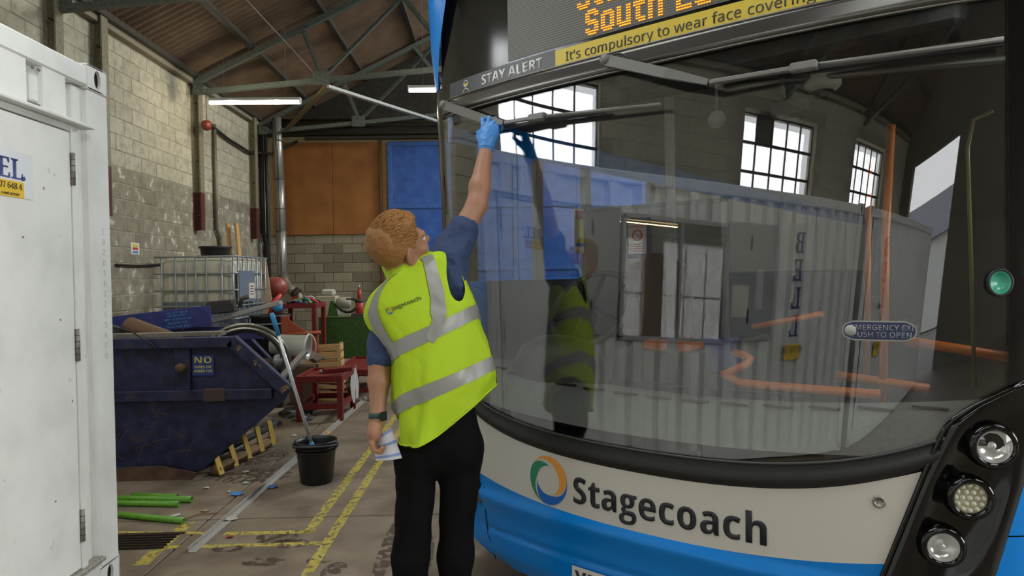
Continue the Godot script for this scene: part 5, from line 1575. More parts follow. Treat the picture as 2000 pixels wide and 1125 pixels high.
func tank() -> void:
	var b := Vector3(-3.7, 0, -9.2)
	var pl := thing("pallet_stack", "stack of dark timber pallets under the caged tank", "pallets", b)
	for i in 5:
		obj("deck_board", bx(Vector3(0, 0.08 + 0.16 * i, 0), Vector3(1.0, 0.05, 1.2), 0.004), M("pallet timber", [74, 64, 52], 0.9), pl)
		for x in [-0.42, 0.0, 0.42]:
			obj("pallet_block", bx(Vector3(x, 0.03 + 0.16 * i, 0), Vector3(0.12, 0.08, 1.2)), M("pallet timber"), pl)
	var t := thing("caged_tank", "white plastic liquid tank in a galvanised cage, part filled with grey liquid", "tank", b + Vector3(0, 0.76, 0))
	var shell := func(y0: float, y1: float) -> SurfaceTool:
		var st := S(true)
		grid(st, 96, 14, func(i: float, j: float) -> Vector3:
			var a := TAU * i
			var y := lerpf(y0, y1, j)
			var top := clampf((1.06 - y) / 0.12, 0.0, 1.0)
			var shr := 1.0 - 0.1 * (1.0 - sqrt(maxf(0.0, 1.0 - pow(1.0 - top, 2.0))))
			var cx := signf(cos(a)) * pow(absf(cos(a)), 0.24)
			var cz := signf(sin(a)) * pow(absf(sin(a)), 0.24)
			var rib := 1.0 + 0.012 * sin(cx * 26.0) * sin(cz * 26.0)
			return Vector3(cx * 0.475 * shr * rib, y, cz * 0.575 * shr * rib), true)
		return st
	obj("tank_body", shell.call(0.52, 1.06), M("tank plastic", [186, 182, 166], 0.4, 0.0, {"subsurf_scatter_enabled": true, "subsurf_scatter_strength": 0.2}), t)
	obj("tank_lower_body", shell.call(0.06, 0.52), M("tank plastic over liquid", [104, 114, 122], 0.4), t)
	obj("tank_top", bx(Vector3(0, 1.058, 0), Vector3(0.82, 0.02, 1.0), 0.01), M("tank plastic"), t)
	var st := S(true)
	lathe(st, [[0.1, 0.0], [0.1, 0.05], [0.0, 0.06]], Vector3(-0.15, 1.06, 0), Basis(), 20)
	obj("filler_cap", st, M("box charcoal"), t)
	var galv := M("cage galvanised", [146, 152, 154], 0.4, 0.5)
	for x in [-0.41, -0.24, -0.11, 0.01, 0.14, 0.33, 0.47]:
		obj("cage_bar", tb([Vector3(x, 0.05, 0.6), Vector3(x, 1.08, 0.6)], 0.011, 8), galv, t)
	for y in [0.3, 0.46, 0.66, 0.87, 1.08]:
		obj("cage_hoop", tb([Vector3(0.5, y, -0.6), Vector3(0.5, y, 0.58), Vector3(0.48, y, 0.6), Vector3(-0.48, y, 0.6), Vector3(-0.5, y, 0.58), Vector3(-0.5, y, -0.6)], 0.011, 8), galv, t)
	for i in 7:
		obj("cage_bar", tb([Vector3(0.5, 0.05, -0.5 + 0.17 * i), Vector3(0.5, 1.08, -0.5 + 0.17 * i)], 0.011, 8), galv, t)
	obj("tank_pallet", bx(Vector3(0, 0.03, 0), Vector3(1.0, 0.06, 1.2), 0.005), M("pallet steel", [70, 72, 74], 0.6, 0.3), t)
	obj("label_plate", bx(Vector3(0.516, 0.7, 0.25), Vector3(0.006, 0.4, 0.55)), M("plate grey-blue", [120, 130, 138], 0.4, 0.3), t)
	var lb := obj("white_label", bx(Vector3(0.521, 0.64, 0.1), Vector3(0.004, 0.2, 0.2)), M("card white", [196, 190, 180], 0.6), t)
	for i in 4:
		obj("label_print", bx(Vector3(0.5235, 0.7 - 0.035 * i, 0.1), Vector3(0.001, 0.014, 0.12)), M("label ink"), lb)
	var tub := thing("black_tub", "wide black plastic tub standing on the caged tank", "tub", b + Vector3(0.1, 1.835, 0.2))
	st = S(true)
	lathe(st, [[0.0, 0.0], [0.17, 0.0], [0.185, 0.12], [0.205, 0.125], [0.205, 0.145], [0.19, 0.145], [0.17, 0.02], [0.0, 0.02]], Vector3.ZERO, Basis(), 24)
	obj("tub_body", st, M("tub black", [24, 24, 25], 0.5), tub)
	for i in 2:
		st = S()
		bar(st, Vector3(-3.88 + 0.16 * i, 0.0, -10.5), Vector3(-4.1 + 0.13 * i, 2.42, -10.75), 0.12, 0.03, 0.003)
		tag(obj("timber_plank", st, NM("new pine", [[0.0, [168, 128, 72]], [0.5, [188, 148, 90]], [1.0, [202, 166, 108]]], 0.4, 0.7, 0.0, 190, 0.03)), "pale pine plank standing upright behind the caged tank", "plank", "pine planks behind the tank")
	st = S()
	prism(st, [Vector2(-0.05, 0.0), Vector2(0.42, 0.0), Vector2(0.2, 1.2), Vector2(0.1, 1.84), Vector2(-0.03, 1.84)], 0.018, Transform3D(Basis(Vector3.RIGHT, -0.12), Vector3(-3.3, 0, -9.55)))
	tag(obj("plywood_offcut", st, NM("plywood", [[0.0, [170, 146, 118]], [1.0, [192, 168, 140]]], 0.6, 0.75, 0.0, 191, 0.02)), "tall tapering plywood offcut leaning beside the caged tank", "plywood")

func red_frame_table(called: String, label: String, at: Vector3, sx: float, sz: float, h: float, m: Material, group := "") -> Node3D:
	var t := thing(called, label, "table", at, 0.0, group)
	for x in [-1, 1]:
		for z in [-1, 1]:
			obj("leg", bx(Vector3(x * (sx * 0.5 - 0.03), h * 0.5, z * (sz * 0.5 - 0.03)), Vector3(0.06, h, 0.06), 0.004), m, t)
		obj("side_rail", bx(Vector3(x * (sx * 0.5 - 0.02), h * 0.36, 0), Vector3(0.03, 0.06, sz - 0.08)), m, t)
		obj("top_edge", bx(Vector3(x * (sx * 0.5 - 0.01), h + 0.01, 0), Vector3(0.025, 0.07, sz), 0.003), m, t)
	for z in [-1, 1]:
		obj("cross_rail", bx(Vector3(0, h * 0.36, z * (sz * 0.5 - 0.02)), Vector3(sx - 0.08, 0.06, 0.03)), m, t)
		obj("top_edge", bx(Vector3(0, h + 0.01, z * (sz * 0.5 - 0.01)), Vector3(sx, 0.07, 0.025), 0.003), m, t)
	obj("table_top", bx(Vector3(0, h, 0), Vector3(sx - 0.02, 0.02, sz - 0.02)), m, t)
	return t

func crate(label: String, at: Vector3, b: Basis, sx: float, sy: float, sz: float) -> void:
	var c := thing("timber_crate", label, "crate", at)
	c.basis = b
	var m := NM("crate pine", [[0.0, [176, 140, 88]], [0.5, [196, 162, 108]], [1.0, [210, 180, 128]]], 0.35, 0.7, 0.0, 195, 0.035)
	for z in [-1, 1]:
		for i in 4:
			obj("slat", bx(Vector3(0, sy * (0.12 + 0.253 * i), z * sz * 0.5), Vector3(sx, sy * 0.145, 0.015), 0.002), m, c)
		for x in [-1, 1]:
			obj("corner_batten", bx(Vector3(x * (sx * 0.5 - 0.02), sy * 0.5, z * (sz * 0.5 + 0.012)), Vector3(0.045, sy, 0.02), 0.002), m, c)
	for x in [-1, 1]:
		for i in 4:
			obj("slat", bx(Vector3(x * sx * 0.5, sy * (0.12 + 0.253 * i), 0), Vector3(0.015, sy * 0.17, sz), 0.002), m, c)
	obj("base_board", bx(Vector3(0, 0.01, 0), Vector3(sx, 0.02, sz)), m, c)

func bench_clutter() -> void:
	var red := NM("workshop red", [[0.0, [92, 26, 26]], [0.5, [120, 36, 34]], [1.0, [140, 52, 46]]], 0.5, 0.5, 0.1, 200, 0.03)
	var orange := NM("primer orange", [[0.0, [140, 62, 38]], [1.0, [172, 84, 54]]], 0.4, 0.6, 0.0, 201, 0.03)
	# red work table with tangled leads
	var t := red_frame_table("red_workbench", "tall dark red steel workbench heaped with coloured leads and hoses", Vector3(-2.86, 0, -10.3), 0.56, 0.6, 1.14, red)
	var cols := [[206, 60, 60], [70, 110, 170], [150, 196, 60], [40, 44, 46], [60, 150, 176], [200, 200, 190], [44, 60, 110], [150, 190, 90]]
	for i in 14:
		var a := Vector3(rng.randf_range(-0.22, 0.0), 1.19, rng.randf_range(-0.15, 0.25))
		var b := Vector3(rng.randf_range(0.05, 0.28), 1.19, rng.randf_range(-0.1, 0.28))
		var o := obj("coiled_lead", tb(arc(a, b, Vector3(rng.randf_range(-0.08, 0.08), rng.randf_range(0.03, 0.1), rng.randf_range(-0.1, 0.1)), 8), 0.014, 6), M("lead %d" % (i % 8), cols[i % 8], 0.5))
		o.position = t.position
		tag(o, "coloured lead or hose tangled on the tall red workbench", "lead", "leads on the red workbench")
	var bt := obj("spray_bottle", tb([Vector3(-2.83, 1.16, -10.1), Vector3(-2.83, 1.3, -10.1), Vector3(-2.83, 1.34, -10.1)], [0.03, 0.03, 0.012], 10), M("bottle clear", [170, 172, 164], 0.2))
	tag(bt, "clear bottle standing among the leads on the red workbench", "bottle")
	# compressor end
	var ct := thing("red_air_tank", "red cylindrical air tank seen end-on beside the flue pipe", "tank", Vector3(-3.35, 1.42, -10.6))
	var st := S(true)
	lathe(st, [[0.0, -0.3], [0.14, -0.28], [0.16, -0.2], [0.16, 0.16], [0.13, 0.22], [0.0, 0.24]], Vector3.ZERO, Basis(Vector3.UP, 0.5) * Basis(Vector3.RIGHT, PI / 2.0), 24)
	obj("tank_shell", st, NM("faded red", [[0.0, [110, 50, 42]], [1.0, [164, 66, 56]]], 0.6, 0.45, 0.0, 202, 0.02), ct)
	obj("tank_stand", bx(Vector3(0, -0.8, 0), Vector3(0.2, 1.26, 0.3), 0.01), M("stub iron"), ct)
	var bk := thing("black_bin", "black open bin with scraps standing behind the skip", "bin", Vector3(-2.88, 0, -8.9))
	st = S(true)
	lathe(st, [[0.0, 0.0], [0.2, 0.0], [0.24, 1.05], [0.255, 1.06], [0.255, 1.09], [0.235, 1.09], [0.2, 0.06], [0.0, 0.06]], Vector3.ZERO, Basis(), 24)
	obj("bin_body", st, M("tub black"), bk)
	obj("bin_rim_strip", tb(range(25).map(func(i): return Vector3(cos(TAU * i / 24.0) * 0.25, 0.98, sin(TAU * i / 24.0) * 0.25)), 0.008, 6, false), M("strip pale", [140, 142, 140], 0.4), bk)
	tag(obj("blue_ball", tb([Vector3(-2.74, 1.13, -8.75), Vector3(-2.74, 1.17, -8.75), Vector3(-2.74, 1.21, -8.75), Vector3(-2.74, 1.25, -8.75), Vector3(-2.74, 1.27, -8.75)], [0.03, 0.06, 0.067, 0.05, 0.01], 14), M("ball blue", [64, 150, 204], 0.35)), "bright blue plastic cap resting on the rim of the black bin", "cap")
	tag(obj("red_nozzle", tb([Vector3(-2.84, 1.1, -8.8), Vector3(-2.8, 1.25, -8.8), Vector3(-2.72, 1.35, -8.85)], [0.04, 0.035, 0.02], 10), M("lead 0")), "red nozzle sticking out of the black bin", "nozzle")
	# orange steel bracket assembly
	var ob := thing("orange_bracket", "orange-primed welded steel bracket standing among the scrap", "bracket", Vector3(-2.55, 0, -8.5))
	obj("upright_plate", bx(Vector3(-0.02, 0.78, 0), Vector3(0.1, 0.62, 0.03), 0.004), orange, ob)
	st = S()
	prism(st, [Vector2(0, 0), Vector2(0.28, 0), Vector2(0, 0.2)], 0.02, Transform3D(Basis(), Vector3(0.03, 0.84, 0)))
	obj("gusset", st, orange, ob)
	obj("cross_pipe", tb([Vector3(0.03, 0.86, 0.03), Vector3(0.42, 0.88, 0.03)], 0.024, 10), orange, ob)
	obj("lower_plate", bx(Vector3(0.3, 0.74, 0), Vector3(0.16, 0.24, 0.03), 0.004), orange, ob)
	obj("foot", bx(Vector3(0.1, 0.24, 0), Vector3(0.5, 0.48, 0.2), 0.01), M("foot brown", [80, 62, 48], 0.8), ob)
	# cream cabinet with a motor
	var wc := thing("cream_cabinet", "narrow cream metal cabinet with a pale motor beside the blockwork", "cabinet", Vector3(-2.84, 0, -11.9))
	obj("cabinet_body", bx(Vector3(-0.02, 0.62, 0), Vector3(0.34, 1.24, 0.3), 0.01), M("cabinet cream", [176, 168, 142], 0.5), wc)
	obj("cabinet_door", bx(Vector3(-0.02, 0.62, 0.155), Vector3(0.28, 1.1, 0.012), 0.004), M("cabinet cream"), wc)
	obj("clear_cover", bx(Vector3(0.0, 1.3, 0), Vector3(0.22, 0.11, 0.2), 0.03), M("cover pale", [172, 172, 160], 0.25), wc)
	st = S(true)
	lathe(st, [[0.0, -0.12], [0.09, -0.11], [0.1, 0.09], [0.06, 0.13], [0.0, 0.14]], Vector3(0.27, 1.12, 0.05), Basis(Vector3(0, 0, 1), PI / 2.0), 18)
	obj("motor", st, M("motor grey", [150, 148, 134], 0.5), wc)
	obj("pale_board", bx(Vector3(0.28, 0.84, 0.05), Vector3(0.2, 0.5, 0.02)), M("card white"), wc)
	# green trolley with jack
	var gt := thing("green_trolley", "dark green steel tank trolley on castors in front of the blockwork", "trolley", Vector3(-2.2, 0, -11.25))
	var green := NM("trolley green", [[0.0, [52, 84, 34]], [0.5, [62, 100, 42]], [1.0, [72, 110, 50]]], 0.8, 0.5, 0.0, 203, 0.02)
	obj("tank_body", bx(Vector3(0, 0.58, 0), Vector3(1.2, 0.66, 0.5), 0.012), green, gt)
	obj("top_lip", bx(Vector3(0, 0.918, 0), Vector3(1.22, 0.02, 0.52), 0.004), M("lip worn", [92, 104, 64], 0.6), gt)
	st = S()
	prism(st, [Vector2(-0.09, 0), Vector2(0.1, 0), Vector2(0.02, 0.26), Vector2(-0.03, 0.26)], 0.03, Transform3D(Basis(), Vector3(-0.4, 0.92, 0.1)))
	obj("gusset", st, green, gt)
	for x in [-0.3, 0.35]:
		st = S(true)
		lathe(st, [[0.0, -0.03], [0.1, -0.03], [0.125, -0.02], [0.125, 0.02], [0.1, 0.03], [0.0, 0.03]], Vector3(x, 0.125, 0.2), Basis(Vector3(0, 0, 1), PI / 2.0), 18)
		obj("castor_wheel", st, M("tyre"), gt)
		obj("castor_fork", bx(Vector3(x, 0.22, 0.2), Vector3(0.09, 0.08, 0.06), 0.005), M("stub iron"), gt)
	obj("hose", tb(arc(Vector3(-0.36, 1.13, 0.12), Vector3(0.0, 1.08, 0.12), Vector3(0.02, -0.11, 0.05), 12), 0.022, 8), M("black pipe"), gt)
	var jk := thing("hydraulic_jack", "red hydraulic hand pump standing on the green trolley", "jack", Vector3(-2.16, 0.93, -11.1))
	obj("cylinder", tb([Vector3(0, 0, 0), Vector3(0, 0.24, 0)], 0.065, 16), M("jack red", [168, 56, 40], 0.45), jk)
	obj("ram", tb([Vector3(0, 0.24, 0), Vector3(0, 0.42, 0)], 0.032, 12), M("jack red"), jk)
	obj("ram_tip", tb([Vector3(0, 0.42, 0), Vector3(0, 0.5, 0)], 0.014, 10), M("lock steel"), jk)
	obj("collar", tb([Vector3(0, 0.22, 0), Vector3(0, 0.25, 0)], 0.072, 16), M("black pipe"), jk)
	obj("pump_lever", tb([Vector3(0.03, 0.24, 0.05), Vector3(-0.06, 0.27, 0.06), Vector3(-0.2, 0.28, 0.06)], 0.013, 8), M("black pipe"), jk)
	obj("foot_block", bx(Vector3(-0.02, 0.02, 0.03), Vector3(0.2, 0.04, 0.14), 0.006), M("stub iron"), jk)
	# pine crates
	crate("upper pine slatted crate standing on end behind the low red table", Vector3(-2.14, 0.31, -8.75), Basis(Vector3.UP, 0.1) * Basis(Vector3(0, 0, 1), 0.04), 0.42, 0.4, 0.3)
	crate("lower pine slatted crate supporting the upper one by the low red table", Vector3(-2.16, 0.0, -8.75), Basis(Vector3.UP, -0.12), 0.62, 0.3, 0.36)
	# low red tables
	red_frame_table("low_red_table", "low dark red steel table with a tray top in front of the pine crates", Vector3(-1.89, 0, -7.75), 0.5, 0.72, 0.45, red)
	var t2 := red_frame_table("low_red_table", "low dark red steel trestle frame behind the tray-topped one", Vector3(-1.75, 0, -9.4), 0.62, 1.5, 0.34, red)
	tag(obj("grey_bracket", bx(Vector3(-1.86, 0.485, -7.9), Vector3(0.3, 0.03, 0.1), 0.006, Basis(Vector3.UP, 0.5)), M("dull aluminium")), "grey metal bracket lying on the low red tray table", "bracket")
	tag(obj("red_hinge_bar", bx(Vector3(-1.76, 0.52, -7.7), Vector3(0.32, 0.05, 0.09), 0.006, Basis(Vector3.UP, 0.6)), red), "dark red steel bar lying across the low tray table", "bar")
	var sh := S(true)
	grid(sh, 8, 10, func(i: float, j: float) -> Vector3: return Vector3(-1.64 + 0.02 * sin(i * 9.0 + j * 4.0), lerpf(0.1, 0.5, j) + 0.02 * sin(i * 7.0), -8.2 + 0.3 * i))
	var ws := obj("white_sheeting", sh, M("sheeting white", [190, 188, 182], 0.6))
	tag(ws, "crumpled white plastic sheeting hanging over the low red table", "sheeting")
	# clear pail on its side
	var cp := thing("clear_pail", "clear plastic pail lying on its side on top of the scrap", "pail", Vector3(-1.84, 0.95, -6.2))
	cp.basis = Basis(Vector3(0, 0, 1), -PI / 2.0 - 0.1) * Basis(Vector3.UP, 0.0)
	st = S(true)
	lathe(st, [[0.0, -0.16], [0.085, -0.16], [0.105, 0.15], [0.115, 0.155], [0.115, 0.17], [0.1, 0.17], [0.08, -0.15], [0.0, -0.15]], Vector3.ZERO, Basis(), 28)
	obj("pail_body", st, M("pail plastic", Color(0.82, 0.82, 0.78, 0.45), 0.2, 0.0, {"transparency": BaseMaterial3D.TRANSPARENCY_ALPHA}), cp)
	obj("pail_rim", tb(range(29).map(func(i): return Vector3(cos(TAU * i / 28.0) * 0.113, 0.165, sin(TAU * i / 28.0) * 0.113)), 0.009, 8, false), M("rim white", [206, 204, 196], 0.4), cp)
	obj("pail_handle", tb(range(13).map(func(i): return Vector3(cos(PI * i / 12.0) * 0.118, 0.16 + sin(PI * i / 12.0) * 0.09, sin(PI * i / 12.0) * 0.05)), 0.005, 6), M("rim white"), cp)
	tag(obj("scrap_drum", bx(Vector3(-1.98, 0.62, -6.15), Vector3(0.24, 0.42, 0.22), 0.02), M("drum brown", [66, 50, 40], 0.8)), "brown scrap carton under the clear pail at the end of the skip", "carton")
	# bags and rubbish under the low table
	for q in [[-2.25, -7.75, 0.13, "crumpled dark plastic bag on the floor beside the low red table", [44, 44, 44]], [-2.42, -7.3, 0.1, "crumpled pale plastic bag on the floor at the end of the skip", [140, 140, 136]], [-2.1, -7.5, 0.08, "grey crushed bag against the leg of the low red table", [96, 96, 92]]]:
		var s := S(true)
		var nz := noise(int(q[2] * 1000.0), 6.0, 3)
		grid(s, 16, 8, func(i: float, j: float) -> Vector3:
			var d := Vector3(cos(TAU * i) * sin(PI * 0.5 * j), cos(PI * 0.5 * j), sin(TAU * i) * sin(PI * 0.5 * j))
			return Vector3(q[0], 0.002, q[1]) + d * Vector3(1.4, 0.8, 1.0) * q[2] * (1.0 + 0.5 * nz.get_noise_3dv(d * 1.0)))
		tag(obj("plastic_bag", s, M("bag %d" % q[4][0], q[4], 0.35)), q[3], "bag")

func floor_things() -> void:
	# black bucket with the squeegee pole
	var b := thing("bucket", "black rubber bucket with a wire handle standing on the floor", "bucket", Vector3(-1.365, 0, -5.22))
	var st := S(true)
	lathe(st, [[0.0, 0.004], [0.118, 0.004], [0.122, 0.02], [0.15, 0.29], [0.158, 0.295], [0.16, 0.318], [0.152, 0.32], [0.144, 0.29], [0.114, 0.02], [0.0, 0.02]], Vector3.ZERO, Basis(), 36)
	obj("bucket_body", st, M("bucket black", [20, 20, 21], 0.45), b)
	for y in [0.27, 0.245]:
		obj("moulded_band", tb(range(37).map(func(i): return Vector3(cos(TAU * i / 36.0) * 0.149, y, sin(TAU * i / 36.0) * 0.149)), 0.005, 6, false), M("bucket black"), b)
	obj("handle", tb(range(15).map(func(i): return Vector3(cos(PI * i / 14.0) * 0.165, 0.285 + 0.02 * sin(PI * i / 14.0), 0.02 + sin(PI * i / 14.0) * 0.15)), 0.006, 8), M("handle grey", [74, 74, 74], 0.4), b)
	for x in [-0.16, 0.16]:
		obj("handle_lug", bx(Vector3(x, 0.285, 0.02), Vector3(0.02, 0.04, 0.04), 0.005), M("bucket black"), b)
	st = S(true)
	lathe(st, [[0.135, 0.21], [0.0, 0.212]], Vector3.ZERO, Basis(), 24)
	obj("water", st, M("dirty water", [30, 30, 28], 0.05), b)
	var p := thing("squeegee_pole", "aluminium pole with blue grips leaning out of the black bucket", "pole", Vector3(-1.385, 0.02, -5.25))
	var a0 := Vector3(0.045, 0.02, 0.0)
	var a1 := Vector3(-0.31, 1.27, -0.02)
	obj("shaft", tb([a0.lerp(a1, 0.16), a0.lerp(a1, 0.88)], 0.0135, 12), M("pole aluminium", [206, 208, 208], 0.35, 0.35), p)
	obj("upper_grip", tb([a0.lerp(a1, 0.86), a0.lerp(a1, 0.98), a1], [0.0165, 0.019, 0.012], 12), M("grip blue", [60, 150, 200], 0.5), p)
	obj("lower_ferrule", tb([a0.lerp(a1, 0.14), a0.lerp(a1, 0.2)], 0.018, 12), M("grip blue"), p)
	obj("brush_head", bx(a0 + Vector3(0, 0.06, 0), Vector3(0.12, 0.06, 0.06), 0.01), M("bucket black"), p)
	# aluminium angle along the floor
	st = S()
	var q0 := Vector3(-1.735, 0.003, -3.9)
	var q1 := Vector3(-1.625, 0.003, -8.75)
	var d := (q1 - q0).normalized()
	var sd := d.cross(Vector3.UP)
	box(st, (q0 + q1) * 0.5, Vector3(0.045, q0.distance_to(q1), 0.006), 0.001, Basis(sd, d, sd.cross(d)))
	box(st, (q0 + q1) * 0.5 - sd * 0.02 + Vector3(0, 0.014, 0), Vector3(0.006, q0.distance_to(q1), 0.03), 0.001, Basis(sd, d, sd.cross(d)))
	tag(obj("floor_rail", st, NM("scuffed alloy", [[0.0, [130, 126, 120]], [0.5, [168, 165, 158]], [1.0, [188, 186, 180]]], 0.5, 0.5, 0.15, 210, 0.05)), "long grey aluminium angle rail lying along the floor", "rail")
	# dusty strip beside the rail
	# green pipes
	var gp := NM("lime green pipe", [[0.0, [70, 104, 30]], [0.4, [92, 148, 40]], [1.0, [108, 168, 52]]], 0.5, 0.45, 0.0, 211, 0.04)
	var pipes := [[-2.75, -4.6, -1.985, -4.37, 0.02, "lime green pipe lying apart and nearest the white cabin's corner"], [-2.9, -4.88, -2.12, -4.79, 0.022, "lime green pipe, thickest of the group in front of the skip"], [-2.9, -4.79, -2.17, -4.705, 0.02, "lime green pipe lying against the thickest one"], [-2.6, -4.93, -2.26, -4.88, 0.018, "short lime green pipe tucked behind the thickest one"]]
	for q in pipes:
		var g := thing("green_pipe", q[5], "pipe", Vector3(q[2], 0, q[3]))
		var s := S(true)
		var l := Vector3(q[0] - q[2], 0, q[1] - q[3])
		lathe(s, [[q[4] * 0.8, l.length()], [q[4], l.length()], [q[4], 0.0], [q[4] * 0.8, 0.0], [q[4] * 0.8, l.length()]], Vector3(0, q[4], 0), frame_of(l), 16)
		obj("pipe_wall", s, gp, g)
	# litter
	var lit := [[-2.28, -6.28, 0.07, [150, 186, 220], "crumpled pale blue and white paper at the foot of the skip"], [-1.86, -4.94, 0.05, [60, 130, 196], "small blue plastic scrap on the floor between skip and rail"], [-1.66, -5.08, 0.04, [52, 100, 160], "dark blue scrap of tape stuck to the floor rail"], [-2.44, -7.05, 0.04, [190, 170, 176], "crushed pale cup on the floor beyond the skip's low end"], [-1.68, -6.85, 0.05, [220, 150, 40], "orange and yellow sweet wrapper lying on the floor rail"], [-2.0, -5.5, 0.035, [176, 176, 170], "white paper scrap on the floor in front of the skip barrier"], [-1.98, -6.75, 0.03, [196, 186, 184], "torn white scrap on the floor between wrapper and skip"], [-1.9, -5.2, 0.03, [150, 170, 150], "pale green scrap on the floor beside the rail"], [-1.95, -4.6, 0.04, [150, 128, 96], "brown dry leaf on the floor beside the rail"], [-1.72, -4.42, 0.05, [170, 164, 152], "strip of torn masking tape beside the rail joint"], [-2.1, -4.5, 0.045, [184, 182, 180], "white paper scrap under the lime green pipe"], [-1.6, -4.12, 0.03, [156, 60, 44], "thin red scrap on the floor near the yellow bay line"], [-1.95, -5.0, 0.02, [180, 180, 176], "tiny white chip on the floor among the litter"], [-2.15, -5.1, 0.025, [186, 184, 180], "tiny white scrap in front of the skip"], [-1.8, -6.3, 0.02, [40, 36, 32], "small dark lump on the floor beyond the rail"], [-1.95, -6.0, 0.03, [136, 120, 96], "tan wood chip on the floor in front of the barrier"]]
	for q in lit:
		var s := S()
		var r := RandomNumberGenerator.new()
		r.seed = int(absf(q[0] * 977.0 + q[1] * 131.0))
		var P := []
		for i in 7:
			var a := TAU * i / 7.0 + r.randf() * 0.5
			P.append(Vector3(cos(a) * q[2] * r.randf_range(0.6, 1.2), 0.003 + r.randf() * q[2] * 0.35, sin(a) * q[2] * r.randf_range(0.5, 1.0)))
		var c := Vector3(0, q[2] * 0.45, 0)
		for i in 7:
			tri_o(s, c, P[i], P[(i + 1) % 7], Vector3(0, -1, 0))
			tri_o(s, Vector3(0, 0.001, 0), P[i], P[(i + 1) % 7], Vector3(0, 1, 0))
		tag(obj("litter_scrap", s, M("litter %d" % int(q[3][0] * 3 + q[3][2]), q[3], 0.6), null, Vector3(q[0], 0.001, q[1])), q[4], "litter")
	tag(obj("bent_wire", tb([Vector3(-1.98, 0.006, -4.3), Vector3(-2.02, 0.008, -4.42), Vector3(-1.96, 0.01, -4.52), Vector3(-1.84, 0.006, -4.55)], 0.004, 6), M("wire orange", [140, 92, 50], 0.6)), "thin curled orange-brown wire on the floor by the rail", "wire")

# ---------------------------------------------------------------- surface nets over smoothly joined tapered capsules and ellipsoids
func cap(a: Vector3, b: Vector3, ra: float, rb: float, k := 0.02) -> Dictionary:
	return {"t": 0, "a": a, "b": b, "ra": ra, "rb": rb, "k": k, "s": 1.0}

func ell(c: Vector3, r: Vector3, b := Basis(), k := 0.02, s := 1.0) -> Dictionary:
	return {"t": 1, "a": c, "r": r, "inv": b.transposed(), "k": k, "s": s, "m": minf(r.x, minf(r.y, r.z)), "x": maxf(r.x, maxf(r.y, r.z))}

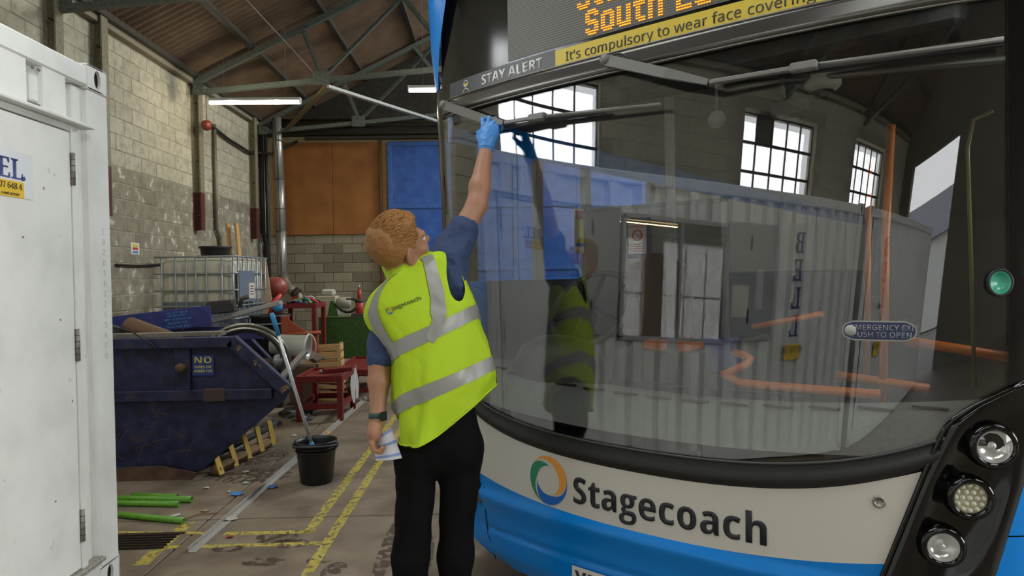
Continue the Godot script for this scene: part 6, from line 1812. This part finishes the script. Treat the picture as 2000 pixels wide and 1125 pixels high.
func nets(st: SurfaceTool, prims: Array, cell: float, disp: FastNoiseLite = null, amp := 0.0) -> void:
	var lo := Vector3.ONE * 1e9
	var hi := -lo
	for p in prims:
		if p.s < 0:
			continue
		var r: float = p.x if p.t == 1 else maxf(p.ra, p.rb)
		for q in ([p.a] if p.t == 1 else [p.a, p.b]):
			lo = lo.min(q - Vector3.ONE * r)
			hi = hi.max(q + Vector3.ONE * r)
	lo -= Vector3.ONE * cell * 3.0
	hi += Vector3.ONE * cell * 3.0
	var nx := int((hi.x - lo.x) / cell) + 2
	var ny := int((hi.y - lo.y) / cell) + 2
	var nz := int((hi.z - lo.z) / cell) + 2
	var F := PackedFloat32Array()
	F.resize(nx * ny * nz)
	F.fill(1.0)
	for p in prims:
		var k: float = p.k
		var pad: float = k + cell * 2.5
		var a: Vector3 = p.a
		var typ: int = p.t
		var l := a
		var h := a
		var b := a
		var ra := 0.0
		var rb := 0.0
		var ab := Vector3.ZERO
		var il := 0.0
		var inv := Basis()
		var ir := Vector3.ONE
		var mr := 0.0
		if typ == 0:
			b = p.b
			ra = p.ra
			rb = p.rb
			ab = b - a
			il = 1.0 / maxf(ab.length_squared(), 1e-9)
			var r := maxf(ra, rb) + pad
			l = a.min(b) - Vector3.ONE * r
			h = a.max(b) + Vector3.ONE * r
		else:
			inv = p.inv
			ir = Vector3.ONE / p.r
			mr = p.m
			l = a - Vector3.ONE * (p.x + pad)
			h = a + Vector3.ONE * (p.x + pad)
		var neg: bool = p.s < 0
		var i0 := clampi(int((l.x - lo.x) / cell), 0, nx - 1)
		var i1 := clampi(int((h.x - lo.x) / cell) + 1, 0, nx - 1)
		var j0 := clampi(int((l.y - lo.y) / cell), 0, ny - 1)
		var j1 := clampi(int((h.y - lo.y) / cell) + 1, 0, ny - 1)
		var k0 := clampi(int((l.z - lo.z) / cell), 0, nz - 1)
		var k1 := clampi(int((h.z - lo.z) / cell) + 1, 0, nz - 1)
		for kk in range(k0, k1 + 1):
			for jj in range(j0, j1 + 1):
				var row := (kk * ny + jj) * nx
				for ii in range(i0, i1 + 1):
					var q := Vector3(lo.x + ii * cell, lo.y + jj * cell, lo.z + kk * cell)
					var d: float
					if typ == 0:
						var t := clampf((q - a).dot(ab) * il, 0.0, 1.0)
						d = q.distance_to(a + ab * t) - (ra + (rb - ra) * t)
					else:
						d = ((inv * (q - a)) * ir).length()
						d = (d - 1.0) * mr if d < 1.0 else (d - 1.0) * mr * 1.2
					var o := F[row + ii]
					if neg:
						d = -d
						var hh := maxf(k - absf(d - o), 0.0) / k
						F[row + ii] = maxf(o, d) + hh * hh * k * 0.25
					else:
						var hh := maxf(k - absf(d - o), 0.0) / k
						F[row + ii] = minf(o, d) - hh * hh * k * 0.25
	var V := {}
	var P := PackedVector3Array()
	var sx := 1
	var sy := nx
	var sz := nx * ny
	var corner := [0, sx, sy, sx + sy, sz, sx + sz, sy + sz, sx + sy + sz]
	var offs := [Vector3(0, 0, 0), Vector3(1, 0, 0), Vector3(0, 1, 0), Vector3(1, 1, 0), Vector3(0, 0, 1), Vector3(1, 0, 1), Vector3(0, 1, 1), Vector3(1, 1, 1)]
	var edges := [[0, 1], [2, 3], [4, 5], [6, 7], [0, 2], [1, 3], [4, 6], [5, 7], [0, 4], [1, 5], [2, 6], [3, 7]]
	for kk in nz - 1:
		for jj in ny - 1:
			var row := (kk * ny + jj) * nx
			for ii in nx - 1:
				var id := row + ii
				var f0 := F[id]
				if f0 > cell * 2.0 or f0 < -cell * 2.0:
					continue
				var c := 0
				for e in 8:
					if F[id + corner[e]] < 0.0:
						c += 1
				if c == 0 or c == 8:
					continue
				var sum := Vector3.ZERO
				var n := 0
				for e in edges:
					var fa := F[id + corner[e[0]]]
					var fb := F[id + corner[e[1]]]
					if (fa < 0.0) != (fb < 0.0):
						sum += offs[e[0]].lerp(offs[e[1]], fa / (fa - fb))
						n += 1
				V[id] = P.size()
				P.append(lo + (Vector3(ii, jj, kk) + sum / n) * cell)
	if disp:
		for i in P.size():
			var p := P[i]
			var n := disp.get_noise_3dv(p)
			var n2 := disp.get_noise_3dv(p + Vector3(7.1, 3.3, 9.7))
			P[i] = p + Vector3(n, n2 * 0.3, n2) * amp
	for id in V:
		var f0 := F[id]
		for ax in 3:
			var s: int = [sx, sy, sz][ax]
			var s1: int = [sy, sz, sx][ax]
			var s2: int = [sz, sx, sy][ax]
			if (f0 < 0.0) == (F[id + s] < 0.0):
				continue
			if not (V.has(id - s1) and V.has(id - s2) and V.has(id - s1 - s2)):
				continue
			var A := P[V[id]]
			var B := P[V[id - s1]]
			var C := P[V[id - s1 - s2]]
			var D := P[V[id - s2]]
			if f0 < 0.0:
				tri(st, A, C, B)
				tri(st, A, D, C)
			else:
				tri(st, A, B, C)
				tri(st, A, C, D)

# ---------------------------------------------------------------- the man cleaning the bus
const MB := Vector3(-0.25, 0.0, -2.68)
const RINGS := [
	[Vector3(-0.362, 0.925, -2.600), Vector3(0.001, 1.109, -2.740), 0.140], [Vector3(-0.369, 1.010, -2.600), Vector3(0.004, 1.144, -2.740), 0.142],
	[Vector3(-0.380, 1.065, -2.600), Vector3(-0.012, 1.204, -2.740), 0.140], [Vector3(-0.386, 1.153, -2.600), Vector3(-0.033, 1.283, -2.740), 0.136],
	[Vector3(-0.393, 1.206, -2.600), Vector3(-0.053, 1.349, -2.740), 0.133], [Vector3(-0.411, 1.265, -2.600), Vector3(-0.064, 1.415, -2.740), 0.130],
	[Vector3(-0.456, 1.336, -2.600), Vector3(-0.093, 1.482, -2.740), 0.126], [Vector3(-0.489, 1.402, -2.600), Vector3(-0.121, 1.548, -2.740), 0.122],
	[Vector3(-0.475, 1.466, -2.600), Vector3(-0.155, 1.610, -2.740), 0.108], [Vector3(-0.428, 1.510, -2.600), Vector3(-0.195, 1.633, -2.730), 0.088],
	[Vector3(-0.396, 1.545, -2.600), Vector3(-0.242, 1.626, -2.710), 0.078], [Vector3(-0.408, 1.606, -2.600), Vector3(-0.272, 1.632, -2.700), 0.08]]
var vest_noise: FastNoiseLite

func cr(k: int, i: int, f: float):
	var g := func(j: int): return RINGS[clampi(j, 0, RINGS.size() - 1)][k]
	var p0 = g.call(i - 1)
	var p1 = g.call(i)
	var p2 = g.call(i + 1)
	var p3 = g.call(i + 2)
	return ((p1 * 2.0) + (p2 - p0) * f + (p0 * 2.0 - p1 * 5.0 + p2 * 4.0 - p3) * f * f + (p1 * 3.0 - p0 - p2 * 3.0 + p3) * f * f * f) * 0.5

func vest_pt(th: float, v: float, off := 0.0) -> Vector3:
	if v < 0.0:
		var e := vest_pt(th, 0.0, off)
		return e + (e - vest_pt(th, 0.6, off)) / 0.6 * -v
	var i := mini(int(v), RINGS.size() - 2)
	var f := v - i
	var L: Vector3 = cr(0, i, f)
	var R: Vector3 = cr(1, i, f)
	var b: float = cr(2, i, f)
	var c := (L + R) * 0.5
	var r := (R - L) * 0.5
	var rn := r.normalized()
	var bk := Vector3(0, 0.25, 1.0)
	bk = (bk - rn * bk.dot(rn)).normalized()
	var cc := cos(th)
	var ss := sin(th)
	var sup := rn * (signf(cc) * pow(absf(cc), 0.8)) * r.length() + bk * b * (signf(ss) * pow(absf(ss), 0.8))
	var n := sup.normalized()
	# hanging folds, strongest below the chest, and soft creases
	var low := clampf(1.0 - v / 8.0, 0.15, 1.0)
	var fold := sin(th * 7.0 + v * 0.55 + 1.5 * sin(v * 0.8)) * 0.0045 * low
	fold += vest_noise.get_noise_3d(th * 1.5 + v * 0.25, v * 0.35 - th * 0.4, 2.0) * 0.013 * (0.5 + low)
	fold += vest_noise.get_noise_3d(th * 5.0, v * 1.2, 9.0) * 0.004
	return c + sup + n * (fold + off)

func armhole(uv: Vector2) -> float:
	var dx := (uv.x - (0.72 + (7.1 - uv.y) * 0.2)) / 0.3
	var dy := (uv.y - 7.2) / 1.75
	return sqrt(dx * dx + dy * dy)

func vest_tail(th: float) -> float:
	# the hem dips to a rounded tail at the back and a smaller one in front
	var s := sin(th)
	return 1.25 * pow(maxf(0.0, s), 1.1) if s > 0.0 else 0.7 * pow(-s, 1.1)

func vest_patch(path: Array, w: float, off: float, n := 24) -> SurfaceTool:
	# a tape of width w (metres) laid over the vest along a (theta, v) path
	var st := S(true)
	var cv := Curve2D.new()
	for q in path:
		cv.add_point(q)
	var l := cv.get_baked_length()
	var rows := []
	for i in n + 1:
		var p := cv.sample_baked(l * i / n, true)
		var p2 := cv.sample_baked(minf(l, l * i / n + l * 0.02), true)
		var p1 := cv.sample_baked(maxf(0.0, l * i / n - l * 0.02), true)
		var c := vest_pt(p.x, p.y)
		var d := (vest_pt(p2.x, p2.y) - vest_pt(p1.x, p1.y)).normalized()
		var eu := vest_pt(p.x + 0.02, p.y) - vest_pt(p.x - 0.02, p.y)
		var ev := vest_pt(p.x, p.y + 0.05) - vest_pt(p.x, p.y - 0.05)
		var nn := eu.cross(ev).normalized()
		var sd := d.cross(nn).normalized()
		var row := []
		for k in 5:
			var x := (k / 4.0 - 0.5) * w
			var du := x * sd.dot(eu) / eu.length_squared() * 0.04
			var dv := x * sd.dot(ev) / ev.length_squared() * 0.1
			row.append(vest_pt(p.x + du, p.y + dv, off))
		rows.append(row)
	for i in n:
		for k in 4:
			quad_o(st, rows[i][k], rows[i][k + 1], rows[i + 1][k + 1], rows[i + 1][k], Vector3(-0.22, rows[i][k].y, -2.68))
	return st

func man() -> void:
	vest_noise = noise(77, 0.55, 3)
	var p := thing("person", "man in a yellow hi-vis vest reaching up to a wiper with a blue glove", "person", MB)
	var off := -MB
	var inn := func(st: SurfaceTool, called: String, m: Material) -> MeshInstance3D:
		return obj(called, st, m, p, off)
	var skin := M("skin", [158, 114, 88], 0.5, 0.0, {"subsurf_scatter_enabled": true, "subsurf_scatter_strength": 0.12})
	# joints
	var sR := Vector3(-0.188, 1.6, -2.75)
	var eR := Vector3(-0.061, 1.845, -2.85)
	var wR := Vector3(-0.018, 2.105, -2.945)
	var sL := Vector3(-0.415, 1.415, -2.64)
	var eL := Vector3(-0.438, 1.21, -2.625)
	var wL := Vector3(-0.444, 1.021, -2.585)
	var hL := Vector3(-0.304, 0.854, -2.65)
	var hR := Vector3(-0.136, 0.863, -2.68)
	var kL := Vector3(-0.334, 0.462, -2.64)
	var kR := Vector3(-0.164, 0.45, -2.67)
	var aL := Vector3(-0.35, 0.09, -2.67)
	var aR := Vector3(-0.182, 0.09, -2.72)
	# head frame: looking up and to his right
	var fw := Vector3(0.74, 0.5, -0.45).normalized()
	var up := Vector3(-0.2, 0.79, 0.58)
	up = (up - fw * up.dot(fw)).normalized()
	var rt := fw.cross(up)
	var HB := Basis(rt, up, -fw)
	var hc := Vector3(-0.296, 1.637, -2.555) - rt * 0.078 + up * 0.002
	var H := func(x: float, y: float, z: float) -> Vector3: return hc + HB * Vector3(x, y, z)
	# body
	var body := S(true)
	var neck := Vector3(-0.325, 1.5, -2.66)
	nets(body, [cap(Vector3(-0.22, 1.02, -2.67), Vector3(-0.3, 1.42, -2.67), 0.115, 0.11, 0.06), cap(sL + Vector3(0.08, 0, 0), sR, 0.05, 0.06, 0.06),
		cap(hL, hR, 0.055, 0.055, 0.05), cap(hL, kL, 0.052, 0.045, 0.04), cap(hR, kR, 0.052, 0.045, 0.04), cap(kL, aL, 0.048, 0.036, 0.03), cap(kR, aR, 0.048, 0.036, 0.03)], 0.014)
	# arms, finer
	var fR := eR.lerp(wR, 0.3)
	nets(body, [cap(sR, eR, 0.056, 0.042, 0.03), cap(eR, fR, 0.041, 0.043, 0.02), cap(fR, wR, 0.043, 0.026, 0.02), cap(wR, wR.lerp(Vector3(-0.003, 2.2, -2.985), 0.5), 0.02, 0.012, 0.01), cap(Vector3(-0.3, 1.48, -2.68), sR, 0.08, 0.06, 0.04)], 0.007)
	var fL := eL.lerp(wL, 0.3)
	nets(body, [cap(sL, eL, 0.052, 0.04, 0.03), cap(eL, fL, 0.04, 0.04, 0.02), cap(fL, wL, 0.04, 0.027, 0.02), cap(wL, wL + Vector3(-0.004, -0.03, 0.0), 0.026, 0.026, 0.02)], 0.007)
	# left hand, closed on the card: back of the hand towards the camera-left, fingers rolled inwards
	var hp := []
	var ph := wL + Vector3(-0.012, -0.055, 0.005)
	hp.append(ell(ph, Vector3(0.022, 0.042, 0.04), Basis(Vector3(0, 0, 1), -0.15), 0.02))
	hp.append(cap(wL, ph, 0.025, 0.026, 0.02))
	for i in 4:
		var z := -0.028 + 0.019 * i
		var ln: float = [0.92, 1.0, 0.95, 0.8][i]
		var r0: Vector3 = ph + Vector3(-0.006, -0.034, z)
		var r1 := r0 + Vector3(0.006, -0.034 * ln, -0.004)
		var r2 := r1 + Vector3(0.026 * ln, -0.008, 0.002)
		var r3 := r2 + Vector3(0.012, 0.02 * ln, 0.002)
		hp.append_array([cap(r0, r1, 0.0098, 0.0092, 0.006), cap(r1, r2, 0.0092, 0.0086, 0.004), cap(r2, r3, 0.0086, 0.0074, 0.004)])
	var t0: Vector3 = ph + Vector3(0.008, -0.012, -0.036)
	var t1 := t0 + Vector3(0.02, -0.026, 0.004)
	var t2 := t1 + Vector3(0.012, -0.022, 0.02)
	hp.append_array([cap(ph + Vector3(0.0, 0.015, -0.02), t0, 0.014, 0.0125, 0.012), cap(t0, t1, 0.0122, 0.0108, 0.005), cap(t1, t2, 0.0108, 0.0085, 0.004)])
	nets(body, hp, 0.0035)
	# head and neck
	var hd := [ell(H.call(0, 0.03, 0.018), Vector3(0.074, 0.094, 0.094), HB, 0.02), ell(H.call(0, -0.03, -0.04), Vector3(0.06, 0.088, 0.056), HB, 0.03),
		cap(H.call(0.046, -0.055, 0.002), H.call(0.02, -0.103, -0.062), 0.026, 0.022, 0.025), cap(H.call(-0.046, -0.055, 0.002), H.call(-0.02, -0.103, -0.062), 0.026, 0.022, 0.025),
		cap(H.call(-0.014, -0.107, -0.076), H.call(0.014, -0.107, -0.076), 0.02, 0.02, 0.02),
		cap(H.call(-0.036, 0.022, -0.084), H.call(0.036, 0.022, -0.084), 0.013, 0.013, 0.015), ell(H.call(0.04, -0.032, -0.066), Vector3(0.024, 0.024, 0.024), HB, 0.02), ell(H.call(-0.04, -0.032, -0.066), Vector3(0.024, 0.024, 0.024), HB, 0.02),
		ell(H.call(0.031, 0.0, -0.1), Vector3(0.017, 0.011, 0.014), HB, 0.01, -1.0), ell(H.call(-0.031, 0.0, -0.1), Vector3(0.017, 0.011, 0.014), HB, 0.01, -1.0),
		cap(H.call(0, 0.008, -0.096), H.call(0, -0.032, -0.117), 0.008, 0.0125, 0.01), cap(H.call(-0.012, -0.036, -0.1), H.call(0.012, -0.036, -0.1), 0.009, 0.009, 0.008),
		cap(H.call(-0.02, -0.062, -0.093), H.call(0.02, -0.062, -0.093), 0.0065, 0.0065, 0.006), cap(H.call(-0.018, -0.075, -0.091), H.call(0.018, -0.075, -0.091), 0.0075, 0.0075, 0.006),
		cap(H.call(0, -0.05, 0.03), neck, 0.056, 0.062, 0.03), cap(neck, Vector3(-0.3, 1.46, -2.68), 0.062, 0.08, 0.03)]
	for sd in [-1.0, 1.0]:
		var eb := HB * Basis(Vector3.RIGHT, -0.2)
		hd.append(ell(H.call(sd * 0.077, -0.008, 0.014), Vector3(0.01, 0.034, 0.021), eb * Basis(Vector3.UP, sd * 0.35), 0.008))
		hd.append(ell(H.call(sd * 0.088, -0.004, 0.012), Vector3(0.006, 0.02, 0.011), eb * Basis(Vector3.UP, sd * 0.35), 0.006, -1.0))
	nets(body, hd, 0.0045)
	inn.call(body, "body", skin)
	for sd in [-1.0, 1.0]:
		var e := S(true)
		lathe(e, [[0.0, -0.012], [0.0085, -0.0085], [0.012, 0.0], [0.0085, 0.0085], [0.0, 0.012]], H.call(sd * 0.031, 0.0, -0.083), HB * Basis(Vector3.RIGHT, -PI / 2.0), 14)
		var ey: MeshInstance3D = inn.call(e, "eye", M("eye white", [214, 208, 200], 0.25))
		var ir := S(true)
		lathe(ir, [[0.0055, 0.0112], [0.0, 0.0124]], H.call(sd * 0.031, 0.0, -0.083), HB * Basis(Vector3.RIGHT, -PI / 2.0), 12)
		obj("iris", ir, M("iris", [70, 96, 110], 0.3), ey)
		var br := S(true)
		tube(br, [H.call(sd * 0.014, 0.02, -0.1), H.call(sd * 0.034, 0.028, -0.095), H.call(sd * 0.05, 0.02, -0.078)], [0.003, 0.0035, 0.002], 6)
		inn.call(br, "eyebrow", M("brow", [150, 104, 62], 0.8))
	var lp := S(true)
	tube(lp, [H.call(-0.021, -0.069, -0.094), H.call(0.0, -0.067, -0.1015), H.call(0.021, -0.069, -0.094)], [0.002, 0.0055, 0.002], 8)
	inn.call(lp, "lips", M("lips", [176, 108, 96], 0.5))
	# hair: short back and sides, fuller on top
	var hair := S(true)
	var hprims := [ell(H.call(0, 0.034, 0.022), Vector3(0.08, 0.1, 0.101), HB, 0.02), ell(H.call(0, 0.095, -0.02), Vector3(0.058, 0.036, 0.07), HB, 0.03), ell(H.call(0, 0.06, 0.066), Vector3(0.066, 0.066, 0.056), HB, 0.03),
		ell(H.call(0, -0.03, -0.128), Vector3(0.13, 0.135, 0.105), HB, 0.012, -1.0), ell(H.call(0.094, -0.035, -0.012), Vector3(0.034, 0.058, 0.04), HB, 0.012, -1.0), ell(H.call(-0.094, -0.035, -0.012), Vector3(0.034, 0.058, 0.04), HB, 0.012, -1.0),
		ell(H.call(0, -0.235, 0.02), Vector3(0.2, 0.135, 0.2), HB, 0.015, -1.0)]
	nets(hair, hprims, 0.006, noise(91, 22.0, 3), 0.006)
	var ginger := NM("ginger hair", [[0.0, [92, 60, 30]], [0.4, [132, 90, 46]], [0.7, [158, 112, 60]], [1.0, [182, 136, 78]]], 0.09, 0.6, 0.0, 220, 0.03, 4)
	var hm: MeshInstance3D = inn.call(hair, "hair", ginger)
	# loose locks combed back over the crown
	var locks := S(true)
	var r2 := RandomNumberGenerator.new()
	r2.seed = 5
	for i in 3200:
		var el := acos(r2.randf_range(-0.8, 1.0))
		var az := r2.randf_range(0, TAU)
		var d := Vector3(sin(el) * cos(az), cos(el), sin(el) * sin(az))
		var c: Vector3 = Vector3(0, 0.036, 0.02)
		var q0 := c + d * Vector3(0.081, 0.102, 0.103) + Vector3(0, 0.014, -0.012) * maxf(0.0, d.y)
		if q0.z < -0.06 and q0.y < 0.09 or (absf(q0.x) > 0.05 and q0.y < 0.03 and q0.z < 0.03) or q0.y < -0.075:
			continue
		var flow := (Vector3(r2.randf_range(-0.35, 0.35), r2.randf_range(-0.15, 0.3) - (0.8 if q0.z > 0.05 else 0.0), 0.9) - d * 0.5).normalized()
		flow = (flow - d * flow.dot(d)).normalized()
		var top := q0.y > 0.06
		var l := r2.randf_range(0.022, 0.04) * (1.3 if top else 0.75)
		var lift := 0.007 if top else 0.002
		var pts := []
		for k in 4:
			var t := k / 3.0
			var w := q0 + flow * l * (t - 0.3) + d * (lift * sin(PI * minf(1.0, t * 1.1)) - 0.002 - 0.004 * t * t)
			pts.append(hc + HB * w)
		tube(locks, pts, [0.0008, 0.0019, 0.0015, 0.0003], 3, false)
	stuff(obj("hair_locks", locks, NM("ginger locks", [[0.0, [104, 68, 34]], [0.4, [150, 104, 54]], [0.7, [178, 130, 72]], [1.0, [204, 158, 96]]], 0.05, 0.55, 0.0, 221, 0.05, 4), hm))
	# shirt: sleeves and what shows at the armhole
	var shirt := S(true)
	nets(shirt, [cap(Vector3(-0.23, 1.1, -2.67), Vector3(-0.3, 1.4, -2.67), 0.11, 0.105, 0.05), cap(sR, sR.lerp(eR, 0.62), 0.076, 0.064, 0.03), cap(sR + Vector3(0.01, -0.03, 0.02), Vector3(-0.135, 1.47, -2.7), 0.06, 0.05, 0.04),
		cap(sL, eL + Vector3(0, 0.03, 0), 0.052, 0.052, 0.03), cap(sL + Vector3(0.09, 0, 0), sR, 0.05, 0.07, 0.05),
		ell(sR.lerp(eR, 0.62) + (eR - sR).normalized() * 0.06, Vector3(0.075, 0.06, 0.075), frame_of(eR - sR), 0.004, -1.0), ell(eL + Vector3(0, -0.045, 0), Vector3(0.07, 0.05, 0.07), Basis(), 0.004, -1.0)], 0.008, noise(93, 9.0, 3), 0.016)
	inn.call(shirt, "shirt", M("shirt blue", [46, 64, 100], 0.8))
	# trousers
	var tr := S(true)
	nets(tr, [ell(Vector3(-0.205, 0.98, -2.675), Vector3(0.14, 0.13, 0.1), Basis(Vector3(0, 0, 1), 0.2), 0.05), cap(hL, hR, 0.082, 0.086, 0.06), cap(hL, kL, 0.078, 0.067, 0.03), cap(hR, kR, 0.08, 0.067, 0.03),
		cap(kL, aL + Vector3(0, -0.03, 0), 0.067, 0.066, 0.03), cap(kR, aR + Vector3(0, -0.03, 0), 0.066, 0.065, 0.03), ell(Vector3(-0.205, 0.9, -2.635), Vector3(0.13, 0.1, 0.07), Basis(), 0.05)], 0.011, noise(94, 5.0, 3), 0.012)
	inn.call(tr, "trousers", M("trousers black", [12, 12, 13], 0.85, 0.0, {"metallic_specular": 0.25}))
	for a in [aL, aR]:
		var sh := S(true)
		nets(sh, [cap(a + Vector3(-0.01, -0.045, 0.06), a + Vector3(0.04, -0.055, -0.12), 0.04, 0.034, 0.03), cap(a, a + Vector3(0, -0.04, 0.02), 0.045, 0.045, 0.03)], 0.01)
		inn.call(sh, "shoe", M("shoe black", [20, 20, 20], 0.5))
	# vest
	var vs := S(true)
	var nu := 140
	var nv := 100
	for j in nv:
		for i in nu:
			var q := []
			var n_in := 0
			for e in [[0, 0], [1, 0], [1, 1], [0, 1]]:
				var uv := Vector2((i + e[0]) * TAU / nu, (j + e[1]) * 11.0 / nv)
				var a := armhole(uv)
				if a < 1.0:
					n_in += 1
					# vertices that fall in the armhole are drawn out to its edge
					var c := Vector2(0.72 + (7.1 - uv.y) * 0.2, 7.2)
					var dv := uv.y - 7.2
					uv = Vector2(0.72 + (7.1 - (7.2 + dv / maxf(a, 0.05))) * 0.2 + (uv.x - c.x) / maxf(a, 0.05), 7.2 + dv / maxf(a, 0.05))
				if uv.y < 1.0:
					uv.y -= (1.0 - uv.y) * vest_tail(uv.x)
				q.append(vest_pt(uv.x, uv.y))
			if n_in == 4:
				continue
			tri(vs, q[0], q[1], q[2])
			tri(vs, q[0], q[2], q[3])
	var fluo := M("hi-vis yellow", [170, 202, 24], 0.75, 0.0, {"rim_enabled": true, "rim": 0.2, "rim_tint": 1.0})
	var vm: MeshInstance3D = inn.call(vs, "vest", fluo)
	var hem := S(true)
	tube(hem, range(65).map(func(i): return vest_pt(TAU * i / 64.0, -vest_tail(TAU * i / 64.0), 0.002)), 0.004, 6, false)
	obj("hem_binding", hem, fluo, vm)
	var tape := M("reflective tape", [142, 142, 138], 0.42, 0.25)
	var ringpath := func(v: float) -> Array:
		var a := []
		for i in 49:
			a.append(Vector2(TAU * i / 48.0, v + 0.08 * sin(TAU * i / 48.0 * 3.0)))
		return a
	obj("tape_band", vest_patch(ringpath.call(1.6), 0.054, 0.0035, 96), tape, vm)
	obj("tape_band", vest_patch(ringpath.call(4.55), 0.054, 0.0035, 96), tape, vm)
	obj("tape_brace", vest_patch([Vector2(2.02, 8.75), Vector2(2.3, 7.9), Vector2(2.5, 7.1), Vector2(2.72, 6.1), Vector2(2.78, 5.0)], 0.05, 0.004, 30), tape, vm)
	obj("tape_brace", vest_patch([Vector2(1.33, 9.1), Vector2(1.33, 7.6), Vector2(1.36, 6.6), Vector2(1.47, 5.6), Vector2(1.62, 4.6), Vector2(1.75, 4.1)], 0.05, 0.0045, 34), tape, vm)
	# mark on the back
	var vx := func(x: float, y: float, z: float) -> Vector3: return vest_pt(1.84 - x * 5.4, 6.37 + y * 15.5 - x * 0.6, 0.004 + z)
	text("back_lettering", "Stagecoach", 0.0125, vx, M("name black"), vm, "Droid Sans", 400, 1.05, 0.001)
	ring_mark(vm, func(x: float, y: float) -> Vector3: return vest_pt(2.16 - x * 5.6, 6.4 + y * 15.5 - x * 0.6, 0.005), 0.0125)
	# glove on the raised hand
	var K := Vector3(-0.003, 2.2, -2.985)
	var gu := (K - wR).normalized()
	var gb := Vector3(-0.1, 0.35, 0.9)
	gb = (gb - gu * gb.dot(gu)).normalized()
	var gr := gu.cross(gb)
	var G := func(x: float, y: float, z: float) -> Vector3: return wR + gr * x + gu * y + gb * z
	var gl := [cap(G.call(0, -0.012, 0), G.call(0, 0.03, 0), 0.031, 0.029, 0.02), ell(G.call(0.004, 0.072, 0.0), Vector3(0.044, 0.058, 0.021), Basis(gr, gu, gb), 0.03)]
	for i in 4:
		var x := -0.029 + 0.0215 * i
		var ln: float = [0.95, 1.03, 0.98, 0.8][i]
		var q0: Vector3 = G.call(x * 0.95, 0.108 - 0.005 * absf(i - 1.3), 0.004)
		var q1: Vector3 = q0 + (gu * 0.95 + gr * (i - 1.2) * 0.16 - gb * 0.25).normalized() * 0.047 * ln
		var q2: Vector3 = q1 + (gu * -0.1 - gb * 1.0 + gr * 0.12).normalized() * 0.028 * ln
		var q3: Vector3 = q2 + (gu * -0.9 - gb * 0.25).normalized() * 0.024 * ln
		gl.append_array([cap(q0, q1, 0.0108, 0.0102, 0.005), cap(q1, q2, 0.0102, 0.0096, 0.003), cap(q2, q3, 0.0096, 0.0085, 0.003)])
	var th0: Vector3 = G.call(-0.036, 0.05, -0.008)
	var th1: Vector3 = G.call(-0.046, 0.088, -0.028)
	var th2: Vector3 = G.call(-0.032, 0.115, -0.046)
	gl.append_array([cap(G.call(-0.02, 0.03, 0), th0, 0.018, 0.0155, 0.015), cap(th0, th1, 0.015, 0.0125, 0.006), cap(th1, th2, 0.0125, 0.0098, 0.004)])
	var gs := S(true)
	nets(gs, gl, 0.0032, noise(96, 26.0, 2), 0.0022)
	var glm: MeshInstance3D = inn.call(gs, "glove", M("glove blue", [58, 126, 196], 0.42))
	obj("glove_cuff", tb(range(25).map(func(i): return wR + gu * -0.014 + (gr * cos(TAU * i / 24.0) * 0.0305 + gb * sin(TAU * i / 24.0) * 0.0305)), 0.0024, 6, false), M("glove blue"), glm)
	# watch
	var wv := (eL - wL).normalized()
	var wc := wL + wv * 0.004
	var wb := frame_of(wv)
	var ws := S(true)
	lathe(ws, [[0.0285, -0.011], [0.033, -0.01], [0.0335, 0.01], [0.0285, 0.011], [0.0285, -0.011]], wc, wb, 28)
	var wm: MeshInstance3D = inn.call(ws, "watch_strap", M("watch green", [34, 58, 58], 0.5))
	var back := Vector3(0.75, 0.1, 0.66).normalized()
	obj("watch_case", bx(wc + back * 0.036, Vector3(0.032, 0.034, 0.012), 0.004, Basis(Vector3.UP, atan2(back.x, back.z))), M("watch black", [20, 30, 32], 0.25), wm)
	# card with printed lines in the hand
	var pc := thing("paper_card", "white paper card with pale blue ruled bands held in the man's lowered hand", "paper", Vector3(-0.42, 0.9, -2.6))
	var A := Vector3(-0.462, 0.936, -2.61)
	var B := Vector3(-0.392, 0.98, -2.585)
	var C := Vector3(-0.352, 0.866, -2.575)
	var D := Vector3(-0.456, 0.852, -2.6)
	var pf := func(u: float, v: float, o: float) -> Vector3:
		return D.lerp(C, u).lerp(A.lerp(B, u), v) + Vector3(0, 0, 0.012 * sin(PI * u) + o) - pc.position
	var ps := S(true)
	grid(ps, 10, 10, func(u: float, v: float) -> Vector3: return pf.call(u, v, 0.0))
	obj("sheet", ps, M("paper white", [206, 208, 216], 0.7), pc)
	for v in [0.1, 0.52, 0.9]:
		var ls := S(true)
		grid(ls, 10, 1, func(u: float, w: float) -> Vector3: return pf.call(u, v + w * 0.09, 0.0012))
		obj("printed_band", ls, M("print blue", [134, 156, 204], 0.7), pc)

func _ready() -> void:
	setup()
	shed()
	bus_build()
	cabin("white container cabin with a hinged door and a torn blue-lettered label", -3.56, 6.06, true)
	cabin("unseen white container cabin added behind the one with the door for a second reflected lettering", 2.75, 6.06, false)  # added to give the ghost lettering reflected in the windscreen
	skip()
	tank()
	bench_clutter()
	floor_things()
	man()
